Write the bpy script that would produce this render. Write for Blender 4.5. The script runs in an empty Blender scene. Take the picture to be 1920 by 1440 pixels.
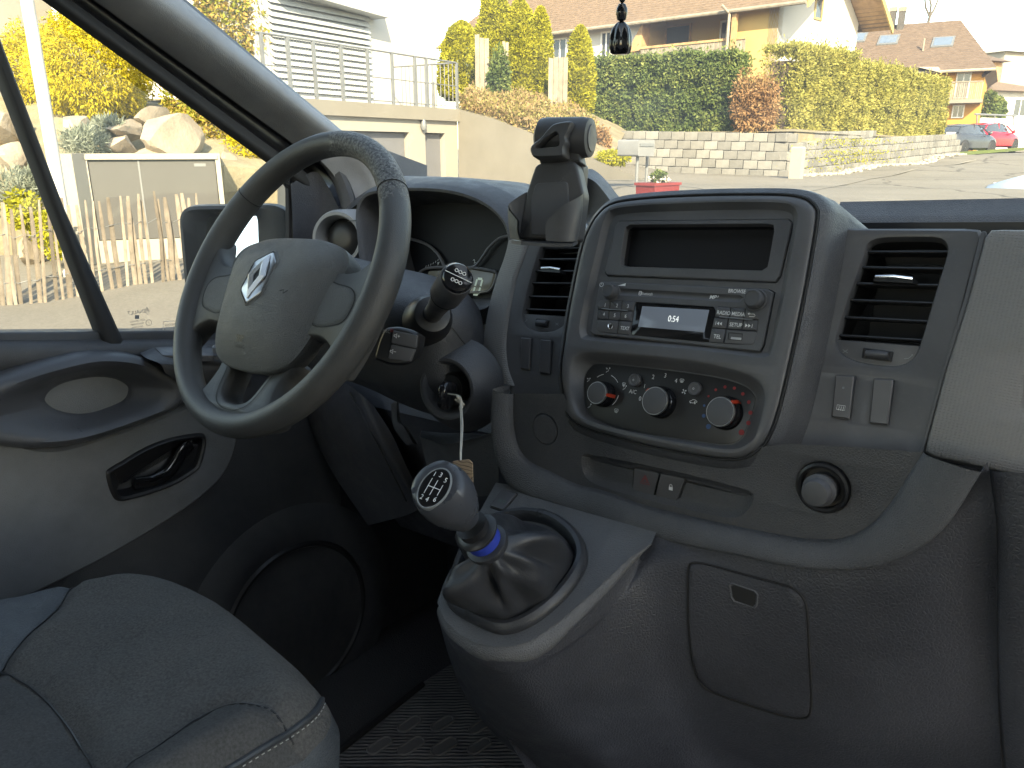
import bpy, bmesh, math, random
from math import sin, cos, pi, radians, sqrt, atan2
from mathutils import Vector as V, Matrix, noise
from mathutils.bvhtree import BVHTree
from mathutils.geometry import tessellate_polygon
random.seed(7)
C = bpy.context.scene.collection
# ---------------------------------------------------------------- camera, sky, sun, exposure
FPX, CX, CY = 1444.0, 960.0, 720.0
PITCH = radians(17)
CAM = V((0, 0, 1.7))
_xc = -V((-770 - CX, 427 - CY, FPX)).normalized()          # van's right axis seen from the camera
_up = V((0, -cos(PITCH), -sin(PITCH)))                     # gravity up seen from the camera
_zc = (_up - _up.dot(_xc) * _xc).normalized()
_yc = _zc.cross(_xc)
_xw = _yc.cross(_up)
RV = Matrix((_xc, _yc, _zc))                               # camera -> van axes
RW = Matrix((_xw, _yc, _up))                               # camera -> level world axes
V2W = RW @ RV.transposed()                                 # the van leans a little on the sloping road
scn = bpy.context.scene
cd = bpy.data.cameras.new('camera'); cam = bpy.data.objects.new('camera', cd); C.objects.link(cam)
cd.sensor_width = 36; cd.lens = FPX * 36 / 1920; cd.clip_start = 0.02; cd.clip_end = 2000
m3 = Matrix((RW @ V((1, 0, 0)), RW @ V((0, -1, 0)), RW @ V((0, 0, -1)))).transposed()
cam.matrix_world = Matrix.Translation(CAM) @ m3.to_4x4()
scn.camera = cam
SUN_BEAR, SUN_EL = radians(134), radians(31)               # bearing clockwise from the van's nose
sdir = V((sin(SUN_BEAR) * cos(SUN_EL), cos(SUN_BEAR) * cos(SUN_EL), sin(SUN_EL)))
wd = bpy.data.worlds.new('World'); scn.world = wd; wd.use_nodes = True
nt = wd.node_tree; bg = nt.nodes['Background']
sky = nt.nodes.new('ShaderNodeTexSky'); sky.sky_type = 'NISHITA'; sky.sun_disc = False
sky.sun_elevation = SUN_EL; sky.sun_rotation = SUN_BEAR
nt.links.new(sky.outputs[0], bg.inputs[0]); bg.inputs[1].default_value = 0.09; sky.dust_density = 1.0; sky.ozone_density = 1.0; sky.air_density = 1.0
sd = bpy.data.lights.new('sun', 'SUN'); sd.energy = 2.0; sd.angle = radians(0.6); sd.color = (1, 0.93, 0.82)
so = bpy.data.objects.new('sun', sd); C.objects.link(so)
so.rotation_euler = sdir.to_track_quat('Z', 'Y').to_euler(); so.location = (0, 0, 30)
scn.view_settings.view_transform = 'Standard'; scn.view_settings.look = 'None'
scn.view_settings.exposure = 3.4; scn.view_settings.gamma = 1
scn.view_settings.use_white_balance = True; scn.view_settings.white_balance_temperature = 8800   # the phone balanced for the shade
scn.cycles.use_denoising = True
scn.cycles.max_bounces = 10; scn.cycles.diffuse_bounces = 6; scn.cycles.transparent_max_bounces = 16
scn.cycles.glossy_bounces = 4; scn.cycles.caustics_reflective = False; scn.cycles.caustics_refractive = False
scn.cycles.sample_clamp_indirect = 6
# ---------------------------------------------------------------- geometry helpers (van frame: origin at the lens, x right, y nose, z up)
def ray(x, y): return RV @ V(((x - CX) / FPX, (y - CY) / FPX, 1))
def onX(x, y, a): d = ray(x, y); return d * (a / d.x)
def onY(x, y, a): d = ray(x, y); return d * (a / d.y)
def onZ(x, y, a): d = ray(x, y); return d * (a / d.z)
def at(x, y, z): return ray(x, y) * z
def onP(x, y, p, n): d = ray(x, y); return d * (V(p).dot(n) / d.dot(n))
def W(x, y, z): return RW @ V(((x - CX) / FPX, (y - CY) / FPX, 1)) * z + CAM        # level world point at depth z
def WH(x, y, h):                                                                     # level world point at height h
    d = RW @ V(((x - CX) / FPX, (y - CY) / FPX, 1)); return CAM + d * ((h - CAM.z) / d.z)
def WPl(x, y, p, n):
    d = RW @ V(((x - CX) / FPX, (y - CY) / FPX, 1)); return CAM + d * ((V(p) - CAM).dot(n) / d.dot(n))
def vw(p): return V2W @ V(p) + CAM
def w2v(p): return V2W.transposed() @ (V(p) - CAM)
BASE = {}
def root(name, label, cat, base, group=None, van=True):
    o = bpy.data.objects.new(name, None); C.objects.link(o)
    b = vw(base) if van else V(base)
    o.location = b; o.empty_display_size = 0.02; BASE[o] = b
    tag(o, label, cat, group); return o
def tag(o, label=None, cat=None, group=None, kind=None):
    if label: o['label'] = label
    if cat: o['category'] = cat
    if group: o['group'] = group
    if kind: o['kind'] = kind
    return o
def mk(name, vs, fs, mat, parent=None, van=True, smooth=35, label=None, recalc=True):
    vs = [vw(p) if van else V(p) for p in vs]
    if parent is not None: b = BASE[parent]
    else:
        n = len(vs); b = V((sum(p.x for p in vs) / n, sum(p.y for p in vs) / n, min(p.z for p in vs)))
    me = bpy.data.meshes.new(name)
    me.from_pydata([p - b for p in vs], [], fs)
    if recalc:
        bm = bmesh.new(); bm.from_mesh(me); bmesh.ops.remove_doubles(bm, verts=bm.verts, dist=1e-6)
        bmesh.ops.recalc_face_normals(bm, faces=bm.faces); bm.to_mesh(me); bm.free()
    me.update()
    if smooth:
        for p in me.polygons: p.use_smooth = True
        me.set_sharp_from_angle(angle=radians(smooth))
    me.materials.append(mat)
    o = bpy.data.objects.new(name, me); C.objects.link(o)
    BASE[o] = b
    if parent is not None: o.parent = parent
    else: o.location = b
    if label: o['label'] = label
    return o
def inst(src, name, parent, mat4):                       # another object on the same mesh
    o = bpy.data.objects.new(name, src.data); C.objects.link(o)
    if parent is not None:
        o.parent = parent; o.matrix_local = Matrix.Translation(-BASE[parent]) @ mat4; BASE[o] = BASE[parent]
    else: o.matrix_world = mat4; BASE[o] = mat4.translation.copy()
    return o
class MB:                                                # collects shapes into one mesh
    def __init__(s): s.v = []; s.f = []
    def add(s, vf):
        k = len(s.v); s.v += [V(p) for p in vf[0]]; s.f += [tuple(i + k for i in f) for f in vf[1]]; return s
    def out(s, name, mat, parent=None, **k): return mk(name, s.v, s.f, mat, parent, **k)
def loft(loops, cap0=False, cap1=False, closed=True):
    n = len(loops[0]); vs = [p for l in loops for p in l]; fs = []
    for i in range(len(loops) - 1):
        for j in range(n if closed else n - 1):
            a, b = i * n + j, i * n + (j + 1) % n; fs.append((a, b, b + n, a + n))
    if cap0: fs.append(tuple(range(n))[::-1])
    if cap1: fs.append(tuple((len(loops) - 1) * n + j for j in range(n)))
    return vs, fs
def cr(p0, p1, p2, p3, t):
    return 0.5 * ((2 * p1) + (p2 - p0) * t + (2 * p0 - 5 * p1 + 4 * p2 - p3) * t * t + (3 * p1 - p0 - 3 * p2 + p3) * t * t * t)
def spl(pts, k=6, closed=False):                         # Catmull-Rom through points
    pts = [V(p) for p in pts]; n = len(pts); out = []
    for i in range(n if closed else n - 1):
        g = lambda j: pts[j % n] if closed else (pts[j] if 0 <= j < n else (2 * pts[0] - pts[1] if j < 0 else 2 * pts[-1] - pts[-2]))
        for t in range(k): out.append(cr(g(i - 1), g(i), g(i + 1), g(i + 2), t / k))
    if not closed: out.append(pts[-1])
    return out
def surf(grid, ku=5, kv=5, thick=None):                  # smooth sheet through a grid of 3D points
    rows = [spl(r, ku) for r in grid]
    cols = list(zip(*rows)); cols = [spl(c, kv) for c in cols]
    rows = list(zip(*cols)); return loft([list(r) for r in rows], closed=False)
def tube(path, rad, n=10, cap=True, up=None, ell=(1, 1)):
    path = [V(p) for p in path]; m = len(path)
    if not hasattr(rad, '__len__'): rad = [rad] * m
    loops = []; ref = V(up) if up else None
    for i, p in enumerate(path):
        t = (path[min(i + 1, m - 1)] - path[max(i - 1, 0)]).normalized()
        if ref is None: ref = t.orthogonal()
        a = (ref - ref.dot(t) * t).normalized(); b = t.cross(a); ref = a
        loops.append([p + (a * cos(q) * ell[0] + b * sin(q) * ell[1]) * rad[i] for q in (2 * pi * j / n for j in range(n))])
    return loft(loops, cap, cap)
def ringtube(path, rad, n=10):                           # closed tube
    path = [V(p) for p in path]; m = len(path); loops = []; ref = None
    c = sum(path, V()) / m
    for i, p in enumerate(path):
        t = (path[(i + 1) % m] - path[i - 1]).normalized()
        a = (p - c); a = (a - a.dot(t) * t).normalized(); b = t.cross(a)
        loops.append([p + (a * cos(q) + b * sin(q)) * rad for q in (2 * pi * j / n for j in range(n))])
    vs, fs = loft(loops + [loops[0]]); return vs, fs
def lathe(o, ax, prof, n=24, cap0=True, cap1=True, ell=1.0, side=None):   # prof: (radius, height along ax)
    o = V(o); ax = V(ax).normalized(); a = (V(side) if side else ax.orthogonal()); a = (a - a.dot(ax) * ax).normalized(); b = ax.cross(a)
    return loft([[o + ax * h + (a * cos(q) + b * sin(q) * ell) * r for q in (2 * pi * j / n for j in range(n))] for r, h in prof], cap0, cap1)
def box(c, s, rot=None):
    c = V(c); q = [V((x * s[0] / 2, y * s[1] / 2, z * s[2] / 2)) for x in (-1, 1) for y in (-1, 1) for z in (-1, 1)]
    if rot: q = [rot @ p for p in q]
    return [c + p for p in q], [(0, 1, 3, 2), (4, 6, 7, 5), (0, 4, 5, 1), (2, 3, 7, 6), (0, 2, 6, 4), (1, 5, 7, 3)]
class Fr:                                                # a plane in the van with its own axes
    def __init__(s, o, u, n):
        s.o = V(o); s.n = V(n).normalized(); s.u = (V(u) - V(u).dot(s.n) * s.n).normalized(); s.v = s.n.cross(s.u)
    def px(s, x, y, h=0):
        p = onP(x, y, s.o + s.n * h, s.n) - s.o; return V((p.dot(s.u), p.dot(s.v)))
    def pt(s, a, h=0): return s.o + s.u * a[0] + s.v * a[1] + s.n * h
    def P(s, pts, h=0): return [s.px(x, y, h) for x, y in pts]
def rnd(pts, r, k=5):                                    # round the corners of a 2D polygon
    pts = [V(p) for p in pts]; n = len(pts); out = []
    for i, p in enumerate(pts):
        ri = r[i] if hasattr(r, '__len__') else r
        a, b = pts[i - 1] - p, pts[(i + 1) % n] - p
        d = min(ri, a.length * .48, b.length * .48)
        if d < 1e-6: out.append(p); continue
        a, b = p + a.normalized() * d, p + b.normalized() * d
        for j in range(k + 1):
            t = j / k; out.append(a * (1 - t) ** 2 + p * 2 * t * (1 - t) + b * t * t)
    return out
def area(l): return sum(l[i - 1].x * l[i].y - l[i].x * l[i - 1].y for i in range(len(l))) / 2
def inset(l, d):                                         # shrink (d>0) a 2D loop
    n = len(l); s = 1 if area(l) > 0 else -1; out = []
    for i in range(n):
        a, b = (l[i] - l[i - 1]), (l[(i + 1) % n] - l[i])
        if a.length < 1e-9: a = b
        if b.length < 1e-9: b = a
        a, b = a.normalized(), b.normalized(); nn = V((-(a.y + b.y), a.x + b.x))
        if nn.length < 1e-9: out.append(l[i]); continue
        nn = nn.normalized(); c = max(.5, nn.dot(V((-a.y, a.x))))
        out.append(l[i] + nn * d * s / c)
    return out
def resamp(l, N, start=None):
    l = [V(p) for p in l]
    if area(l) < 0: l = l[::-1]
    c = sum(l, V((0, 0))) / len(l)
    k = max(range(len(l)), key=lambda i: (l[i] - c).normalized().dot(V((-.7, .7)))); l = l[k:] + l[:k]
    d = [0]
    for i in range(len(l)): d.append(d[-1] + (l[(i + 1) % len(l)] - l[i]).length)
    out = []; j = 0
    for i in range(N):
        t = d[-1] * i / N
        while d[j + 1] < t: j += 1
        w = (t - d[j]) / max(1e-9, d[j + 1] - d[j]); out.append(l[j].lerp(l[(j + 1) % len(l)], w))
    return out
def slab(fr, loop, h0, h1, bev=.001, seg=3):             # raised plate with rounded top edge
    L = [[fr.pt(p, h0) for p in loop], ]
    for i in range(seg + 1):
        a = pi / 2 * i / seg; q = inset(loop, bev * (1 - cos(a))); L.append([fr.pt(p, h1 - bev + bev * sin(a)) for p in q])
    return loft(L, False, True)
def steps(fr, hl, cap0=False, cap1=False): return loft([[fr.pt(p, h) for p in l] for l, h in hl], cap0, cap1)
def holes(fr, outer, inner, h):                          # flat sheet with holes
    loops = [[V((p.x, p.y, 0)) for p in outer]] + [[V((p.x, p.y, 0)) for p in l] for l in inner]
    t = tessellate_polygon(loops); flat = [p for l in loops for p in l]
    return [fr.pt(p, h) for p in flat], [tuple(f) for f in t]
def stroke(fr, pts, w, h=.0004, closed=False):           # flat printed line
    pts = [V(p) for p in pts]; n = len(pts); L, R = [], []
    for i, p in enumerate(pts):
        a = pts[(i + 1) % n if closed else min(i + 1, n - 1)] - pts[i - 1 if closed else max(i - 1, 0)]
        q = V((-a.y, a.x)).normalized() * w / 2; L.append(fr.pt(p + q, h)); R.append(fr.pt(p - q, h))
    vs = L + R; fs = [(i, (i + 1) % n, n + (i + 1) % n, n + i) for i in range(n if closed else n - 1)]
    return vs, fs
def disc(fr, c, r, h, n=20, ell=1): return [fr.pt((c[0] + r * cos(2 * pi * i / n), c[1] + r * ell * sin(2 * pi * i / n)), h) for i in range(n)], [tuple(range(n))]
def circ(c, r, n=24, ell=1): return [V((c[0] + r * cos(2 * pi * i / n), c[1] + r * ell * sin(2 * pi * i / n))) for i in range(n)]
_tc = {}
def textvf(s, fr, c, size, h=.0005, rot=0, sx=1, shear=0, mirror=False, bold=0):
    key = (s, bold)
    if key not in _tc:
        cu = bpy.data.curves.new('t', 'FONT'); cu.body = s; cu.align_x = 'CENTER'; cu.align_y = 'CENTER'; cu.resolution_u = 3; cu.offset = bold
        o = bpy.data.objects.new('t', cu); C.objects.link(o); bpy.context.view_layer.update()
        me = bpy.data.meshes.new_from_object(o.evaluated_get(bpy.context.evaluated_depsgraph_get()))
        _tc[key] = ([v.co.copy() for v in me.vertices], [tuple(p.vertices) for p in me.polygons])
        bpy.data.objects.remove(o); bpy.data.meshes.remove(me)
    vs, fs = _tc[key]; out = []
    for p in vs:
        x, y = p.x * size * sx + p.y * size * shear, p.y * size
        if mirror: x = -x
        out.append(fr.pt((c[0] + x * cos(rot) - y * sin(rot), c[1] + x * sin(rot) + y * cos(rot)), h))
    return out, fs
def bvh(vf): return BVHTree.FromPolygons([V(p) for p in vf[0]], vf[1])
def drape(t, x, y, off=0):
    d = ray(x, y).normalized(); h = t.ray_cast(V((0, 0, 0)), d)
    if h[0] is None: return at(x, y, .75)
    n = h[1]
    if n.dot(d) > 0: n = -n
    return h[0] + n * off
def drape_patch(t, loop, offs, cap=True):                # concentric loops (scale, offset) laid on a curved surface
    c = sum((V(p) for p in loop), V((0, 0))) / len(loop)
    return loft([[drape(t, *(c + (V(p) - c) * s), o) for p in loop] for s, o in offs], False, cap)
def coons(bot, top, left, right, n=14, m=14):            # patch bounded by four 2D curves
    def rs(c, k):
        c = [V(p) for p in c]; d = [0]
        for a, b in zip(c, c[1:]): d.append(d[-1] + (b - a).length)
        o = []
        for i in range(k + 1):
            t = d[-1] * i / k; j = 0
            while j < len(c) - 2 and d[j + 1] < t: j += 1
            o.append(c[j].lerp(c[j + 1], (t - d[j]) / max(1e-9, d[j + 1] - d[j])))
        return o
    b, t, l, r = rs(bot, n), rs(top, n), rs(left, m), rs(right, m); g = []
    for j in range(m + 1):
        v = j / m; row = []
        for i in range(n + 1):
            u = i / n
            row.append((b[i] * (1 - v) + t[i] * v) + (l[j] * (1 - u) + r[j] * u) - (b[0] * (1 - u) * (1 - v) + b[n] * u * (1 - v) + t[0] * (1 - u) * v + t[n] * u * v))
        g.append(row)
    return g
# ---------------------------------------------------------------- materials
IN_GAIN = 1.7                                              # lifts the interior plastics' base colour in place of missing cab light
def newmat(name):
    m = bpy.data.materials.new(name); m.use_nodes = True; return m, m.node_tree, m.node_tree.nodes['Principled BSDF']
def nd(nt, t, **k):
    n = nt.nodes.new(t)
    for a, b in k.items(): setattr(n, a, b)
    return n
def coord(nt, sc=(1, 1, 1), kind='Object'):
    t = nd(nt, 'ShaderNodeTexCoord'); m = nd(nt, 'ShaderNodeMapping'); m.inputs['Scale'].default_value = sc
    nt.links.new(t.outputs[kind], m.inputs[0]); return m.outputs[0]
def ramp(nt, src, stops):
    r = nd(nt, 'ShaderNodeValToRGB'); e = r.color_ramp.elements
    while len(e) < len(stops): e.new(0.5)
    for q, (p, c) in zip(e, stops): q.position = p; q.color = (c, c, c, 1) if not hasattr(c, '__len__') else (*c, 1)
    nt.links.new(src, r.inputs[0]); return r.outputs[0]
def noi(nt, co, sc, det=4, ro=.5):
    n = nd(nt, 'ShaderNodeTexNoise'); n.inputs['Scale'].default_value = sc; n.inputs['Detail'].default_value = det
    n.inputs['Roughness'].default_value = ro; nt.links.new(co, n.inputs['Vector']); return n.outputs[0]
def vor(nt, co, sc, feat='DISTANCE_TO_EDGE', out=0):
    n = nd(nt, 'ShaderNodeTexVoronoi', feature=feat); n.inputs['Scale'].default_value = sc; nt.links.new(co, n.inputs['Vector']); return n.outputs[out]
def bump(nt, src, bs, dist, strength=1.0, prev=None):
    b = nd(nt, 'ShaderNodeBump'); b.inputs['Distance'].default_value = dist; b.inputs['Strength'].default_value = strength
    nt.links.new(src, b.inputs['Height'])
    if prev: nt.links.new(prev, b.inputs['Normal'])
    if bs: nt.links.new(b.outputs[0], bs.inputs['Normal'])
    return b.outputs[0]
def mixc(nt, fac, a, b):
    m = nd(nt, 'ShaderNodeMix', data_type='RGBA')
    if hasattr(fac, 'links') or hasattr(fac, 'is_linked'): nt.links.new(fac, m.inputs[0])
    else: m.inputs[0].default_value = fac
    for s, i in ((a, 6), (b, 7)):
        if hasattr(s, 'is_linked'): nt.links.new(s, m.inputs[i])
        else: m.inputs[i].default_value = (*s, 1)
    return m.outputs[2]
def plastic(name, col, rough=.5, grain=420, depth=.0002, spec=.5, var=.25, dust=.0, leather=True):
    col = tuple(x * IN_GAIN if x < .1 else x * 1.25 for x in col)
    m, nt, b = newmat(name); co = coord(nt)
    big = noi(nt, co, 9, 5, .6); fac = ramp(nt, big, [(.3, 0.0), (.7, 1.0)])
    c2 = tuple(x * (1 + var) + .004 for x in col); c1 = tuple(x * (1 - var * .6) for x in col)
    base = mixc(nt, fac, c1, c2)
    if dust:
        fine = ramp(nt, noi(nt, co, 260, 3, .7), [(.55, 0.0), (.75, dust)])
        base = mixc(nt, fine, base, (.35, .34, .33))
    sc = nd(nt, 'ShaderNodeTexVoronoi', feature='DISTANCE_TO_EDGE'); sc.inputs['Scale'].default_value = 22
    st_ = nd(nt, 'ShaderNodeMapping'); st_.inputs['Scale'].default_value = (1, 3.5, .6); st_.inputs['Rotation'].default_value = (.5, .3, .8); nt.links.new(co, st_.inputs[0])
    wob = nd(nt, 'ShaderNodeVectorMath', operation='ADD'); nz = nd(nt, 'ShaderNodeTexNoise'); nz.inputs['Scale'].default_value = 14; nt.links.new(co, nz.inputs['Vector']); nt.links.new(st_.outputs[0], wob.inputs[0]); nt.links.new(nz.outputs[1], wob.inputs[1]); nt.links.new(wob.outputs[0], sc.inputs['Vector'])
    scr = ramp(nt, sc.outputs[0], [(0, 1.0), (.004, 0.0)]); pat_ = ramp(nt, noi(nt, co, 11, 3, .6), [(.62, 0.0), (.74, .16)])
    sm_ = nd(nt, 'ShaderNodeMath', operation='MULTIPLY'); nt.links.new(scr, sm_.inputs[0]); nt.links.new(pat_, sm_.inputs[1])
    base = mixc(nt, sm_.outputs[0], base, (.22, .22, .22))     # a few fine scuffs
    nt.links.new(base, b.inputs['Base Color'])
    rr = ramp(nt, noi(nt, co, 35, 4, .6), [(.3, rough - .09), (.5, rough + .02), (.72, rough + .14)]); nt.links.new(rr, b.inputs['Roughness'])
    b.inputs['Specular IOR Level'].default_value = spec
    if grain:
        g = ramp(nt, vor(nt, co, grain), [(0, 0.0), (.25, 1.0)]) if leather else noi(nt, co, grain * 1.6, 2, .5)
        bump(nt, g, b, depth)
    return m
def simple(name, col, rough=.5, metal=0, spec=.5, emit=None, es=1, var=.12, vs=3.0, bmp=0, bsc=40):
    m, nt, b = newmat(name); co = coord(nt)
    f = ramp(nt, noi(nt, co, vs, 5, .6), [(.3, 0.0), (.7, 1.0)])
    nt.links.new(mixc(nt, f, tuple(x * (1 - var) for x in col), tuple(min(1, x * (1 + var)) for x in col)), b.inputs['Base Color'])
    b.inputs['Roughness'].default_value = rough; b.inputs['Metallic'].default_value = metal; b.inputs['Specular IOR Level'].default_value = spec
    if emit: b.inputs['Emission Color'].default_value = (*emit, 1); b.inputs['Emission Strength'].default_value = es
    if bmp: bump(nt, noi(nt, co, bsc, 5, .6), b, bmp)
    return m
def glassmat(name, tint=(.95, .97, .96), refl=1.0, haze=0):
    m = bpy.data.materials.new(name); m.use_nodes = True; nt = m.node_tree; nt.nodes.clear()
    o = nd(nt, 'ShaderNodeOutputMaterial'); t = nd(nt, 'ShaderNodeBsdfTransparent'); t.inputs[0].default_value = (*tint, 1)
    g = nd(nt, 'ShaderNodeBsdfGlossy'); g.inputs['Roughness'].default_value = .01
    lw = nd(nt, 'ShaderNodeLayerWeight'); pw = nd(nt, 'ShaderNodeMath', operation='POWER'); pw.inputs[1].default_value = 4.5; nt.links.new(lw.outputs['Facing'], pw.inputs[0])
    f = nd(nt, 'ShaderNodeMath', operation='MULTIPLY_ADD'); f.inputs[1].default_value = .5; f.inputs[2].default_value = .03; nt.links.new(pw.outputs[0], f.inputs[0])
    mx = nd(nt, 'ShaderNodeMixShader'); nt.links.new(f.outputs[0], mx.inputs[0]); nt.links.new(t.outputs[0], mx.inputs[1]); nt.links.new(g.outputs[0], mx.inputs[2])
    last = mx
    if haze:
        d = nd(nt, 'ShaderNodeBsdfTranslucent'); d.inputs[0].default_value = (.9, .9, .88, 1)
        co = coord(nt); s = ramp(nt, noi(nt, co, 6, 4, .6), [(.3, haze * .5), (.75, haze * 1.5)])
        m2 = nd(nt, 'ShaderNodeMixShader'); nt.links.new(s, m2.inputs[0]); nt.links.new(mx.outputs[0], m2.inputs[1]); nt.links.new(d.outputs[0], m2.inputs[2]); last = m2
    nt.links.new(last.outputs[0], o.inputs[0]); return m
# ================================================================ van interior materials
M_dash = plastic('dash_plastic', (.037, .038, .042), .47, 420, .00022, dust=.05)
M_low = plastic('lower_plastic', (.0225, .024, .0295), .52, 300, .00025, dust=.05)
M_band = plastic('band_plastic', (.046, .048, .053), .45, 520, .0003, dust=.05)
M_bezel = plastic('bezel_plastic', (.052, .052, .055), .42, 900, .00008, leather=False, dust=.05)
M_plat = plastic('platform_plastic', (.062, .063, .066), .5, 420, .0003)
M_black = simple('black_satin', (.018, .018, .02), .38)
M_gloss = simple('black_gloss', (.012, .012, .014), .08)
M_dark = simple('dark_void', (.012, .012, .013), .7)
M_blind = simple('pocket_black', (.010, .010, .012), .5, spec=.25)
M_btn = plastic('button_plastic', (.05, .05, .054), .42, 1200, .00004, leather=False, var=.1)
M_knob = plastic('knob_rubber', (.045, .046, .05), .6, 900, .00006, leather=False, var=.1)
M_chrome = simple('chrome', (.8, .8, .82), .18, 1.0)
M_silver = simple('satin_silver', (.55, .55, .56), .32, 1.0)
M_white = simple('white_print', (.82, .82, .82), .6)
M_dim = simple('dim_print', (.22, .23, .24), .6)
M_red = simple('red_pointer', (.55, .05, .02), .4)
M_rdot = simple('red_print', (.32, .025, .03), .6)
M_bdot = simple('blue_print', (.035, .10, .24), .6)
M_lcd = simple('lcd_glass', (.10, .125, .165), .12, emit=(.16, .22, .32), es=.035)
M_lcdt = simple('lcd_digits', (.75, .82, .9), .5, emit=(.7, .85, 1), es=.10)
M_grey = None
def weave(name, col, sx, sz, depth, rough=.6):
    m, nt, b = newmat(name); co = coord(nt)
    f = ramp(nt, noi(nt, co, 5, 4, .6), [(.3, 0.0), (.7, 1.0)])
    nt.links.new(mixc(nt, f, tuple(x * .92 for x in col), tuple(x * 1.08 for x in col)), b.inputs['Base Color'])
    b.inputs['Roughness'].default_value = rough
    w1 = nd(nt, 'ShaderNodeTexWave', wave_type='BANDS', bands_direction='X'); w1.inputs['Scale'].default_value = sx; w1.inputs['Distortion'].default_value = 1.2
    w2 = nd(nt, 'ShaderNodeTexWave', wave_type='BANDS', bands_direction='Z'); w2.inputs['Scale'].default_value = sz; w2.inputs['Distortion'].default_value = 1.5
    nt.links.new(co, w1.inputs[0]); nt.links.new(co, w2.inputs[0])
    mm = nd(nt, 'ShaderNodeMath', operation='MULTIPLY'); nt.links.new(w1.outputs[1], mm.inputs[0]); nt.links.new(w2.outputs[1], mm.inputs[1])
    bump(nt, mm.outputs[0], b, depth); return m
M_grey = weave('grey_textured_panel', (.205, .197, .190), 110, 150, .0004)
# ================================================================ dashboard carcass
dash = root('dashboard', 'dark grey van dashboard spanning the cab below the windscreen', 'dashboard', (-.35, .8, -.6))
BZ = Fr((-.354, .661, -.13), (1, 0, 0), (0, -1, .385))
VP = Fr((-.354, .703, -.13), (1, 0, 0), (0, -1, .385))       # the vent panels lie behind the centre bezel
SLW = .385
z6 = lambda x, y: (1040 + x / 3.692, 340 + y / 3.692)
z7 = lambda x, y: (1040 + x / 3.692, 640 + y / 3.692)
z8 = lambda x, y: (1480 + x / 2.571, 360 + y / 2.571)
z5 = lambda x, y: (640 + x / 2.879, 300 + y / 2.879)
zr3 = lambda x, y: (560 + x / 2.769, 720 + y / 2.769)
zr5 = lambda x, y: (1080 + x / 2.286, 860 + y / 2.286)
zr1 = lambda x, y: (x / 2.769, 600 + y / 2.769)
# --- filler core behind everything
prof = [(1.16, -.075), (.93, -.0395), (.925, -.044), (.905, -.054), (.898, -.062), (.885, -.10), (.79, -.105), (.78, -.2), (.72, -.30), (.68, -.345), (.72, -.42), (.80, -.62), (.95, -.75), (1.16, -.8)]
def extr(prof, x0, x1, nx=2): return loft([[V((x0 + (x1 - x0) * i / (nx - 1), y, z)) for y, z in prof] for i in range(nx)], True, True)
mk('dash_deck', *extr(prof, -.30, .75), M_band, dash, smooth=25)
prof2 = [(1.16, -.09), (.97, -.07), (.9, -.09), (.86, -.16), (.83, -.3), (.80, -.36), (.86, -.5), (.98, -.7), (1.16, -.8)]
mk('deck_gutter', *box((.225, .890, -.083), (1.05, .004, .046)), M_black, dash)
mk('driver_side_core', *extr(prof2, -1.19, -.301), M_low, dash, smooth=25)
# --- centre bezel
seam = [(1105, 429), (1119, 405), (1148, 381), (1213, 371), (1311, 365.5), (1400, 364), (1473, 365), (1511, 372), (1529, 386), (1534, 405), (1519, 502), (1500, 600), (1480, 692), (1462, 767), (1446, 813), (1430, 838), (1403, 857), (1376, 862), (1332, 859), (1230, 840), (1148, 819), (1102, 805), (1075, 792), (1062, 773), (1056, 735), (1052, 694), (1059, 638), (1067, 584), (1083, 502), (1094, 456)]
seamL = resamp(spl(BZ.P(seam), 4, True), 120)
# housing that carries the bezel and blends back to the windscreen
H = MB()
def sweep_back(l, d, dz): return [p + V((0, d, dz)) for p in l]
L0 = [BZ.pt(p, -.002) for p in inset(seamL, .0015)]
L1 = [BZ.pt(p, 0) for p in inset(seamL, -.0015)]
L2 = [BZ.pt(p, -.004) for p in inset(seamL, -.007)]
L3 = [BZ.pt(p, -.013) for p in inset(seamL, -.010)]
L4 = [BZ.pt(p, -.045) for p in inset(seamL, -.015)]
L5 = [BZ.pt(p, -.085) + V((.01 if p[0] > .05 else 0, 0, -.012 if p[1] > 0 else 0)) for p in inset(seamL, -.020)]
L6 = [BZ.pt(p, -.16) + V((.03 if p[0] > .05 else 0, 0, -.06 if p[1] > 0 else -.03)) for p in inset(seamL, -.018)]
mk('centre_housing', *loft([L0, L1, L2, L3, L4, L5, L6]), M_dash, dash, smooth=40)
crest = [(1140, 402), (1150, 392), (1190, 385), (1300, 380), (1440, 377), (1488, 383), (1503, 402), (1500, 430), (1483, 530), (1462, 630), (1452, 664), (1432, 676), (1300, 660), (1110, 643), (1092, 634), (1087, 615), (1098, 560), (1115, 490), (1130, 425)]
up = resamp(spl(BZ.P(crest), 4, True), 96)
pod = [z7(*p) for p in [(115, 300), (122, 170), (160, 105), (250, 75), (600, 95), (1000, 140), (1300, 210), (1430, 275), (1478, 370), (1460, 500), (1400, 680), (1330, 750), (1230, 775), (1000, 745), (500, 650), (280, 592), (190, 540), (135, 450)]]
podL = resamp(spl(BZ.P(pod), 4, True), 96)
flat = [z7(*p) for p in [(200, 370), (205, 250), (250, 172), (330, 150), (700, 185), (1100, 240), (1310, 300), (1388, 365), (1395, 430), (1330, 620), (1290, 685), (1200, 718), (1000, 700), (500, 620), (290, 545), (218, 470)]]
PODH = -.008
flatL = resamp(spl(BZ.P(flat, PODH), 4, True), 96)
B = MB()
B.add(steps(BZ, [(inset(seamL, .0012), -.003), (inset(seamL, .0014), .000), (inset(seamL, .0025), .0022), (inset(seamL, .005), .004), (inset(seamL, .009), .0048)]))
B.add(holes(BZ, inset(seamL, .009), [up, podL], .0048))
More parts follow.
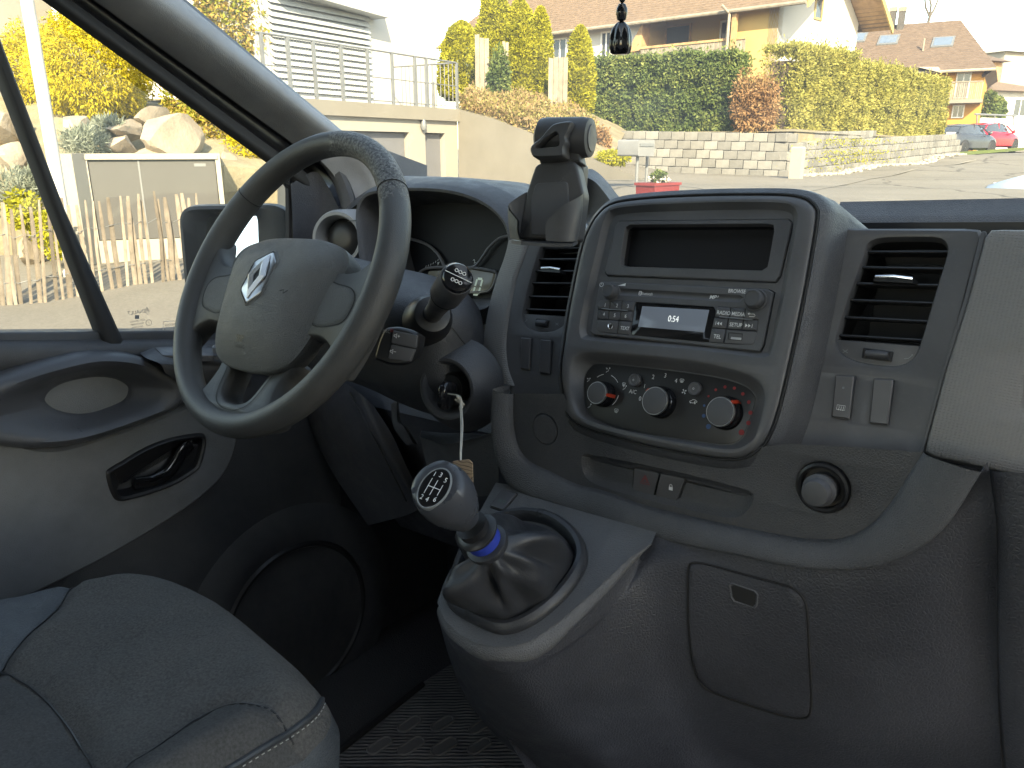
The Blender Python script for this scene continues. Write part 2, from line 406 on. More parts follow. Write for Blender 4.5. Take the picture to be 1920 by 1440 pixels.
B.add(steps(BZ, [(up, .0048), (inset(up, .002), .0043), (inset(up, .005), .001), (inset(up, .0075), -.0015)]))
inn = inset(up, .0075)
disp = [z6(425, 270), z6(1660, 255), z6(1555, 705), z6(335, 655)]
radio = [z6(315, 690), z6(1530, 745), z6(1440, 1190), z6(240, 1065)]
dispL = resamp(rnd(BZ.P(disp), .003), 60); radL = resamp(rnd(BZ.P(radio), .003), 60)
B.add(holes(BZ, inn, [dispL, radL], -.0015))
B.add(steps(BZ, [(dispL, -.0015), (dispL, -.02)])); B.add(steps(BZ, [(radL, -.0015), (radL, -.02)]))
B.add(steps(BZ, [(podL, .0048), (inset(podL, .0015), .004), (inset(podL, .004), .0005), (flatL, PODH)], False, True))
B.out('centre_bezel', M_bezel, dash, smooth=30)
mk('bezel_gap', *ringtube([BZ.pt(p, .0006) for p in seamL], .0011, 6), M_dark, dash)
# --- open pocket above the radio
pk = root('storage_pocket', 'dark open storage pocket in the bezel above the car radio', 'storage pocket', BZ.pt(BZ.px(1300, 520)))
hole = resamp(rnd(BZ.P([z6(490, 300), z6(1532, 292), z6(1472, 622), z6(448, 592)]), .006), 60)
Pm = MB(); dl = inset(dispL, .0008)
Pm.add(steps(BZ, [(dl, -.004), (dl, -.0005), (inset(dl, .001), .0006)])); Pm.add(holes(BZ, inset(dl, .001), [hole], .0006))
Pm.add(steps(BZ, [(hole, .0006), (inset(hole, .0006), -.001), (inset(hole, .0012), -.006)]))
Pm.out('pocket_frame', M_bezel, pk, smooth=30)
hb = inset(hole, .0012)
mk('pocket_liner', *steps(BZ, [(hb, -.006), (inset(hb, .001), -.011)], False, True), M_blind, pk)
# ================================================================ car radio
rd = root('car_radio', 'car radio with small display reading 0:54 in the centre bezel', 'car radio', BZ.pt(BZ.px(1265, 645)))
rl = inset(radL, .0008)
slot = resamp(rnd(BZ.P([z6(440, 742), z6(1325, 792), z6(1300, 843), z6(437, 790)]), .004), 48)
lcdo = BZ.P([z6(562, 836), z6(1125, 871), z6(1077, 1119), z6(526, 1066)])
lcdoL = resamp(rnd(lcdo, .0008), 40)
clL = resamp(rnd(BZ.P([z6(312, 822), z6(560, 832), z6(524, 1066), z6(295, 1045)]), [.007, .001, .001, .011]), 40)
clR = resamp(rnd(BZ.P([z6(1128, 868), z6(1432, 888), z6(1392, 1140), z6(1072, 1118)]), [.001, .009, .013, .001]), 40)
R = MB()
R.add(steps(BZ, [(rl, -.006), (rl, .0008), (inset(rl, .0012), .0018)])); R.add(holes(BZ, inset(rl, .0012), [slot, lcdoL, clL, clR], .0018))
R.add(steps(BZ, [(slot, .0018), (inset(slot, .0018), .0002), (inset(slot, .003), -.0004)], False, True))
for l in (lcdoL, clL, clR): R.add(steps(BZ, [(l, .0018), (l, -.003)], False, True))
R.out('faceplate', M_bezel, rd, smooth=30)
mk('display_window', *slab(BZ, inset(lcdoL, .0003), -.003, .0012, .0004), M_gloss, rd)
lcd = BZ.P([z6(612, 866), z6(1074, 892), z6(1040, 1047), z6(582, 1008)])
mk('display', *slab(BZ, lcd, .0008, .0016, .0002), M_lcd, rd)
def words(fr, s, p, size, mat, par, name='lettering', h=.0022, **k): return mk(name, *textvf(s, fr, p, size, h, **k), mat, par, smooth=0, recalc=False)
words(BZ, '0:54', BZ.px(*z6(828, 957)), .0085, M_lcdt, rd, h=.002, sx=.8)
def cell(par, fr, q, h0, h1, ins, mat, name='button', r=.0006, bev=.0007):
    l = rnd(q, r) if not hasattr(r, '__len__') else rnd(q, r)
    return mk(name, *slab(fr, inset(l, ins), h0, h1, bev), mat, par)
def lerp4(q, s0, s1, t0, t1):
    f = lambda s, t: (q[0] * (1 - s) + q[1] * s) * (1 - t) + (q[3] * (1 - s) + q[2] * s) * t
    return [f(s0, t0), f(s1, t0), f(s1, t1), f(s0, t1)]
qL = BZ.P([z6(312, 822), z6(560, 832), z6(524, 1066), z6(295, 1045)])
qR = BZ.P([z6(1128, 868), z6(1432, 888), z6(1392, 1140), z6(1072, 1118)])
t1, t2 = .30, .60
for i in range(3):
    for j, (a, b) in enumerate(((0, t1), (t1, t2))):
        q = lerp4(qL, i / 3, (i + 1) / 3, a, b)
        cell(rd, BZ, q, -.003, .0022, .0003, M_btn, r=[.006 if (i, j) == (0, 0) else .0006, .0006, .0006, .0006])
        q2 = lerp4(qR, i / 3, (i + 1) / 3, a, b)
        cell(rd, BZ, q2, -.003, .0022, .0003, M_btn, r=[.0006, .006 if (i, j) == (2, 0) else .0006, .0006, .0006])
cell(rd, BZ, lerp4(qL, 0, .64, t2, 1), -.003, .0022, .0003, M_btn, r=[.0006, .0006, .0006, .010])
cell(rd, BZ, lerp4(qL, .64, 1, t2, 1), -.003, .0022, .0003, M_btn)
cell(rd, BZ, lerp4(qR, 0, .33, t2, 1), -.003, .0022, .0003, M_btn)
cell(rd, BZ, lerp4(qR, .33, 1, t2, 1), -.003, .0022, .0003, M_btn, r=[.0006, .0006, .012, .0006])
for a, b in ((z6(335, 886), z6(515, 899)), (z6(1150, 943), z6(1382, 963))):
    mk('silver_strip', *tube([BZ.pt(BZ.px(*a), .0028), BZ.pt(BZ.px(*b), .0028)], .0006, 8), M_silver, rd)
LT = [('1', 350, 858, .0046), ('2', 432, 861, .0046), ('3', 508, 866, .0046), ('4', 341, 922, .0046), ('5', 416, 929, .0046), ('6', 492, 934, .0046), ('TEXT', 486, 1018, .0044),
      ('RADIO', 1170, 912, .0044), ('MEDIA', 1271, 920, .0044), ('SETUP', 1254, 995, .0044), ('TEL', 1126, 1076, .0046), ('BROWSE', 1262, 762, .0043)]
for s, x, y, sz in LT: words(BZ, s, BZ.px(*z6(x, y), .0022), sz * 1.15, M_white, rd, h=.0024, sx=.86, bold=.012)
for s, x, y in (('MP', 1098, 804), ('3', 1133, 797)): words(BZ, s, BZ.px(*z6(x, y)), .0052 if s == 'MP' else .0032, M_white, rd, h=.0006, shear=.2, bold=.02)
words(BZ, 'Bluetooth', BZ.px(*z6(640, 780)), .0042, M_white, rd, h=.0006, sx=.8)
ic = MB(); c = BZ.px(*z6(594, 776))
ic.add(disc(BZ, c, .0018, .0006, 14, 1.7)); ic.out('bluetooth_emblem', M_white, rd, smooth=0, recalc=False)
ic = MB(); c = BZ.px(*z6(594, 776)); a = .0008
ic.add(stroke(BZ, [c + V((-a, -.0011)), c + V((a, .0008)), c + V((0, .0019)), c + V((0, -.0019)), c + V((a, -.0008)), c + V((-a, .0011))], .0004, .0009)); ic.out('bluetooth_rune', M_black, rd, smooth=0, recalc=False)
def icon(fr, par, mat, strokes=(), polys=(), h=.0024, w=.0005, name='symbol'):
    m = MB()
    for s in strokes: m.add(stroke(fr, s, w, h))
    for p in polys: m.add(([fr.pt(q, h) for q in p], [tuple(range(len(p)))]))
    return m.out(name, mat, par, smooth=0, recalc=False)
def tri(c, s, d=1): return [c + V((-s * d * .6, s)), c + V((-s * d * .6, -s)), c + V((s * d * .7, 0))]
c = BZ.px(*z6(1152, 988)); icon(BZ, rd, M_white, [[c + V((-.0042, .0017)), c + V((-.0042, -.0017))]], [tri(c + V((-.0020, 0)), .0017, -1), tri(c + V((.0008, 0)), .0017, -1)])
c = BZ.px(*z6(1350, 1003)); icon(BZ, rd, M_white, [[c + V((.0032, .0017)), c + V((.0032, -.0017))]], [tri(c + V((-.0022, 0)), .0017), tri(c + V((.0006, 0)), .0017)])
c = BZ.px(*z6(1370, 928)); icon(BZ, rd, M_white, [[c + V((-.003, .0008)), c + V((.002, .0008)), c + V((.0034, -.0003)), c + V((.0028, -.0016)), c + V((-.002, -.0016))]], [tri(c + V((-.003, .0008)), .0013, -1)])
c = BZ.px(*z6(475, 722)); icon(BZ, rd, M_white, [], [[c + V((-.005, -.0008)), c + V((.004, -.0008)), c + V((.004, .0022))]])
c = BZ.px(*z6(333, 718)); pw = [c + V((.0022 * sin(t), .0022 * cos(t))) for t in [.6 + (2 * pi - 1.2) * i / 14 for i in range(15)]]
icon(BZ, rd, M_white, [pw, [c, c + V((0, .0026))]])
for (x, y), r in (((383, 762), .0075), ((1380, 815), .0085)):
    p = BZ.px(*z6(x, y), .006); o = BZ.pt(p, 0)
    mk('knob_ring', *lathe(o, BZ.n, [(r * 1.22, 0), (r * 1.22, .0024), (r * 1.1, .003), (r * 1.08, .001)], 28), M_bezel, rd)
    ps = [(r * .98 * (1 + .02 * (k % 2)), .001) for k in range(1)]
    mk('control_knob', *lathe(o, BZ.n, [(r, .001), (r * 1.0, .009), (r * .93, .0108), (r * .8, .0115), (r * .78, .0108), (0.0005, .0106)], 32), M_knob, rd)
p = BZ.px(*z6(395, 1006)); o = BZ.pt(p, .0022)
mk('aux_socket', *lathe(o, BZ.n, [(.0032, 0), (.0032, .0008), (.0024, .0010), (.0018, .0002)], 20), M_chrome, rd)
mk('aux_bore', *lathe(o, BZ.n, [(.0018, 0), (.0018, .0004)], 16), M_dark, rd)
usb = BZ.P([z6(1212, 1050), z6(1310, 1058), z6(1303, 1108), z6(1206, 1098)])
mk('usb_port', *steps(BZ, [(rnd(usb, .0005), .0026), (inset(rnd(usb, .0005), .0006), .0022), (inset(rnd(usb, .0005), .0006), .0009)], False, True), M_dark, rd)
mk('usb_tongue', *slab(BZ, BZ.P([z6(1228, 1080), z6(1300, 1086), z6(1297, 1102), z6(1225, 1096)]), .001, .0024, .0002), simple('usb_tongue', (.5, .5, .5), .4), rd)
# ================================================================ climate controls
cl = root('climate_control_panel', 'climate control panel with three round knobs below the car radio', 'control panel', BZ.pt(BZ.px(1240, 850)))
mk('panel_face', *slab(BZ, inset(flatL, .001), PODH - .004, PODH + .0006, .0004), M_black, cl)
hp = PODH + .0008
def ck(x, y, r, ang, nm):
    p = BZ.px(*z7(x, y), hp + .014); o = BZ.pt(p, hp)
    k = mk('dial_knob', *lathe(o, BZ.n, [(r * 1.18, -.0005), (r * 1.18, .004), (r * 1.10, .0065), (r * 1.04, .0075), (r * 1.02, .0125), (r * .97, .0145)], 40, True, False), M_gloss, cl)
    mk('knob_trim', *lathe(o, BZ.n, [(r * 1.02, .0122), (r * 1.035, .0132), (r * .99, .0146), (r * .95, .0146)], 40, False, False), M_silver, k)
    mk('knob_cap', *lathe(o, BZ.n, [(r * .95, .0140), (r * .93, .0152), (r * .86, .0156), (.0004, .0152)], 40, False, True), M_knob, k)
    d = V((cos(ang), sin(ang))); e = V((-d.y, d.x))
    q = [p + d * r * .95 + e * .0016, p + d * r * 1.22 + e * .0018, p + d * r * 1.22 - e * .0018, p + d * r * .95 - e * .0016]
    top = [p + d * r * .95 + e * .0012, p + d * r * 1.08 + e * .0014, p + d * r * 1.08 - e * .0014, p + d * r * .95 - e * .0012]
    vs, fs = loft([[BZ.pt(a, hp) for a in q], [BZ.pt(a, hp + .0055) for a in q], [BZ.pt(a, hp + .0142) for a in top]], False, True)
    mk('pointer', vs, fs, M_red, k); return p
k1 = ck(292, 356, .0112, radians(-2), 0); k2 = ck(692, 412, .0134, radians(138), 0); k3 = ck(1146, 487, .0134, radians(48), 0)
for x, y in ((549, 268), (965, 328)):
    p = BZ.px(*z7(x, y), hp + .004); o = BZ.pt(p, hp)
    b_ = mk('push_button', *lathe(o, BZ.n, [(.0066, 0), (.0066, .0035), (.0058, .0046), (.0046, .0046), (.0040, .0040), (.0005, .0040)], 24), M_btn, cl)
    mk('indicator_ring', *stroke(BZ, circ(p + V((-.0006, 0)), .0008, 12), .0003, hp + .0043, True), M_white, b_, smooth=0, recalc=False)
for s, x, y, z in (('0', 592, 398, .0062), ('1', 623, 312, .0058), ('2', 683, 248, .0062), ('3', 767, 238, .0062), ('4', 841, 274, .0062), ('A/C', 542, 350, .0058)):
    words(BZ, s, BZ.px(*z7(x, y), hp), z, M_white, cl, h=hp + .0003, sx=.9)
def arc(c, r, a0, a1, n=14): return [c + V((r * cos(a0 + (a1 - a0) * i / n), r * sin(a0 + (a1 - a0) * i / n))) for i in range(n + 1)]
rr = .0176
ca = BZ.px(*z7(345, 345), hp)
icon(BZ, cl, M_white, [arc(ca, rr, radians(105), radians(132)), arc(ca, rr, radians(38), radians(75)), arc(ca, rr, radians(-45), radians(-6))], h=hp + .0003, w=.0006, name='dial_arc')
def seat_fig(x, y, s, par, both=(1, 1)):
    c = BZ.px(*z7(x, y), hp); st = [[c + V((.0006, .001)) * s, c + V((0, -.0012)) * s, c + V((-.0016, -.0014)) * s, c + V((-.0020, -.0028)) * s]]
    if both[0]: st += [[c + V((-.0034, .002)) * s, c + V((-.0012, .0012)) * s], [c + V((-.0022, .0022)) * s, c + V((-.0012, .0012)) * s, c + V((-.002, .0004)) * s]]
    icon(BZ, par, M_white, st, [circ(c + V((.0012, .0022)) * s, .0008 * s, 10)], h=hp + .0003, w=.0005)
seat_fig(372, 200, 1.0, cl); seat_fig(238, 268, .8, cl); seat_fig(487, 322, .9, cl); seat_fig(244, 448, .9, cl, (0, 0))
def screen_fig(x, y, s, par):
    c = BZ.px(*z7(x, y), hp); st = [[c + V((-.0024, .0012)) * s, c + V((-.0016, .0020)) * s, c + V((.0016, .0020)) * s, c + V((.0024, .0012)) * s, c + V((.0015, -.0012)) * s, c + V((-.0015, -.0012)) * s, c + V((-.0024, .0012)) * s]]
    st += [[c + V((q, .0010)) * s, c + V((q * .8, -.0004)) * s, c + V((q * .8, -.0020)) * s] for q in (-.001, 0, .001)]
    icon(BZ, par, M_white, st, h=hp + .0003, w=.0004)
screen_fig(881, 274, .9, cl); screen_fig(427, 482, 1, cl); screen_fig(480, 298, .8, cl)
c = BZ.px(*z7(897, 348), hp)                                      # fan symbol: four blades
icon(BZ, cl, M_white, [], [[c + V((cos(a) * r_, sin(a) * r_)) for a, r_ in ((q, .0004), (q + .1, .0026), (q + .7, .0026), (q + .9, .0008))] for q in (0.2, 1.77, 3.34, 4.91)], h=hp + .0003)
c = BZ.px(*z7(962, 418), hp)                                      # recirculation car
icon(BZ, cl, M_white, [[c + V(q) * .00105 for q in ((-3.6, -1.1), (-3.8, 0), (-2.2, .6), (-1, 1.8), (1.4, 1.8), (2.4, 1), (3.6, .9))], [c + V(q) * .00105 for q in ((-2, -1.2), (.4, -1.2), (1.0, -.1), (3.6, -.1))], [c + V(q) * .00105 for q in ((1.6, .6), (.6, -.1), (1.6, -.8))]], [circ(c + V((-2.7, -1.2)) * .00105, .0007, 8), circ(c + V((1.6, -1.3)) * .00105, .0007, 8)], h=hp + .0003)
for x, y, r_ in ((1066, 380, .0011), (1116, 336, .0013), (1180, 316, .0015), (1245, 324, .0015), (1303, 364, .0016), (1345, 421, .0017), (1356, 494, .0019), (1342, 565, .0021), (1294, 630, .0026)):
    mk('warm_dot', *disc(BZ, BZ.px(*z7(x, y), hp), r_, hp + .0003), M_rdot, cl, smooth=0, recalc=False)
for x, y, r_ in ((1036, 445, .0012), (1033, 516, .0018), (1065, 590, .0024)):
    mk('cool_dot', *disc(BZ, BZ.px(*z7(x, y), hp), r_, hp + .0003), M_bdot, cl, smooth=0, recalc=False)
# ================================================================ vent panels either side
def vent(label, par_label, outline, slats, tab, wheel, icons, zf, base):
    v = root('air_vent', label, 'air vent', base, 'dashboard air vents')
    ol = resamp(spl(VP.P([zf(*p) for p in outline]), 4, True), 72)
    return v, ol
RV_out = [(352, 290), (372, 240), (430, 212), (560, 206), (700, 207), (752, 222), (776, 262), (772, 310), (735, 430), (690, 580), (655, 700), (620, 790), (575, 832), (510, 850), (420, 846), (310, 824), (240, 785), (212, 735), (222, 670), (262, 540), (310, 410)]
LV_out = [(1075, 452), (1120, 440), (1330, 440), (1345, 500), (1290, 700), (1240, 850), (1200, 900), (1140, 932), (1080, 936), (1020, 925), (985, 898), (968, 850), (985, 750), (1020, 610), (1050, 515)]
def panel_with_holes(name, outer, hs, par, mat, lift=.004, ocap=True):
    m = MB(); m.add(steps(VP, [(outer, -.03), (outer, -.002), (inset(outer, .002), 0)])); m.add(holes(VP, inset(outer, .002), hs, 0))
    for h in hs: m.add(steps(VP, [(h, 0), (inset(h, .0015), -.0006), (inset(h, .0028), -.004), (inset(h, .0035), -.02)]))
    return m.out(name, mat, par, smooth=30)
ventR = resamp(spl(VP.P([z8(*p) for p in RV_out]), 4, True), 72)
ventL = resamp(spl(VP.P([z5(*p) for p in LV_out]), 4, True), 72)
swRq = [VP.P([z8(*p) for p in q]) for q in ([(222, 876), (330, 882), (300, 1106), (196, 1092)], [(404, 893), (518, 900), (486, 1134), (376, 1122)])]
swLq = [VP.P([z5(*p) for p in q]) for q in ([(978, 954), (1040, 958), (1024, 1142), (964, 1134)], [(1082, 964), (1150, 970), (1136, 1166), (1066, 1154)])]
swR, swL = [rnd(q, .002) for q in swRq], [rnd(q, .002) for q in swLq]
# right panel runs from under the housing to the grey glovebox face
pr_out = VP.P([(1500, 427), (1845, 429), (1790, 640), (1728, 868), (1560, 850), (1440, 850)])
pr = resamp(rnd(pr_out, .006), 90)
panel_with_holes('right_vent_panel', pr, [ventR] + [resamp(s, 40) for s in swR], dash, M_bezel)
pl_out = VP.P([z5(1008, 448), z5(1100, 432), z5(1360, 430), z5(1300, 800), z5(1240, 1300), z5(930, 1275), z5(893, 1120), z5(884, 1000), z5(900, 850), z5(942, 640)])
pl = resamp(spl(pl_out, 4, True), 90)
panel_with_holes('left_vent_panel', pl, [ventL] + [resamp(s, 40) for s in swL], dash, M_bezel)
mk('panel_top', *extr([(.733, -.0575), (.74, -.0555), (.79, -.06), (.79, -.10)], -.28, -.136), M_bezel, dash)
def fit_vent(label, hole, slats, tab, wheel, zf, div):
    v = root('air_vent', label, 'air vent', VP.pt(sum(hole, V((0, 0))) / len(hole)), 'dashboard air vents')
    mk('vent_duct', *steps(VP, [(inset(hole, .0036), -.010), (inset(hole, .006), -.055)], False, True), M_dark, v)
    for a, b in slats:
        p, q = VP.px(*zf(*a), -.006), VP.px(*zf(*b), -.006); A, Bq = VP.pt(p, -.005), VP.pt(q, -.005)
        d = V((0, .96, -.28)); w = .026; t = V((0, .1, .5)).normalized() * .0011
        sec = [V((0, 0, 0)) - d * .0006 + t * .0, t, d * w * .5 + t * .8, d * w, d * w * .5 - t * .8, -t]
        mk('slat', *loft([[A + s for s in sec], [Bq + s for s in sec]], True, True), M_black, v)
    p, q = [VP.px(*zf(*x), 0) for x in tab]; m_ = (p + q) / 2; r_ = (q - p).length / 2
    tb = mk('tab', *loft([[VP.pt((m_.x + r_ * s * k, m_.y + dz), h) for s, k, dz, h in ((-1, 1.0, -.0012, -.010), (-1, .92, .0016, -.002), (-1, .80, .0024, .0025), (1, .80, .0020, .0025), (1, .92, .0012, -.002), (1, 1.0, -.0016, -.010))],
                       [VP.pt((m_.x + r_ * s * k, m_.y + dz), h) for s, k, dz, h in ((-1, 1.0, -.0024, -.010), (-1, .92, -.0016, -.002), (-1, .80, -.0018, .0025), (1, .80, -.0022, .0025), (1, .92, -.002, -.002), (1, 1.0, -.0028, -.010))]], True, True), M_black, v)
    mk('tab_trim', *tube([VP.pt((m_.x - r_ * .78, m_.y + .0022), .002), VP.pt((m_.x, m_.y + .0030), .0028), VP.pt((m_.x + r_ * .78, m_.y + .0018), .002)], .0016, 10), M_chrome, v)
    lowp = VP.P([zf(*x) for x in div[0]], -.004)
    mk('lower_plate', *slab(VP, rnd(lowp, [.0005, .0005, .008, .008]), -.012, -.0035, .0006), M_bezel, v)
    wc = VP.px(*zf(*wheel[0]), -.003); ww = wheel[1]
    rc = [wc + V((s * ww * .75, t * .0052)) for s, t in ((-1, 1), (1, .8), (1, -1), (-1, -.8))]
    mk('wheel_slot', *steps(VP, [(rnd(rc, .001), -.0030), (inset(rnd(rc, .001), .0008), -.0027), (inset(rnd(rc, .001), .0012), -.0034)], False, True), M_black, v)
    wh = MB(); A = VP.pt(wc, -.0060)
    wh.add(loft([[A + V((ww * .55 * s, 0, 0)) + VP.v * cos(q) * .0042 * (1 - .15 * abs(s)) + VP.n * sin(q) * .0085 * (1 - .12 * abs(s)) * (1 + .03 * (j % 2)) for j, q in enumerate([2 * pi * k / 40 for k in range(40)])] for s in (-1, -.6, 0, .6, 1)], True, True))
    wh.out('thumb_wheel', M_btn, v, smooth=20)
    for (x, y), kind in div[1]:
        c = VP.px(*zf(x, y), -.0035); s = .0016
        if kind: icon(VP, v, M_dim, [[c + V((-2, -1)) * s, c + V((0, -.6)) * s, c + V((1.5, 1)) * s]], [circ(c + V((1.6, 1.4)) * s, s * .4, 8)], h=-.0030, w=.0007)
        else: icon(VP, v, M_dim, [[c + V((-1.5, .8)) * s, c + V((1.5, -.8)) * s], [c + V((-1.2, -1)) * s, c + V((1.2, 1)) * s]], h=-.0030, w=.0006)
    return v
fit_vent('rectangular air vent beside the grey glovebox panel', ventR, [((357, 290), (766, 290)), ((320, 364), (752, 372)), ((296, 442), (728, 452)), ((270, 521), (702, 538)), ((250, 604), (674, 626)), ((235, 692), (646, 716))], ((392, 424), (622, 430)), ((424, 785), .0165), z8,
         ([(228, 712), (642, 742), (560, 862), (200, 800)], [((270, 768), 0), ((575, 797), 1)]))
fit_vent('narrow air vent under the phone holder, partly hidden by the bezel', ventL, [((1085, 477), (1320, 477)), ((1055, 537), (1305, 537)), ((1033, 600), (1285, 602)), ((1010, 665), (1262, 668)), ((995, 737), (1243, 742)), ((980, 806), (1225, 815))], ((1070, 598), (1200, 600)), ((1085, 880), .0135), z5,
         ([(972, 830), (1235, 845), (1190, 935), (960, 915)], [((992, 872), 1), ((1165, 886), 0)]))
def rocker(q, par_name, label, sym=None):
    s = root('rocker_switch', label, 'switch', VP.pt(sum(q, V((0, 0))) / len(q)), 'rocker switches below the air vents')
    l = rnd(inset(q, .0016), .0008); tp = rnd(inset(q, .0026), .0006); lo = min(p.y for p in l); hi = max(p.y for p in l)
    def hh(p, k): t = (p.y - lo) / (hi - lo); return .0012 + .0035 * (1 - 2 * abs(t - .5)) * 0 + .003 * t + k
    L = [[VP.pt(p, -.018) for p in l], [VP.pt(p, hh(p, 0)) for p in l], [VP.pt(p, hh(p, .0010)) for p in tp]]
    mk('rocker', *loft(L, False, True), M_btn, s)
    return s
s1 = rocker(swRq[0], '', 'rear window heating switch with white symbol under the right air vent')
c = VP.px(*z8(250, 1040), .003); w_, h_ = .0034, .0020
icon(VP, s1, M_white, [[c + V((-w_, -h_)), c + V((-w_, h_)), c + V((w_, h_)), c + V((w_, -h_)), c + V((-w_, -h_))]] + [[c + V((q, h_ * .6)), c + V((q + .0004, 0)), c + V((q, -h_ * 1.3))] for q in (-.0018, 0, .0018)], h=.0040, w=.0004)
mk('indicator_lamp', *disc(VP, VP.px(*z8(262, 945), .004), .0011, .0052, 14), M_dim, s1, smooth=0, recalc=False)
rocker(swRq[1], '', 'blank rocker switch nearest the grey glovebox panel')
rocker(swLq[0], '', 'blank rocker switch under the left vent, nearer the steering wheel')
rocker(swLq[1], '', 'blank rocker switch under the left vent, nearer the centre bezel')
# --- grey textured faces
GP = Fr(VP.o + VP.n * .008, (1, 0, 0), VP.n)
gl = GP.P([(1850, 428), (2200, 432), (2200, 960), (1905, 893), (1800, 868), (1730, 853), (1770, 700), (1815, 560)])
gm = MB(); gl = resamp(rnd(gl, .006), 80)
gm.add(steps(GP, [(gl, -.05), (gl, -.004), (inset(gl, .0015), -.001), (inset(gl, .004), 0)]))
gh = resamp(rnd(GP.P([z8(1135, 760), (2150, 655), (2150, 800), z8(1140, 1100), z8(1100, 1050), z8(1108, 900)]), .006), 40)
gm.add(holes(GP, inset(gl, .004), [gh], 0)); gm.add(steps(GP, [(gh, 0), (inset(gh, .002), -.001), (inset(gh, .006), -.012), (inset(gh, .009), -.05)], False, True))
gm.out('glovebox_face', M_grey, dash)
gs = GP.P([(1838, 431), (1849, 431), (1815, 560), (1770, 700), (1728, 856), (1722, 852), (1762, 700), (1806, 560)])
mk('edge_strip', *slab(GP, rnd(gs, .002), -.04, -.0035, .0008), M_bezel, dash)
# left grey cheek between cluster and vent
ck_l = [z5(*p) for p in [(905, 432), (880, 530), (845, 620), (818, 710), (795, 800), (780, 880), (768, 960), (766, 1050), (775, 1130), (800, 1195)]]
ck_r = [z5(*p) for p in [(1012, 440), (975, 550), (942, 640), (920, 740), (902, 840), (890, 930), (886, 1010), (892, 1090), (905, 1150), (932, 1218)]]
g = []
for a, b in zip(ck_l, ck_r):
    pa, pb = VP.px(*a, -.006), VP.px(*b, .001)
    A, Bq = VP.pt(pa, -.006), VP.pt(pb, .001)
    g.append([A + V((-.004, .035, 0)), A + V((-.001, .008, 0)), A, A.lerp(Bq, .3) + VP.n * .003, A.lerp(Bq, .7) + VP.n * .0035, Bq, Bq + V((.001, .02, 0))])
mk('grey_cheek', *surf(g, 4, 3), M_grey, dash)
# --- lower panel, band, tray
LP = Fr((-.354, .617, -.27), (1, 0, 0), (0, -1, .06))
lin = [(963, 738), (963, 792), (972, 835), (993, 864), (1037, 886), (1084, 908), (1140, 922), (1211, 947), (1342, 978), (1474, 1004), (1539, 1011), (1583, 1007), (1627, 987), (1670, 943), (1706, 886), (1733, 846)]
lout = [(924, 730), (920, 792), (927, 846), (943, 893), (968, 919), (1029, 942), (1102, 970), (1160, 988), (1255, 1015), (1386, 1041), (1495, 1063), (1583, 1068), (1649, 1059), (1714, 1030), (1771, 980), (1832, 884)]
li, lo_ = spl(LP.P(lin), 5), spl(LP.P(lout, .016), 5)
tray = [z7(*p) for p in [(185, 800), (200, 778), (260, 785), (600, 850), (1000, 940), (1330, 1030), (1378, 1055), (1380, 1090), (1350, 1150), (1300, 1205), (1230, 1222), (1100, 1205), (700, 1110), (350, 1015), (240, 965), (195, 900)]]
trayL = resamp(spl(LP.P(tray), 4, True), 70)
capc = LP.px(1022, 805); ligc = LP.px(1543, 914)
capL, ligL = circ(capc, .0175, 40, 1.05), circ(ligc, .0245, 40)
lowpoly = [V(p) for p in li] + [V(p) for p in LP.P([(1728, 848), (1600, 838), (1480, 832), (1425, 838), (1400, 850), (1376, 855), (1332, 852), (1230, 833), (1148, 812), (1104, 798), (1080, 785), (1066, 765), (1060, 745), (1056, 738)])]
m = MB(); m.add(holes(LP, lowpoly, [trayL, capL, ligL], 0))
m.add(steps(LP, [(trayL, 0), (inset(trayL, .0012), -.001), (inset(trayL, .005), -.006), (inset(trayL, .009), -.0075)], False, True))
m.add(steps(LP, [(capL, 0), (inset(capL, .001), -.0008), (inset(capL, .0014), -.003)])); m.add(steps(LP, [(ligL, 0), (inset(ligL, .002), -.001), (inset(ligL, .003), -.004)]))
m.out('lower_centre_panel', M_dash, dash)
# band lip: rises out of the panel edge, rolls over and under
rows = []
for i in range(len(li)):
    a = LP.pt(li[i], 0); j = round(i * (len(lo_) - 1) / (len(li) - 1)); b = LP.pt(lo_[j], .016)
    rows.append([a - LP.n * .004, a, a + LP.n * .006 + (b - a) * .06, a.lerp(b, .30) + LP.n * .0075, a.lerp(b, .65) + LP.n * .0055, b, b + (b - a) * .06 - LP.n * .008, b + (b - a) * .02 - LP.n * .03])
mk('band_lip', *surf(rows, 4, 1), M_band, dash, smooth=40)
mk('round_cap', *lathe(LP.pt(capc, -.003), LP.n, [(.0155, 0), (.0155, .0032), (.0148, .0038), (.0004, .0040)], 36, ell=1.05), M_dash, dash)
# hazard / lock buttons
hz = root('hazard_button', 'hazard warning button with dark red triangle in the shallow tray', 'button', LP.pt(LP.px(1210, 905)))
hq = [z7(*p) for p in [(555, 870), (737, 907), (695, 1078), (545, 1030)]]; lq = [z7(*p) for p in [(737, 907), (915, 945), (850, 1110), (695, 1078)]]
TH = -.0072
mk('push_cap', *slab(LP, inset(rnd(LP.P(hq, TH), [.003, .0006, .0006, .005]), .0004), TH - .004, TH + .0022, .0008), M_btn, hz)
c = LP.px(*z7(627, 962), TH + .002); T = lambda s: [c + V((0, s)), c + V((-s, -.7 * s)), c + V((s, -.7 * s)), c + V((0, s))]
icon(LP, hz, M_rdot, [T(.0052), T(.0028)], h=TH + .0026, w=.0007)
lk = root('lock_button', 'central locking button with white padlock beside the hazard button', 'button', LP.pt(LP.px(1255, 915)))
mk('push_cap', *slab(LP, inset(rnd(LP.P(lq, TH), [.0006, .003, .005, .0006]), .0004), TH - .004, TH + .0022, .0008), M_btn, lk)
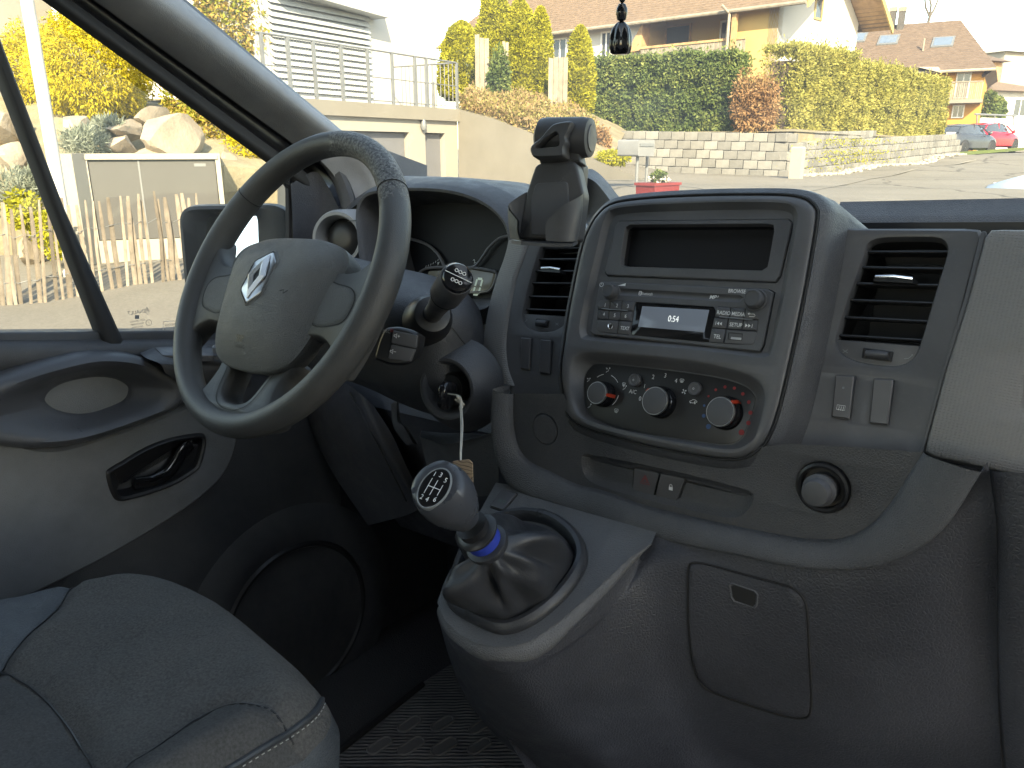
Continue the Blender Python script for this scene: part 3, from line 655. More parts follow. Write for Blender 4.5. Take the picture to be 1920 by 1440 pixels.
c = LP.px(*z7(806, 1012), TH + .002)
icon(LP, lk, M_white, [[c + V((-.0013, .0006)), c + V((-.0013, .0024)), c + V((0, .0034)), c + V((.0013, .0024)), c + V((.0013, .0006))]], [[c + V(q) for q in ((-.0021, -.0026), (.0021, -.0026), (.0021, .0008), (-.0021, .0008))]], h=TH + .0026, w=.0007)
mk('button_surround', *steps(LP, [(inset(resamp(rnd(LP.P([hq[0], lq[1], lq[2], hq[3]], TH), .004), 50), -.0012), TH + .0002), (inset(resamp(rnd(LP.P([hq[0], lq[1], lq[2], hq[3]], TH), .004), 50), -.0008), TH + .001), (resamp(rnd(LP.P([hq[0], lq[1], lq[2], hq[3]], TH), .004), 50), TH - .001)]), M_black, hz)
# cigarette lighter
lg = root('cigarette_lighter', 'round black cigarette lighter in its socket right of the tray', 'lighter', LP.pt(ligc))
mk('socket_ring', *lathe(LP.pt(ligc, -.003), LP.n, [(.0215, 0), (.0215, .006), (.0195, .0072), (.0175, .006), (.0165, -.004), (.0135, -.006)], 40), M_black, lg)
pl_c = LP.px(1540, 907, .016)
mk('plug', *lathe(LP.pt(ligc, -.006), LP.n, [(.0125, 0), (.0125, .012), (.0135, .0125), (.0138, .016), (.0115, .018), (.0112, .024), (.0105, .0262), (.0085, .027), (.0004, .0272)], 36), M_knob, lg)
# ================================================================ lower console and gear lever
con = root('lower_console', 'dark lower console with gear lever platform and storage flap', 'console', (-.33, .6, -.5))
PA, PN = V((0, .6, -.33)), V((0, -.41, 1)).normalized()
GPf = Fr(PA + V((-.45, 0, 0)), (1, 0, 0), PN)
E0 = [(820, 1130), (832, 1160), (858, 1187), (900, 1210), (950, 1215), (1000, 1200), (1060, 1155), (1120, 1102), (1180, 1045), (1222, 1018)]
gridp = coons(E0, [(930, 905), (1000, 915), (1080, 940), (1150, 965), (1232, 995)], [(820, 1130), (833, 1090), (862, 1035), (900, 958), (930, 905)], [(1222, 1018), (1232, 995)])
plat = loft([[onP(*p, PA, PN) for p in r] for r in gridp], closed=False)
mk('gear_platform', *plat, M_plat, con)
gc_ = onP(965, 1080, PA, PN)
lp0 = spl([onP(*p, PA, PN) for p in E0], 5); lr = [.0132 * min(1, .06 + (len(lp0) - 1 - k) / 14) for k in range(len(lp0))]
mk('platform_lip', *tube([p - PN * r_ + (gc_ - p).normalized() * r_ * .64 for p, r_ in zip(lp0, lr)], lr, 18), M_plat, con)
cols = [
 [(820, 1130, .451), (826, 1175, .453), (845, 1240, .468), (876, 1310, .49), (930, 1380, .53), (1000, 1440, .57), (1060, 1500, .60)],
 [(858, 1187, .437), (870, 1230, .443), (895, 1290, .462), (940, 1360, .49), (1005, 1420, .53), (1075, 1480, .57), (1150, 1540, .6)],
 [(950, 1215, .437), (965, 1262, .447), (1000, 1320, .468), (1050, 1380, .50), (1110, 1430, .54), (1180, 1490, .58), (1240, 1540, .6)],
 [(1060, 1155, .485), (1080, 1212, .495), (1105, 1290, .513), (1140, 1360, .54), (1190, 1430, .57), (1250, 1480, .6), (1310, 1540, .62)],
 [(1150, 1074, .545), (1172, 1130, .548), (1190, 1220, .553), (1212, 1310, .566), (1250, 1400, .588), (1310, 1460, .61), (1370, 1520, .63)],
 [(1222, 1000, .597), (1250, 1060, .583), (1270, 1170, .582), (1285, 1270, .59), (1310, 1370, .605), (1370, 1450, .63), (1420, 1520, .65)],
 [(1400, 1020, .604), (1400, 1100, .597), (1405, 1200, .597), (1405, 1290, .602), (1415, 1370, .615), (1450, 1450, .64), (1500, 1520, .66)],
 [(1583, 1045, .604), (1583, 1110, .600), (1580, 1200, .602), (1570, 1290, .607), (1570, 1380, .62), (1580, 1450, .64), (1600, 1520, .66)],
 [(1720, 1005, .607), (1730, 1090, .610), (1730, 1180, .615), (1725, 1280, .62), (1720, 1370, .63), (1720, 1450, .65), (1730, 1520, .67)],
 [(1852, 866, .632), (1868, 980, .633), (1870, 1100, .637), (1870, 1220, .641), (1872, 1330, .646), (1878, 1440, .655), (1882, 1520, .67)]]
G3 = [[onY(x, y, Y) for x, y, Y in c] for c in cols]
for i_, q_ in enumerate([(820, 1130), (858, 1187), (950, 1215), (1060, 1155), (1150, 1074)]):   # start tangent to the rolled lip
    p = onP(*q_, PA, PN); f_ = .6 if i_ == 4 else 1; G3[i_][0] = p - (gc_ - p).normalized() * .0050 * f_ - PN * .0120 * f_
    G3[i_].insert(1, G3[i_][0].lerp(G3[i_][1], .35) - PN * .006 - (gc_ - p).normalized() * .0015)
for i_ in range(5, len(G3)): G3[i_].insert(1, G3[i_][0].lerp(G3[i_][1], .35))
body = surf(G3, 6, 6); tb = bvh(body)
mk('console_body', *body, M_low, con)
mk('console_backing', *loft([[onY(x, y, .612) for x, y in ((1140, 955), (1340, 985))], [onY(x, y, .612) for x, y in ((1170, 1060), (1360, 1100))]], closed=False), M_low, con, smooth=0)
# side wall towards the pedals and the right end
left = [onP(*p, PA, PN) for p in [(820, 1130), (833, 1090), (862, 1035), (900, 958), (930, 905)]]
mk('console_side', *loft([left, [p + V((.01, .03, -.10)) for p in left], [p + V((.06, .10, -.30)) for p in left]], closed=False), M_low, con)
sp = G3[0]
mk('console_return', *loft([spl(sp, 5), [p + V((-.01, .10, .0)) for p in spl(sp, 5)]], closed=False), M_low, con)
bead = spl([drape(tb, x, y, .001) for x, y in [(1850, 985), (1838, 1050), (1836, 1150), (1838, 1250), (1842, 1330), (1852, 1395)]], 6)
rp = [[onY(1856, 880, .640), onY(1868, 1000, .640), onY(1870, 1150, .645), onY(1872, 1300, .652), onY(1882, 1440, .662), onY(1886, 1520, .675)],
      [onY(1880, 885, .618), onY(1890, 1000, .618), onY(1886, 1150, .625), onY(1890, 1300, .633), onY(1900, 1440, .645), onY(1905, 1520, .66)],
      [onY(2050, 890, .615), onY(2050, 1000, .618), onY(2050, 1150, .625), onY(2050, 1300, .633), onY(2050, 1440, .645), onY(2050, 1520, .66)]]
mk('knee_panel', *surf(rp, 4, 4), M_low, con)
# storage flap draped on the body
fl = spl([V(zr5(*p)) for p in [(480, 560), (482, 470), (500, 447), (560, 452), (700, 490), (850, 530), (930, 555), (975, 600), (990, 660), (998, 800), (1008, 1000), (1005, 1080), (980, 1112), (900, 1105), (750, 1060), (620, 1015), (545, 975), (505, 900), (485, 750)]], 4, True)
fp = MB(); fp.add(drape_patch(tb, fl, [(1.0, -.0005), (.992, -.002), (.986, .0004), (.975, .0012), (.9, .0012), (.6, .0012), (.3, .0012), (.02, .0012)]))
fp.out('storage_flap', M_low, con, smooth=50)
gpts = [drape(tb, p.x, p.y, .0002) for p in fl]; mk('flap_gap', *ringtube(gpts, .0011, 6), M_dark, con)
cut = [V(zr5(*p)) for p in [(660, 540), (675, 533), (770, 565), (780, 580), (776, 625), (765, 636), (680, 608), (668, 590)]]
fn = MB(); fn.add(drape_patch(tb, cut, [(1.08, .0014), (1.0, .0022), (.92, .0012), (.8, -.004)]))
fn.out('finger_notch', M_band, con, smooth=50)
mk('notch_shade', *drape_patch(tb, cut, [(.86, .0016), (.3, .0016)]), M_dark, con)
# eco button
eco = root('eco_button', 'small square eco button at the front of the gear platform', 'button', GPf.pt(GPf.px(945, 938)))
eq0 = GPf.P([zr3(1058, 553), zr3(1138, 572), zr3(1062, 662), zr3(993, 640)]); eq = rnd(eq0, .0022)
mk('push_cap', *slab(GPf, rnd(inset(eq0, .0008), .0016), -.002, .0022, .0006), M_btn, eco)
mk('button_frame', *steps(GPf, [(inset(eq, -.001), -.001), (inset(eq, -.0006), .0008), (eq, .0006), (eq, -.002)]), M_black, eco)
words(GPf, 'ECO', GPf.px(*zr3(1057, 610), .002), .0052, simple('eco_print', (.10, .17, .15), .6), eco, h=.0025)
# gear lever
gear = root('gear_lever', 'six speed gear lever with black knob and leather gaiter', 'gear lever', GPf.pt(GPf.px(970, 1090)))
ro = [zr3(*p) for p in [(850, 835), (785, 1000), (762, 1100), (800, 1172), (900, 1232), (1050, 1287), (1200, 1245), (1350, 1132), (1450, 1010), (1495, 900), (1470, 800), (1400, 722), (1300, 668), (1150, 650), (1000, 690), (910, 755)]]
roL = resamp(spl(GPf.P(ro, .004), 4, True), 96)
M_leath = plastic('gaiter_leather', (.019, .020, .023), .36, 500, .0001, var=.2)
mk('gaiter_bead', *steps(GPf, [(roL, -.001), (inset(roL, -.001), .003), (inset(roL, .0005), .0075), (inset(roL, .004), .0105), (inset(roL, .008), .0105), (inset(roL, .0115), .007), (inset(roL, .013), .001), (inset(roL, .014), -.004)]), M_leath, gear)
colC = at(903, 1008, .652); knC = at(838, 932, .617)
ax = (knC - colC).normalized()
base = inset(roL, .0125); bc = sum(base, V((0, 0))) / len(base)
Lp = []
for k in range(15):
    t = k / 14; row = []
    for j, p in enumerate(base):
        th = 2 * pi * j / len(base)
        b3 = GPf.pt(p, -.004); d = (GPf.pt(p, 0) - GPf.pt(bc, 0)).normalized()
        side = d - d.dot(ax) * ax; side = side.normalized() if side.length > 1e-4 else d
        e3 = colC - ax * .012 + side * .0175
        s = t ** .75
        q = b3.lerp(e3, s)
        bul = sin(pi * t ** .8) * (.013 + .015 * sin(3 * th + .6 + .8 * t) * (1 - .3 * t) + .011 * sin(5 * th + 1.9 + 2 * t) + .0065 * sin(9 * th - 3 * t) + .003 * sin(14 * th + 5 * t))
        bul *= 1 - .7 * max(0, d.y)
        nn = (PN * .55 + d * .6).normalized()
        row.append(q + nn * bul)
    Lp.append(row)
mk('gaiter', *loft(Lp), M_leath, gear, smooth=60)
sm = MB()
jj = [min(range(96), key=lambda i: (V(GPf.pt(roL[i])) - onP(880, 1165, PA, PN)).length), min(range(96), key=lambda i: (V(GPf.pt(roL[i])) - onP(1030, 965, PA, PN)).length)]
for j in jj:
    for dd in (-.6, .6):
        q = []
        for o_, h_ in ((-.0008, .0035), (.0007, .0079), (.004, .0108), (.008, .0108), (.0113, .0073)):
            l = inset(roL, o_); a_ = l[j].lerp(l[(j + 1) % 96], .5 + dd * .8); q.append(GPf.pt(a_, h_))
        sm.add(tube(q, .00035, 6))
sm.out('gaiter_stitching', M_black, gear)
M_tape = simple('blue_tape', (.02, .05, .36), .45, bmp=.0006, bsc=120)
mk('collar', *lathe(colC - ax * .014, ax, [(.0185, 0), (.0195, .003), (.0190, .006), (.0150, .008)], 32), M_leath, gear)
mk('blue_tape', *lathe(colC - ax * .007, ax, [(.0145, 0), (.0152, .002), (.0146, .005), (.0152, .008), (.0144, .0115)], 32), M_tape, gear)
rs = MB(); sd2 = ax.orthogonal()
rs.add(lathe(colC + ax * .005, ax, [(.0140, 0), (.0178, .001), (.0188, .004), (.0165, .0062), (.0135, .007), (.0138, .014)], 32)); rs.out('lifting_ring', M_black, gear)
# knob: egg with flattened badge
M_gk = plastic('gear_knob_plastic', (.032, .034, .040), .30, 700, .00005, var=.12, leather=False)
kp = [(.0128, -.036), (.0150, -.031), (.0195, -.024), (.0240, -.014), (.0268, -.003), (.0272, .007), (.0255, .017), (.0218, .025), (.0165, .0305), (.0095, .0335), (.0003, .0345)]
kvs, kfs = lathe(knC, ax, [(a * .88, b * .92) for a, b in kp], 40)
bn = (at(812, 912, 1).normalized() * -1 * .55 + ax * .75 + V((-.12, 0, .05))).normalized()
KF = Fr(knC + bn * .0205, (1, 0, 0), bn)
kvs = [p if (p - KF.o).dot(bn) < 0 else p - bn * ((p - KF.o).dot(bn) * .98) for p in kvs]
mk('knob', kvs, kfs, M_gk, gear, smooth=60)
bc_ = KF.px(815, 916)
bl = circ(bc_, .0128, 40, 1.34)
kb = mk('shift_badge', *slab(KF, bl, -.004, .0016, .0012), M_gloss, gear)
mk('badge_rim', *steps(KF, [(inset(bl, -.0008), -.003), (inset(bl, -.0008), .0012), (inset(bl, -.0002), .0017), (inset(bl, .0004), .0014)]), M_dim, kb)
hs = KF; q = lambda a, b: bc_ + V((a * .85, b * .9))
icon(hs, kb, M_white, [[q(-.0065, 0), q(.0075, 0)], [q(-.0065, .0075), q(-.0065, -.0075)], [q(0, .0075), q(0, -.0075)], [q(.0075, .005), q(.0075, -.0055)]], h=.0018, w=.0006, name='shift_gate')
for s, a, b in (('1', -.0065, .0115), ('3', 0, .0125), ('5', .0075, .0095), ('2', -.0065, -.0115), ('4', 0, -.0118), ('6', .0075, -.0095)): words(hs, s, q(a, b), .0058, M_white, kb, h=.0018)
# ================================================================ steering wheel
WB = radians(32); wn = V((0, -cos(WB), sin(WB)))
WF = Fr(at(529, 523, .88), (1, 0, 0), wn)
sw = root('steering_wheel', 'black steering wheel with worn rim and airbag hub badge', 'steering wheel', WF.pt((0, -.19)))
def rim_mat():
    m, nt, b = newmat('rim_polyurethane'); co = coord(nt)
    geo = nd(nt, 'ShaderNodeSeparateXYZ'); nt.links.new(co, geo.inputs[0])
    f = ramp(nt, noi(nt, co, 12, 5, .6), [(.3, 0.0), (.7, 1.0)])
    base = mixc(nt, f, (.062, .061, .060), (.085, .083, .081))
    # peeling skin on the upper right of the rim
    d = nd(nt, 'ShaderNodeVectorMath', operation='DISTANCE'); nt.links.new(co, d.inputs[0])
    tgt = vw(WF.pt((.088, .150), .006)) - BASE[sw]; d.inputs[1].default_value = tgt
    dn = nd(nt, 'ShaderNodeMath', operation='ADD'); nt.links.new(d.outputs['Value'], dn.inputs[0])
    nn = nd(nt, 'ShaderNodeMath', operation='MULTIPLY'); nt.links.new(noi(nt, co, 60, 4, .65), nn.inputs[0]); nn.inputs[1].default_value = .06
    nt.links.new(nn.outputs[0], dn.inputs[1])
    mask = ramp(nt, dn.outputs[0], [(.112, 1.0), (.118, 0.0)])
    pat = ramp(nt, noi(nt, co, 330, 5, .72), [(.42, 0.0), (.60, 1.0)])
    worn = mixc(nt, pat, (.045, .045, .047), (.26, .25, .24))
    base2 = mixc(nt, mask, base, worn); nt.links.new(base2, b.inputs['Base Color'])
    b.inputs['Roughness'].default_value = .47
    g = ramp(nt, vor(nt, co, 520), [(0, 0.0), (.25, 1.0)])
    b1 = bump(nt, g, None, .00012); mm = nd(nt, 'ShaderNodeMath', operation='MULTIPLY'); nt.links.new(mask, mm.inputs[0]); nt.links.new(pat, mm.inputs[1])
    bump(nt, mm.outputs[0], b, .0009, 1, b1); return m
M_rim = rim_mat()
M_hub = plastic('airbag_cover', (.084, .082, .080), .46, 560, .0006, var=.12)
RR, RT = .1745, .0158
rv = []
N = 120
for i in range(N):
    a = 2 * pi * i / N; d = V((cos(a), sin(a)))
    rt = RT * (1 + .06 * cos(2 * a))
    rv.append([WF.pt(d * (RR + rt * cos(q) * .95), rt * sin(q) * 1.06) for q in (2 * pi * j / 24 for j in range(24))])
mk('rim', *loft(rv + [rv[0]]), M_rim, sw, smooth=60)
for ang in (radians(38), radians(142)):
    d = V((cos(ang), sin(ang)))
    e = [WF.pt(d * (RR + (RT * 1.03) * cos(t) * .95), RT * 1.03 * sin(t) * 1.06) for t in [2 * pi * j / 24 for j in range(24)]]
    mk('rim_seam', *ringtube(e, .00055, 6), M_dark, sw)
# spokes (left, right) as curved plates, bottom pair with opening
def plate(l, h0, h1, bev): return slab(WF, l, h0, h1, bev, 4)
for s in (-1, 1):
    l = [V((s * x, y)) for x, y in ((.080, .014), (.108, .011), (.132, .014), (.150, .028), (.161, .048), (.170, .050), (.175, .010), (.174, -.035), (.168, -.070), (.157, -.098), (.148, -.092), (.134, -.073), (.112, -.063), (.080, -.060), (.078, -.02))]
    l = spl(l, 4, True)
    if s < 0: l = l[::-1]
    L = []
    for h, i_ in ((-.022, .003), (-.014, .0), (-.002, .0), (.0025, .0012), (.0045, .0032)): L.append([WF.pt(p, h) for p in inset(l, i_)])
    sp_ = mk('spoke', *loft(L, True, True), M_rim, sw, smooth=50)
    pl_ = [V((s * x, y)) for x, y in ((.088, -.002), (.112, -.004), (.136, -.008), (.146, -.020), (.142, -.040), (.126, -.048), (.095, -.050), (.090, -.030))]
    pl_ = spl(pl_, 4, True)
    if s < 0: pl_ = pl_[::-1]
    mk('spoke_insert', *steps(WF, [(pl_, .000), (pl_, .0044), (inset(pl_, .0010), .0052), (inset(pl_, .005), .0058)], False, True), M_hub, sp_)
    mk('insert_gap', *stroke(WF, inset(pl_, -.0008), .0014, .0049, True), M_dark, sp_, smooth=0)
bo = [(-.070, -.090), (-.066, -.115), (-.072, -.142), (-.088, -.158), (-.06, -.171), (0, -.180), (.06, -.171), (.088, -.158), (.072, -.142), (.066, -.115), (.070, -.090), (0, -.088)]
bi = [(-.038, -.098), (-.036, -.115), (-.029, -.140), (-.016, -.149), (0, -.151), (.016, -.149), (.029, -.140), (.036, -.115), (.038, -.098), (0, -.096)]
boL = resamp(spl([V(p) for p in bo], 4, True), 72); biL = resamp(spl([V(p) for p in bi], 4, True), 72)
bs = MB()
lh = lambda p: -.008 + .010 * max(0, min(1, (-.105 - p.y) / .05))
def lst(seq): return loft([[WF.pt(p, h + lh(p)) for p in l] for l, h in seq])
bs.add(lst([(boL, -.022), (boL, -.004), (inset(boL, .002), .001), (inset(boL, .005), .003)]))
hv_, hf_ = holes(WF, inset(boL, .005), [inset(biL, -.003)], .003); bs.add(([p + wn * lh(V(((p - WF.o).dot(WF.u), (p - WF.o).dot(WF.v)))) for p in hv_], hf_))
bs.add(lst([(inset(biL, -.003), .003), (inset(biL, -.001), .001), (biL, -.006), (inset(biL, .001), -.024)]))
b0 = bs.out('lower_spoke', M_rim, sw, smooth=45)
gl_ = inset(biL, -.0085)
gv0, gf0 = stroke(WF, gl_[6:72] + gl_[:1], .0012, .0036); mk('spoke_trim_gap', [p + wn * lh(V(((p - WF.o).dot(WF.u), (p - WF.o).dot(WF.v)))) for p in gv0], gf0, M_dark, b0, smooth=0)
# hub
hv = [(0, .050), (.04, .049), (.075, .044), (.100, .036), (.112, .022), (.110, 0), (.104, -.028), (.097, -.055), (.087, -.080), (.070, -.100), (.042, -.111), (0, -.114)]
hp_ = [V(p) for p in hv] + [V((-x, y)) for x, y in hv[-2:0:-1]]
hl = resamp(spl(hp_, 5, True), 96); hc = V((0, -.028))
def hubh(p, t):                                            # a crease runs down each side of the face
    r = 1 - t; x = abs(p.x)
    return .0255 * (1 - (r ** 2.6)) - .004 * max(0, x - .055) / .05
L = [[WF.pt(p, -.02) for p in inset(hl, .004)], [WF.pt(p, -.004) for p in inset(hl, .0005)], [WF.pt(p, .002) for p in hl]]
for t in (.02, .05, .1, .16, .24, .34, .46, .6, .75, .9, .985):
    l = [hc + (p - hc) * (1 - t) for p in hl]; L.append([WF.pt(p, .004 + hubh(p, t)) for p in l])
hubvf = loft(L, False, True); th_ = bvh(hubvf)
hub = mk('airbag_cover', *hubvf, M_hub, sw, smooth=50)
HB = Fr(WF.pt((0, 0), .030), (1, 0, 0), wn)
def onhub(a, b, off): 
    o = WF.pt((a, b), .08); h = th_.ray_cast(o, -wn); return h[0] + wn * off if h[0] else WF.pt((a, b), .03 + off)
def hubpoly(loops, name, mat, par, offs):                  # badge pieces that follow the hub surface
    vs, fs = loft([[onhub(p.x, p.y, o) for p in l] for l, o in zip(loops, offs)], False, True); return mk(name, vs, fs, mat, par)
lc = V((0, -.010))
hexo = rnd([lc + V(q) * 1.0 for q in ((0, .034), (.0215, .019), (.0215, -.019), (0, -.034), (-.0215, -.019), (-.0215, .019))], .004)
hubpoly([inset(hexo, -.003), inset(hexo, -.0005), hexo], 'badge_recess', M_hub, hub, [.0002, .0016, .0004])
hexi = inset(hexo, .0008)
hubpoly([hexi, hexi, inset(hexi, .001)], 'badge_plate', M_silver, hub, [-.001, .0012, .0018])
do = [lc + V(q) for q in ((0, .028), (.0165, 0), (0, -.028), (-.0165, 0))]; di = [lc + V(q) for q in ((0, .0105), (.0056, 0), (0, -.0105), (-.0056, 0))]
dm = MB()
dd = lambda l, o: [onhub(p.x, p.y, o) for p in l]
mid = [(a + b) / 2 for a, b in zip(do, di)]
dm.add(loft([dd(do, .0015), dd(do, .0030), dd(mid, .0052), dd(di, .0030), dd(di, .0014)]))
dm.out('diamond_emblem', simple('bright_chrome', (.92, .92, .93), .30, .75), hub, smooth=20)
mk('emblem_center', *loft([dd([lc + (p - lc) * 1.02 for p in di], .0022)], False, True), M_dark, hub, smooth=0)
for s, b, z in (('SRP', -.082, .0095), ('AIRBAG', -.0905, .0052)):
    vs, fs = textvf(s, WF, (0, b), z, 0, bold=.03 if s == 'SRP' else 0)
    vs = [onhub((p - WF.o).dot(WF.u), (p - WF.o).dot(WF.v), .0004) for p in vs]
    mk('embossed_lettering', vs, fs, M_black, hub, smooth=0, recalc=False)
for x, y in ((-.062, -.018), (.052, -.024)):
    vs, fs = stroke(WF, [V((x - .005, y)), V((x, y + .002)), V((x + .001, y - .002)), V((x + .006, y + .002))], .0012, 0)
    mk('horn_mark', [onhub((p - WF.o).dot(WF.u), (p - WF.o).dot(WF.v), .0004) for p in vs], fs, M_black, hub, smooth=0, recalc=False)
# ================================================================ steering column
colm = root('steering_column', 'dark steering column cowl with ignition lock behind the wheel', 'steering column', WF.pt((0, -.05), -.2))
gr = [
 [(560, 470, .66), (640, 478, .66), (700, 492, .665), (760, 505, .67), (820, 520, .68), (870, 545, .70), (900, 580, .725)],
 [(560, 520, .60), (640, 530, .60), (700, 540, .605), (760, 548, .615), (820, 558, .63), (872, 575, .66), (905, 605, .70)],
 [(560, 570, .58), (640, 580, .58), (700, 588, .585), (760, 592, .595), (820, 600, .612), (872, 612, .645), (910, 640, .69)],
 [(560, 640, .58), (640, 645, .58), (700, 650, .585), (760, 655, .595), (820, 665, .61), (872, 675, .645), (912, 690, .69)],
 [(560, 690, .60), (640, 695, .60), (690, 708, .60), (750, 725, .605), (820, 735, .618), (872, 735, .65), (910, 735, .69)],
 [(560, 700, .64), (640, 708, .64), (690, 724, .64), (750, 752, .64), (820, 775, .65), (872, 775, .67), (905, 765, .70)],
 [(560, 700, .72), (640, 712, .72), (690, 728, .72), (750, 756, .72), (820, 780, .73), (870, 782, .74), (905, 772, .75)]]
cg = [[onY(x, y, Y) for x, y, Y in r] for r in gr]
cvf = surf(cg, 5, 5); tcw = bvh(cvf)
mk('cowl', *cvf, M_dash, colm)
zr7 = lambda x, y: (640 + x / 4.8, 560 + y / 4.8)
mk('cowl_joint', *tube(spl([drape(tcw, *zr7(*p), .0003) for p in [(880, 200), (960, 235), (1020, 290), (1080, 370), (1150, 455), (1210, 505), (1275, 532)]], 5), .0006, 6), M_dark, colm)
# ignition
igc = drape(tcw, *zr7(950, 760), .012)
ign = (V((.25, -1, .12))).normalized(); IG = Fr(igc + ign * .004, (1, 0, 0), ign)
mk('ignition_surround', *lathe(igc - ign * .02, ign, [(.058, -.01), (.048, .010), (.040, .022), (.0365, .0262), (.0335, .0262), (.0300, .0235), (.0285, .018), (.024, -.004)], 44, False, True), M_dash, colm)
mk('ignition_barrel', *lathe(igc - ign * .02, ign, [(.0190, -.003), (.0180, .016), (.0165, .018), (.0150, .0165), (.0004, .016)], 36), M_black, colm)
# stalk
st = root('wiper_stalk', 'black wiper stalk with round end button on the steering column', 'stalk', drape(tcw, 800, 600))
a0 = drape(tcw, 798, 600, -.01); a1 = at(858, 521, .735)
sdv = (a1 - a0).normalized()
mk('stalk_boot', *lathe(a0 + sdv * .008, sdv, [(.030, -.01), (.0265, .008), (.0235, .020), (.0205, .025), (.0165, .026)], 28, ell=1.0), M_black, st)
Ls = (a1 - a0).length
mk('stalk_arm', *lathe(a0, sdv, [(.0105, .02), (.0108, Ls * .35), (.0122, Ls * .5), (.0158, Ls * .66), (.0168, Ls * .68), (.0172, Ls * .92), (.0166, Ls * .975), (.0156, Ls * .99)], 32), M_btn, st)
mk('twist_ring_gap', *lathe(a0, sdv, [(.01735, Ls * .685), (.01735, Ls * .70)], 32, False, False), M_dark, st)
mk('end_button', *lathe(a0, sdv, [(.0152, Ls * .97), (.0150, Ls * 1.0), (.0135, Ls * 1.012), (.0004, Ls * 1.02)], 28), M_gloss, st)
SF = Fr(a0 + sdv * (Ls * 1.021), (1, 0, 0), sdv)
icon(SF, st, M_white, [[V((-.014, 0)), V((.014, 0))]] + [circ((x, y), .0016, 10) + [V((x + .0016, y))] for x, y in ((-.004, .005), (0, .005), (.004, .005), (-.004, -.005), (0, -.005), (.004, -.005))], h=.0006, w=.0007)
# radio remote
ar = root('audio_remote', 'black audio remote pod with volume keys on the steering column', 'remote control', drape(tcw, 720, 680))
RF = Fr(at(*zr7(520, 430), .80), (1, 0, 0), (.50, -.84, .22))
rq = [RF.px(*zr7(*p)) for p in [(380, 262), (500, 248), (620, 275), (708, 318), (690, 440), (630, 575), (560, 605), (430, 598), (285, 545), (330, 380)]]
rqL = resamp(rnd(rq, .004), 60)
RHh = 0
mk('pod_body', *steps(RF, [(inset(rqL, .004), -.035), (rqL, -.006), (inset(rqL, .001), -.002), (inset(rqL, .003), 0)], False, True), M_black, ar)
for q4 in ([(470, 285), (690, 330), (680, 445), (450, 400)], [(455, 412), (675, 458), (628, 568), (425, 540)]):
    mk('volume_key', *slab(RF, rnd(RF.P([zr7(*p) for p in q4]), .002), -.001, .0022, .001), M_btn, ar)
for (x, y), s in (((500, 335), '+'), ((465, 475), '-')):
    c = RF.px(*zr7(x, y)); icon(RF, ar, M_white, [[c + V(q) * .001 for q in ((-2.2, .8), (-2.2, -.8), (-.8, -.8), (.6, -2.4), (.6, 2.4), (-.8, .8), (-2.2, .8))], [c + V((1.6, 0)) * .001, c + V((4.2, 0)) * .001]] + ([[c + V((2.9, 1.3)) * .001, c + V((2.9, -1.3)) * .001]] if s == '+' else []), h=.0026, w=.0005)
words(RF, 'SRC', RF.px(*zr7(408, 295)), .005, M_dim, ar, h=.0004); words(RF, 'III', RF.px(*zr7(455, 288)), .005, M_rdot, ar, h=.0004)
# key and tag
ky = root('ignition_key', 'black car key standing in the ignition lock', 'key', igc)
kd = (ign * .8 + V((.10, 0, 0))).normalized(); kb0 = igc - ign * .010 + V((.008, 0, -.003))
kx = V((.12, .1, 1)).normalized()
side_ = kd.cross(kx).normalized()
mk('blade', *box(kb0 + kd * .004, (.002, .02, .008), Matrix((side_, kd, kx)).transposed()), M_silver, ky)
Lk = []
for t, w_, th in ((0, .009, .0045), (.006, .0125, .0062), (.018, .0165, .0070), (.030, .0170, .0068), (.038, .0130, .0052), (.041, .006, .003)):
    Lk.append([kb0 + kd * (.010 + t) + side_ * th * (abs(cos(q)) ** .6) * (1 if cos(q) >= 0 else -1) + kx * w_ * (abs(sin(q)) ** .7) * (1 if sin(q) >= 0 else -1) for q in [2 * pi * j / 20 for j in range(20)]])
mk('key_head', *loft(Lk, True, True), M_gloss, ky, smooth=50)
kt = kb0 + kd * .046 + kx * -.004
tagp = at(866, 870, .70)
cordp = at(860, 742, kt.length / ray(860, 742).length)
M_cord = simple('natural_twine', (.55, .52, .46), .9, bmp=.0004, bsc=900)
cord = root('key_tag', 'brown kraft paper tag hanging on twine behind the gear knob', 'tag', at(878, 895, .70))
c0 = at(862, 745, .78)
tw = MB()
kt = c0
for o_ in (-.0007, .0007): tw.add(tube(spl([at(840, 738, .795), c0 + V((0, 0, .001)), at(864, 760, .775) + V((o_, 0, 0)), at(866, 800, .755) + V((o_ * 1.5, 0, 0)), at(864 + o_ * 900, 850, .725), at(864, 884, .705)], 5), .0007, 6))
for k in range(6): tw.add(lathe(c0 + V((random.uniform(-.002, .002), random.uniform(-.002, .002), -.002 * k)), V((random.uniform(-1, 1), random.uniform(-1, 1), .6)), [(.0008, -.004), (.0018, 0), (.0008, .004)], 8))
tw.out('twine', M_cord, cord)
TF = Fr(at(876, 900, .70), (1, 0, 0), (.25, -.95, .2))
tg = [TF.px(*zr3(*p)) for p in [(800, 402), (815, 398), (885, 390), (905, 410), (908, 560), (906, 640), (830, 640), (812, 480)]]
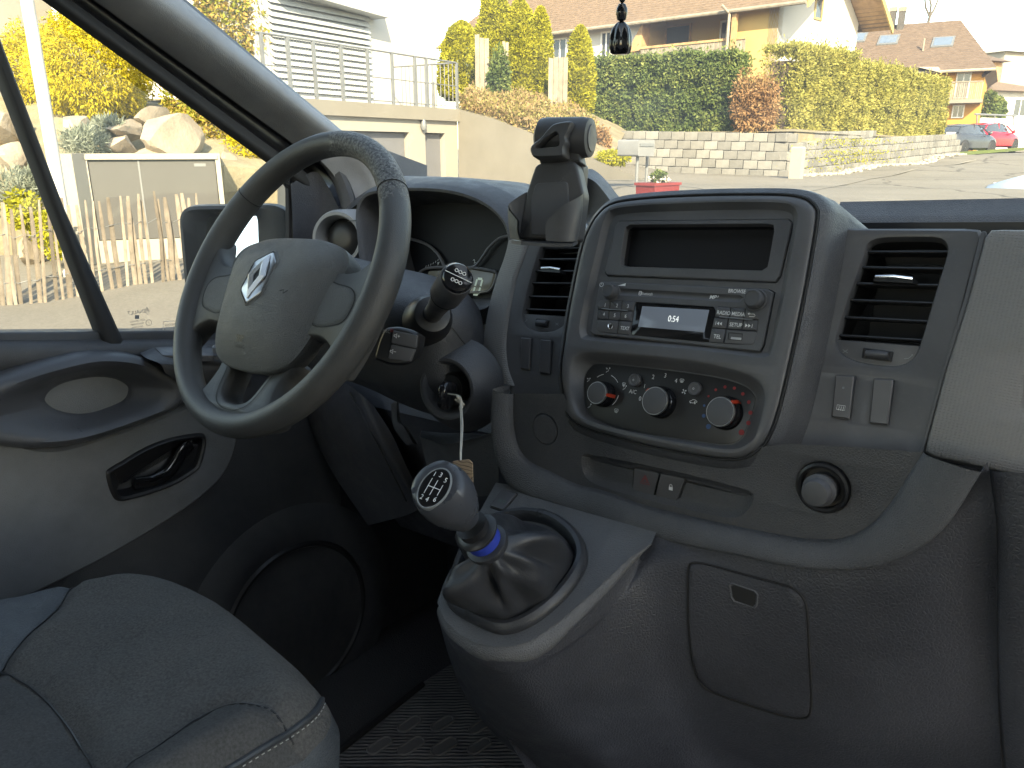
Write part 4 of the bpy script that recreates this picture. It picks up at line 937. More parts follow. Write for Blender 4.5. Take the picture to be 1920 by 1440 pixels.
def kraft():
    m, nt, b = newmat('kraft_paper'); co = coord(nt)
    w = nd(nt, 'ShaderNodeTexWave', wave_type='RINGS'); w.inputs['Scale'].default_value = 90; w.inputs['Distortion'].default_value = 14; w.inputs['Detail'].default_value = 1.5; w.inputs['Detail Scale'].default_value = .6
    nt.links.new(co, w.inputs[0]); f = ramp(nt, w.outputs[1], [(.06, 0.0), (.12, 1.0)])
    nt.links.new(mixc(nt, f, (.06, .04, .03), (.30, .21, .14)), b.inputs['Base Color']); b.inputs['Roughness'].default_value = .85; return m
mk('paper_tag', *slab(TF, rnd(tg, .0012), 0, .0012, .0003), kraft(), cord)
# ================================================================ instrument cluster
clu = root('instrument_cluster', 'instrument cluster under a dark hood behind the steering wheel', 'instrument cluster', (-.78, .8, -.2))
ax_ = V((0, 1, -.22)).normalized()
lip = [z5(*p) for p in [(125, 560), (108, 420), (98, 300), (110, 235), (150, 192), (250, 172), (380, 165), (520, 170), (640, 190), (740, 225), (820, 275), (875, 335), (900, 395), (905, 450), (880, 540), (845, 640), (815, 760), (700, 800), (400, 800), (200, 760)]]
HF = Fr(onX(820, 450, -.775) * 1.0, (1, 0, 0), (0, -1, .30))
lipL = resamp(spl(HF.P(lip), 4, True), 100)
hood = MB()
def fwd(l, d, sh=0, up=0): return [HF.pt(p, 0) + V((0, d, up)) for p in inset(l, sh)]
bl0 = [HF.pt(p, -.0) for p in lipL]
L = [fwd(lipL, .085, .012, -.01), fwd(lipL, .02, .005), fwd(lipL, .004, .0015), fwd(lipL, -.002, 0), fwd(lipL, -.004, -.004), fwd(lipL, .002, -.010), fwd(lipL, .030, -.018, -.0005), fwd(lipL, .11, -.024, -.012), fwd(lipL, .20, -.02, -.05)]
mk('hood', *loft(L), M_dash, clu, smooth=50)
FF = Fr(HF.o + V((0, .085, -.012)), (1, 0, 0), (0, -1, .30))
face = inset(lipL, .010)
mk('dial_backplate', *steps(FF, [(face, 0)], False, True), M_blind, clu, smooth=0)
def rimtube(pts, r, name, closed=False, mat=None):
    q = [FF.pt(FF.px(*z5(*p), .006), .006) for p in pts]; q = spl(q, 5, closed)
    return mk(name, *(ringtube(q, r, 8) if closed else tube(q, r, 8)), mat or M_black, clu)
M_crim = simple('cluster_trim', (.22, .22, .23), .3)
rimtube([(130, 545), (145, 480), (200, 435), (290, 418), (380, 428), (460, 455), (515, 500), (543, 545), (560, 574), (620, 582), (700, 580), (735, 560), (765, 520), (800, 470), (850, 425), (905, 408)], .0022, 'dial_rim', mat=M_crim)
rimtube([(405, 650), (425, 605), (480, 582), (600, 578), (720, 582), (800, 595), (838, 610), (828, 660), (805, 700), (770, 712), (690, 715)], .002, 'display_rim', mat=M_crim)
rimtube([(655, 712), (672, 722), (676, 740), (665, 755)], .002, 'odometer_button', mat=M_silver)
lq2 = FF.P([z5(*p) for p in [(470, 600), (700, 590), (826, 612), (795, 706), (640, 715), (450, 700)]], .004)
mk('digital_display', *slab(FF, rnd(lq2, .004), .0, .004, .0005), simple('cluster_lcd', (.05, .06, .062), .15, emit=(.07, .085, .085), es=.05), clu)
dg = MB(); dc = FF.px(*z5(737, 684), .0045)
for a, b in (((-.5, -1), (.5, -1)), ((.5, -1), (.5, 0)), ((.5, 0), (.5, 1)), ((-.5, 1), (.5, 1)), ((-.5, -1), (-.5, 0)), ((-.5, 0), (-.5, 1))):
    A, Bq = V(a), V(b); d_ = (Bq - A) * .08; sh_ = lambda p: dc + V((p.x * .0105 + p.y * .0022, p.y * .0115))
    dg.add(stroke(FF, [sh_(A + d_), sh_(Bq - d_)], .0034, .0048))
dg.out('speed_digit', simple('cluster_digit', (.45, .58, .56), .5, emit=(.5, .7, .68), es=.03), clu, smooth=0, recalc=False)
words(FF, '4', FF.px(*z5(522, 558), .003), .009, M_white, clu, h=.003, rot=-.5); words(FF, '2', FF.px(*z5(718, 548), .003), .009, M_white, clu, h=.003, rot=.5)
tk = MB()
for k in range(7):
    a = V(z5(455 + k * 13, 580 - k * 4 - (k * k) * .6)); p = FF.px(a.x, a.y, .003); tk.add(stroke(FF, [p, p + V((.001, .003))], .0009, .003))
tk.out('dial_ticks', M_white, clu, smooth=0, recalc=False)
# hood deck from the cluster to the windscreen
dk = [[onY(x, y, Y) for x, y, Y in r] for r in [
 [(560, 372, 1.12), (700, 334, 1.12), (820, 331, 1.1), (920, 337, 1.08), (1000, 347, 1.05), (1100, 385, 1.0)],
 [(600, 385, 1.0), (720, 337, .98), (820, 334, .96), (920, 341, .93), (1000, 355, .9), (1060, 400, .88)],
 [(640, 405, .86), (720, 352, .83), (820, 349, .81), (900, 372, .79), (950, 415, .77), (990, 450, .76)]]]
mk('hood_deck', *surf(dk, 5, 4), M_dash, clu)
# silver grey air outlet ring at the far left
so_ = root('side_air_outlet', 'round grey side air outlet at the far end of the dashboard', 'air vent', onX(640, 450, -1.08))
oc = onX(633, 447, -1.06); on = V((.35, -1, .1)).normalized()
M_lg = plastic('light_grey_trim', (.24, .245, .25), .5, 500, .0001)
mk('outlet_ring', *lathe(oc, on, [(.050, -.05), (.047, -.005), (.043, .003), (.038, .003), (.034, -.006), (.032, -.03)], 40, side=(0, 0, 1), ell=1.1), M_lg, so_)
mk('outlet_core', *lathe(oc - on * .02, on, [(.033, 0), (.026, .006), (.012, .008), (.001, .008)], 32), M_black, so_)
mk('outlet_skirt', *surf([[onX(650, 415, -1.02), onX(678, 420, -1.0), onX(690, 470, -1.0)], [onX(668, 412, -1.0), onX(690, 425, -.98), onX(697, 480, -.98)], [onX(682, 412, -.96), onX(696, 425, -.96), onX(705, 490, -.96)]], 4, 4), M_lg, so_)
# ================================================================ cab shell
def pj(p): c = RV.transposed() @ V(p); return V((CX + FPX * c.x / c.z, CY + FPX * c.y / c.z))
cab = root('van_cab', 'van cab shell with grey windscreen pillar, roof lining and windscreen', 'van', (-.354, .2, -1.0))
M_lin = plastic('roof_lining', (.42, .42, .41), .8, 300, .0002)
M_trim = plastic('pillar_trim', (.23, .235, .245), .55, 420, .00018)
M_rub = simple('rubber_seal', (.022, .022, .024), .65)
M_frit = simple('black_ceramic', (.015, .015, .017), .3)
# pillar cross-section: top and bottom pixel with the lateral position of each line
sec = [((78, 0), (502, 307), -1.205), ((105, 0), (515, 301), -1.193), ((133, 0), (532, 293), -1.196), ((142, 0), (537, 288), -1.204), ((168, 0), (549, 276), -1.204), ((176, 0), (553, 272), -1.192), ((205, 0), (568, 262), -1.172), ((262, 0), (600, 251), -1.140), ((310, 0), (626, 247), -1.130), ((342, 0), (642, 248), -1.150), ((350, 0), (650, 252), -1.156)]
top, bot = [], []
for a, b, X in sec:
    A, Bq = onX(*a, X), onX(*b, X); d = Bq - A; top.append(A - d * .75); bot.append(Bq + d * .28)
mids = [[t.lerp(b, k / 6) for t, b in zip(top, bot)] for k in range(7)]
def stripe(i0, i1, name, mat): return mk(name, *surf([m_[i0:i1 + 1] for m_ in mids], 3, 1), mat, cab, smooth=60)
stripe(0, 2, 'window_seal', M_rub); stripe(2, 5, 'seal_groove', M_frit); stripe(5, 9, 'windscreen_pillar', M_trim); stripe(9, 10, 'windscreen_edge', M_frit)
# mirrored pillar on the passenger side, roof, bulkhead, floor
mir = lambda p: V((-.708 - p.x, p.y, p.z))
mk('passenger_pillar', *loft([[mir(p) for p in m_] for m_ in mids], closed=False), M_trim, cab)
RZ = .47
mk('roof_panel', *box((-.354, -.27, RZ + .03), (1.75, 1.26, .05)), M_lin, cab)
mk('bulkhead', *box((-.354, -.92, -.72), (1.75, .05, .56)), M_trim, cab)  # unseen; only half height so light from behind reaches the dash
for s in (-1, 1):
    mk('rear_side_panel', *box((-.354 + s * .89, -.68, -.25), (.05, .46, 1.5)), M_trim, cab)
    mk('roof_rail', *box((-.354 + s * .87, -.27, RZ - .03), (.07, 1.24, .09)), M_trim, cab)
mk('passenger_sill', *box((-.354 + .89, .35, -.76), (.05, 1.58, .48)), M_low, cab)  # unseen; added, its height set for the light falling low in the cab
mk('front_wing', *box((-.354 - .92, 1.0, -.62), (.05, .36, .76)), M_low, cab)
M_carpet = simple('floor_carpet', (.045, .046, .05), .95, bmp=.002, bsc=300)
mk('cab_floor', *box((-.354, .2, -.98), (1.8, 2.4, .05)), M_carpet, cab)
mk('firewall', *box((-.354, 1.19, -.6), (1.8, .05, .95)), M_low, cab)
GLW = glassmat('windscreen_glass', (.64, .68, .66), haze=.045)
GLD = glassmat('door_glass', (.64, .68, .66), haze=.018)
wa, wb = V((0, .338, .477)), V((0, 1.17, -.083))
wsn = (wb - wa).cross(V((1, 0, 0))).normalized()
g = []
for i in range(13):
    x = -1.16 + 1.612 * i / 12; k = (x + .354) / .806
    g.append([wa.lerp(wb, t) + V((x, -.02 * k * k * .3, 0)) for t in (0, .25, .5, .75, 1)])
g1 = loft(g, closed=False); 
vs = [p + V((0, .003, .004)) for p in g1[0]]
mk('windscreen', *loft(g, closed=False), GLW, cab, smooth=60)
mk('roof_header', *box((-.354, .352, RZ + .01), (1.68, .10, .05)), M_lin, cab)
PBk = Fr((-1.215, 0, 0), (0, 1, 0), (1, 0, 0))
mk('pillar_backing', *slab(PBk, PBk.P([(541, 340), (548, 318), (580, 262), (640, 250), (800, 310), (800, 540), (546, 540)]), -.01, .002, .001), M_low, cab)
# lower end of the pillar: dark quarter panel with light trim behind the wheel
mk('pillar_foot', *surf([[onX(545, 345, -1.20), onX(590, 322, -1.19), onX(615, 350, -1.17), onX(640, 400, -1.14)], [onX(548, 400, -1.20), onX(590, 380, -1.19), onX(618, 400, -1.17), onX(643, 440, -1.14)], [onX(550, 470, -1.20), onX(592, 470, -1.19), onX(620, 475, -1.17), onX(648, 490, -1.14)]], 5, 5), M_low, cab)
mk('pillar_foot_edge', *tube(spl([onX(572, 268, -1.20), onX(606, 290, -1.18), (onX(632, 325, -1.16)), onX(652, 375, -1.14), onX(660, 430, -1.125), onX(662, 480, -1.115)], 6), .016, 10, ell=(1, .8)), M_dash, cab)
mk('pillar_base_trim', *surf([[onX(560, 268, -1.17), onX(610, 250, -1.14), onX(660, 255, -1.12), onX(740, 300, -1.10)], [onX(600, 300, -1.16), onX(650, 290, -1.13), onX(700, 310, -1.10), onX(750, 340, -1.06)], [onX(635, 345, -1.15), onX(680, 345, -1.12), onX(710, 365, -1.09), onX(750, 385, -1.06)], [onX(655, 430, -1.13), onX(690, 430, -1.10), onX(715, 430, -1.08), onX(750, 440, -1.05)]], 5, 5), M_trim, cab)
# ================================================================ driver's door
dr = root('driver_door', 'driver door with dark armrest loop and grey lower panel', 'car door', (-1.24, .35, -.9))
DF = Fr((-1.22, 0, 0), (0, 1, 0), (1, 0, 0))
M_ddark = plastic('door_dark_plastic', (.034, .036, .041), .5, 420, .0002)
M_dgrey = plastic('door_grey_plastic', (.115, .119, .124), .55, 420, .0002)
pan = [V((-.5, -.93)), V((.80, -.93)), V((.86, -.60)), V((.86, -.24)), V((.80, -.222)), V((.575, -.206)), V((.331, -.166)), V((-.5, -.10))]
pm = MB(); pm.add(slab(DF, pan, -.05, 0, .004)); pm.out('door_panel', M_ddark, dr)
sill = [DF.px(-200, 640), DF.px(0, 640), DF.px(330, 638), DF.px(560, 640)]
sl = MB()
sl.add(surf([[DF.pt(p, h) + V((0, 0, dz)) for h, dz in ((-.03, .004), (-.012, .004), (.002, .001), (.012, -.006), (.016, -.018), (.013, -.034), (.0, -.05))] for p in sill], 3, 4))
sl.out('window_sill', M_dash, dr)
def dpanel(pts, h0, h1, bev): return slab(DF, resamp(spl(DF.P(pts, h1), 4, True), 100), h0, h1, bev, 4)
gp = [(-150, 860), (0, 822), (60, 838), (120, 838), (200, 815), (300, 780), (400, 745), (440, 770), (448, 815), (438, 862), (405, 912), (330, 970), (200, 1048), (0, 1150), (-150, 1230)]
gpL = resamp(spl(DF.P(gp, .022), 4, True), 110)
ho = [zr1(*p) for p in [(553, 800), (565, 775), (640, 730), (760, 660), (880, 615), (1000, 592), (1055, 590), (1070, 610), (1068, 660), (1040, 760), (1000, 800), (900, 860), (780, 905), (660, 938), (615, 940), (590, 920), (565, 860)]]
hoL = resamp(spl(DF.P(ho, .024), 3, True), 90)
gm2 = MB(); gm2.add(steps(DF, [(gpL, -.01), (gpL, .012), (inset(gpL, .002), .018), (inset(gpL, .006), .022)])); gm2.add(holes(DF, inset(gpL, .006), [inset(hoL, .003)], .022))
gm2.out('lower_door_panel', M_dgrey, dr, smooth=40)
# armrest loop
ao = [(-140, 790), (-60, 730), (0, 704), (80, 678), (160, 660), (215, 659), (265, 668), (310, 690), (345, 715), (350, 735), (325, 768), (250, 800), (150, 832), (60, 842), (-40, 832), (-120, 815)]
ai = [zr1(*p) for p in [(232, 410), (262, 365), (330, 325), (430, 300), (520, 291), (610, 303), (668, 335), (680, 368), (660, 415), (600, 450), (490, 488), (390, 495), (300, 475), (250, 445)]]
aoL = resamp(spl(DF.P(ao, .035), 4, True), 110); aiL = resamp(spl(DF.P(ai, .018), 4, True), 110)
Ls = [[DF.pt(p, h) for p in inset(aoL, i_)] for h, i_ in ((-.01, 0), (.020, 0), (.040, .002), (.050, .007), (.054, .013))]
crest_ = inset(aoL, .013)
for t, h in ((.25, .050), (.5, .040), (.75, .028), (.92, .021), (1.0, .018)): Ls.append([DF.pt(a.lerp(b, t), h) for a, b in zip(crest_, aiL)])
Ls.append([DF.pt(p, .012) for p in inset(aiL, .002)])
mk('armrest_loop', *loft(Ls), plastic('armrest_plastic', (.045, .047, .053), .36, 500, .00012, var=.12), dr, smooth=60)
mk('armrest_inlay', *steps(DF, [(inset(aiL, -.001), .0125)], False, True), M_dgrey, dr)
# switch deck
SWF = Fr(onX(350, 662, -1.16), (0, 1, 0), (.25, 0, 1))
mk('switch_deck', *surf([[onX(262, 662, -1.20), onX(300, 650, -1.20), onX(400, 648, -1.20), onX(470, 648, -1.2)], [onX(275, 672, -1.16), onX(310, 668, -1.16), onX(400, 668, -1.16), onX(470, 668, -1.16)], [onX(300, 682, -1.14), onX(330, 684, -1.14), onX(410, 690, -1.14), onX(470, 690, -1.14)], [onX(310, 700, -1.145), onX(340, 715, -1.15), onX(410, 725, -1.155), onX(470, 725, -1.16)]], 4, 4), M_dash, dr)
for q in ([(290, 655), (325, 654), (332, 671), (305, 670)], [(328, 654), (398, 656), (402, 670), (336, 672)]):
    mk('window_switch', *slab(SWF, rnd(SWF.P(q), .003), -.006, .0035, .0015), M_btn, dr)
mc = SWF.px(412, 662)
mk('mirror_control', *lathe(SWF.pt(mc, 0), SWF.n, [(.017, -.004), (.0165, .002), (.011, .003), (.0105, .011), (.009, .0125), (.0004, .013)], 24), M_btn, dr)
# inside door handle
ho = [zr1(*p) for p in [(553, 800), (565, 775), (640, 730), (760, 660), (880, 615), (1000, 592), (1055, 590), (1070, 610), (1068, 660), (1040, 760), (1000, 800), (900, 860), (780, 905), (660, 938), (615, 940), (590, 920), (565, 860)]]
hi_ = inset(hoL, .012)
hm = MB(); hm.add(steps(DF, [(inset(hoL, -.001), .020), (inset(hoL, .001), .026), (inset(hoL, .004), .028), (inset(hoL, .008), .026), (inset(hoL, .010), .016), (inset(hoL, .014), .004), (inset(hoL, .022), .001)], False, True))
hm.out('handle_bowl', M_black, dr, smooth=45)
lv = [DF.pt(DF.px(*zr1(*p), .018), .018) for p in [(700, 850), (790, 838), (870, 795), (920, 730), (955, 668), (990, 640)]]
mk('handle_lever', *tube(spl(lv, 5), .0085, 12, ell=(.55, 1.25), up=(1, 0, 0)), M_gloss, dr)
mk('handle_paddle', *slab(DF, rnd(DF.P([zr1(*p) for p in [(975, 640), (1035, 640), (1030, 700), (985, 780), (880, 840), (720, 880), (700, 862), (800, 845), (890, 790), (945, 700)]], .016), .003), .002, .016, .003), M_black, dr)
# speaker
sc_ = V((.7245, -.81)); M_grille = plastic('speaker_cloth', (.042, .043, .047), .8, 900, .0004)
mk('speaker_bulge', *steps(DF, [(circ(sc_, .235, 72), .0), (circ(sc_, .215, 72), .008), (circ(sc_, .198, 72), .010), (circ(sc_, .188, 72), .012), (circ(sc_, .176, 72), .011), (circ(sc_, .162, 72), .009)]), M_ddark, dr, smooth=60)
mk('speaker_ring', *steps(DF, [(circ(sc_, .162, 72), .010), (circ(sc_, .158, 72), .015), (circ(sc_, .153, 72), .015), (circ(sc_, .150, 72), .010)]), M_black, dr)
mk('speaker_grille', *steps(DF, [(circ(sc_, .150, 72), .010), (circ(sc_, .10, 72), .015), (circ(sc_, .05, 72), .017)], False, True), M_grille, dr, smooth=60)
# window frame parts
bq = [onX(*p, -1.22) for p in [(-18, 60), (6, 160), (95, 390), (190, 637)]]; bq2 = [onX(*p, -1.22) for p in [(-6, 60), (22, 160), (118, 390), (228, 637)]]
e1 = (bq[2] - bq[3]).normalized(); up_ = [.0, .25]
def bar_pts(lst): return [lst[3] + e1 * -.03] + [lst[3], lst[2]] + [lst[2] + e1 * .3, lst[2] + e1 * .45]
A_, B_ = bar_pts([0, 0, bq[2], bq[3]]), bar_pts([0, 0, bq2[2], bq2[3]])
rows = [[a + V((-.02, 0, 0)), a + V((.004, 0, 0)), a.lerp(b, .25) + V((.010, 0, 0)), a.lerp(b, .75) + V((.010, 0, 0)), b + V((.004, 0, 0)), b + V((-.02, 0, 0))] for a, b in zip(A_, B_)]
mk('division_bar', *loft(rows), M_rub, dr, smooth=50)
wt = [onX(502, 307, -1.235), onX(78, 0, -1.235)]; dW = (wt[1] - wt[0])
qg = [onX(190, 640, -1.235), onX(560, 640, -1.235), onX(548, 345, -1.235), onX(520, 300, -1.235), onX(78, 0, -1.235) + dW * .1, A_[3] + V((-.015, 0, 0))]
mk('quarter_pane', qg, [(0, 1, 2, 3, 4, 5)], GLD, dr, smooth=0)
dg_ = [onX(190, 640, -1.236), A_[3] + V((-.016, 0, 0)), V((-1.236, .1, .44)), V((-1.236, -.45, .44)), V((-1.236, -.45, -.1)), V((-1.236, 0.1, -.15))]
mk('window_pane', dg_, [(0, 1, 2, 3, 4, 5)], GLD, dr, smooth=0)
mk('quarter_seal', *tube([onX(545, 640, -1.215), onX(543, 440, -1.215), onX(542, 352, -1.215), onX(522, 314, -1.21)], .007, 8), M_rub, dr)
mk('upper_frame', *tube([onX(78, 0, -1.22) + dW * .1, V((-1.215, .30, .40)), V((-1.21, .1, .44)), V((-1.21, -.45, .44))], .025, 8), M_rub, dr)
# dotted ceramic edge and maker's marks on the quarter pane
QF = Fr((-1.2345, 0, 0), (0, 1, 0), (1, 0, 0))
dm_ = MB()
for k in range(60):
    for r_ in range(2):
        x = 232 + k * 5.4 + r_ * 2.7; c = QF.px(x, 632 - r_ * 4.5); dm_.add(disc(QF, c, .0011 - .0003 * r_, .0, 6))
dm_.out('ceramic_dots', M_frit, dr, smooth=0, recalc=False)
M_etch = simple('glass_etching', (.30, .30, .31), .7)
words(QF, 'RENAULT', QF.px(259, 585), .0085, M_etch, dr, h=0, mirror=True, name='maker_mark', sx=.9)
c = QF.px(276, 583); icon(QF, dr, M_etch, [[c + V(q) * .004 for q in ((0, 1.5), (.9, 0), (0, -1.5), (-.9, 0), (0, 1.5))]], h=0, w=.0007, name='diamond_mark')
icon(QF, dr, M_etch, [], [[QF.px(253, 591), QF.px(261, 591), QF.px(261, 598), QF.px(253, 598)]], h=0, name='square_mark')
for k, s in enumerate(('DOT 245 M450', 'AS2 TRANSP', '43R-001574')): words(QF, s, QF.px(258, 602 + k * 5.5), .0036, M_etch, dr, h=0, mirror=True, name='approval_mark')
c = QF.px(279, 605); icon(QF, dr, M_etch, [circ(c, .0045, 16) + [c + V((.0045, 0))]], h=0, w=.0006, name='approval_ring')
words(QF, 'I', c, .005, M_etch, dr, h=0, name='approval_digit')
lp_ = [QF.px(306, 603), QF.px(336, 601), QF.px(337, 625), QF.px(306, 627)]
icon(QF, dr, M_white, [lp_ + [lp_[0]]], h=0, w=.0008, name='sticker_border'); words(QF, 'SANTEX', QF.px(321, 609), .006, M_etch, dr, h=0, mirror=True, name='sticker_lettering')
# ================================================================ exterior mirror
mr = root('wing_mirror', 'dark wing mirror outside the driver window with sky in its glass', 'mirror', at(440, 560, 1.42))
MF = Fr(at(440, 470, 1.42), (.8, .6, 0), (.6, -.8, .02))
mo = resamp(rnd(MF.P([(333, 384), (552, 380), (556, 560), (352, 600)]), [.035, .05, .03, .03]), 80)
M_mh = plastic('mirror_housing', (.020, .022, .026), .45, 500, .0001)
mi = resamp(rnd(MF.P([(385, 400), (478, 396), (484, 570), (362, 585)], 0), .02), 80)
hmr = MB(); Ls = [[MF.pt(p, h) for p in inset(mo, i_)] for h, i_ in ((-.11, .06), (-.09, .03), (-.05, .008), (-.01, .0), (.004, .003), (.006, .009))]
hmr.add(loft(Ls, True, False)); q9 = inset(mo, .009)
hmr.add(loft([[MF.pt(p, .006) for p in q9], [MF.pt(a.lerp(b, .6), -.004) for a, b in zip(q9, mi)], [MF.pt(p, -.012) for p in mi], [MF.pt(p, -.06) for p in mi]]))
hmr.out('mirror_housing', M_mh, mr, smooth=45)
M_mirr = simple('mirror_glass', (.9, .92, .94), .02, 1.0, var=0)
RFm = MF.n
tv = V((-1, -.35, .25)).normalized()
mgn = V((.35, -.92, .18)).normalized(); mgo = MF.pt(sum(mi, V((0, 0))) / len(mi), -.030)
mk('mirror_glass', [MF.pt(p, -.030) - MF.n * ((MF.pt(p, -.030) - mgo).dot(mgn) / MF.n.dot(mgn)) for p in inset(mi, -.001)], [tuple(range(len(mi)))], M_mirr, mr, smooth=0)
mk('mirror_arm', *tube([onX(545, 425, -1.25), onX(560, 420, -1.30), at(560, 430, 1.46)], .035, 10, ell=(1, .6)), M_mh, mr)
# ================================================================ driver's seat
seat = root('driver_seat', 'grey fabric driver seat cushion with dark bolsters and piping', 'car seat', (-.74, .0, -.9))
ZS = -.43
so1 = [onZ(x, y, ZS) for x, y in [(75, 1100), (150, 1080), (250, 1062), (330, 1066), (420, 1104), (520, 1178), (590, 1243), (612, 1300)]]
pl2 = [V((p.x, p.y)) for p in so1] + [V((-.505, .28)), V((-.50, .15)), V((-.50, -.25)), V((-.60, -.33)), V((-.74, -.35)), V((-.88, -.33)), V((-.975, -.25)), V((-.975, .05)), V((-.972, .17))]
sol = spl(pl2, 8, True); sc2 = V((-.74, .02))
seam_l = [V((p.x, p.y)) for p in [onZ(*q, ZS) for q in [(152, 1083), (130, 1112), (95, 1155), (40, 1200), (0, 1238), (-80, 1300)]]]
seam_b = [V((p.x, p.y)) for p in [onZ(*q, ZS) for q in [(-60, 1215), (0, 1245), (60, 1282), (120, 1345), (160, 1410), (190, 1480)]]]
seam_r = [V((p.x, p.y)) for p in [onZ(*q, ZS) for q in [(545, 1360), (500, 1340), (440, 1328), (390, 1338), (345, 1368), (300, 1410), (250, 1450), (200, 1500)]]]
def dline(p, l):
    best = 9
    for a, b in zip(l, l[1:]):
        d = b - a; t = max(0, min(1, (p - a).dot(d) / d.length_squared)); best = min(best, (p - a - d * t).length)
    return best
def side(p, l):                                            # sign of the nearest segment
    best, s = 9, 0
    for a, b in zip(l, l[1:]):
        d = b - a; t = max(0, min(1, (p - a).dot(d) / d.length_squared)); q = p - a - d * t
        if q.length < best: best = q.length; s = d.x * q.y - d.y * q.x
    return s
NS = len(sol); loops = []
SCL = [0, .004, .012, .022, .034, .05, .07] + [.07 + .93 * (k / 40) for k in range(1, 40)]
for t in SCL:
    r_ = []
    for p in sol:
        q = sc2 + (p - sc2) * (1 - t)
        e = t * (p - sc2).length
        z = ZS + .012 - .045 * max(0, 1 - e / .05) ** 2.2 - .012 * min(1, e / .25)
        z += .006 * noise.noise(V((q.x * 9, q.y * 9, 0))) * min(1, e / .1) + .0018 * noise.noise(V((q.x * 40, q.y * 40, 3)))
        z += .012 * math.exp(-((q.x + .53) / .05) ** 2) * (1 if q.y < .25 else max(0, 1 - (q.y - .25) / .07)) + .010 * math.exp(-((q.x + .94) / .05) ** 2) * (1 if q.y < .15 else max(0, 1 - (q.y - .15) / .1))
        z += (.0022 * noise.noise(V((q.x * 10 + q.y * 26, q.x * 22 - q.y * 8, 7))) + .0012 * noise.noise(V((q.x * 60 + q.y * 20, q.y * 18, 2)))) * min(1, e / .06)
        for l in (seam_l, seam_b, seam_r): z -= .008 * math.exp(-(dline(q, l) / .010) ** 2)
        r_.append(V((q.x, q.y, z)))
    loops.append(r_)
skirt = [[p + V((0, 0, -.25)) + (V((sc2.x, sc2.y, p.z)) - p) * .10 for p in loops[0]], [p + V((0, 0, -.10)) + (V((sc2.x, sc2.y, p.z)) - p) * .01 for p in loops[0]], [p + V((0, 0, -.02)) - (V((sc2.x, sc2.y, p.z)) - p) * .015 for p in loops[0]]]
def fabric(name, c1, c2, sc, dep, fuzz=.5):
    m, nt, b = newmat(name); co = coord(nt)
    f = ramp(nt, noi(nt, co, 10, 6, .65), [(.32, 0.0), (.68, 1.0)]); fi = ramp(nt, noi(nt, co, 380, 3, .7), [(.3, 0.0), (.7, 1.0)])
    base = mixc(nt, f, c1, c2); base = mixc(nt, fi, base, tuple(x * 1.6 for x in c2))
    w = ramp(nt, noi(nt, co, 1.7, 3, .6), [(.45, 1.0), (.8, .82)])
    mu = nd(nt, 'ShaderNodeMix', data_type='RGBA', blend_type='MULTIPLY'); mu.inputs[0].default_value = 1; nt.links.new(base, mu.inputs[6]); nt.links.new(w, mu.inputs[7])
    nt.links.new(mu.outputs[2], b.inputs['Base Color'])
    b.inputs['Roughness'].default_value = .9; b.inputs['Sheen Weight'].default_value = fuzz * .05; b.inputs['Specular IOR Level'].default_value = .2
    bump(nt, noi(nt, co, sc, 3, .7), b, dep); return m
M_fab = fabric('seat_fabric', (.062, .060, .057), (.092, .089, .085), 480, .0018)
M_bol = fabric('bolster_cloth', (.050, .049, .048), (.070, .069, .068), 900, .0009)
M_lth = plastic('seat_side_leatherette', (.036, .041, .046), .5, 380, .0003)
allL = skirt + loops; n0 = len(skirt)
regs = {'seat_center': ([], M_fab), 'side_bolster': ([], M_lth), 'rear_panel': ([], M_bol), 'front_bolster': ([], M_bol), 'seat_skirt': ([], M_lth)}
vsA, fsA = loft(allL, True, True)
for f_ in fsA:
    c = sum((vsA[i] for i in f_), V()) / len(f_); q = V((c.x, c.y))
    px_ = pj(c) if c.y > .05 else V((0, 2000))
    if f_[0] < NS * n0 and len(f_) == 4 and max(f_) < NS * (n0 + 1): k = 'seat_skirt'
    elif len(f_) > 4: k = 'seat_skirt' if c.z < -.55 else 'rear_panel'
    elif px_.y > 1400 and side(q, seam_r) * 1 > 0 and q.x > -.72 or (side(q, seam_r) > 0 and dline(q, seam_r) < .14 and q.y < .36 and q.x > -.70): k = 'front_bolster'
    elif side(q, seam_l) < 0 and q.x < -.80 and q.y > .02: k = 'side_bolster'
    elif side(q, seam_b) < 0 or q.y < .08: k = 'rear_panel'
    else: k = 'seat_center'
    regs[k][0].append(f_)
for k, (fl_, mt) in regs.items():
    if not fl_: continue
    used = sorted({i for f_ in fl_ for i in f_}); mp = {a: b for b, a in enumerate(used)}
    mk(k, [vsA[i] for i in used], [tuple(mp[i] for i in f_) for f_ in fl_], mt, seat, smooth=70)
ts = bvh((vsA, fsA))
pp = [(594, 1238), (602, 1252), (608, 1275), (606, 1305), (588, 1338), (545, 1372), (490, 1405), (430, 1442), (370, 1480)]
M_pipe = simple('seat_piping', (.045, .05, .055), .5)
def sdr(x, y, o_):
    h = ts.ray_cast(V((0, 0, 0)), ray(x, y).normalized()); return h[0] - ray(x, y).normalized() * o_ if h[0] else None
ppt = [q for q in (sdr(p.x, p.y, .001) for p in spl([V(p) for p in pp], 5)) if q and q.z > -.62]
mk('piping', *tube(ppt, .0028, 8), M_pipe, seat)
sti = MB(); pq = [q for q in (sdr(p.x + 6, p.y + 7, .0012) for p in spl([V(p) for p in pp], 10)) if q and q.z > -.62]
for a, b in list(zip(pq, pq[1:]))[::2]:
    if (b - a).length < .03: sti.add(tube([a, a.lerp(b, .9)], .0005, 5))
tag(sti.out('stitching', simple('pale_thread', (.42, .42, .40), .8), seat), kind='stuff')
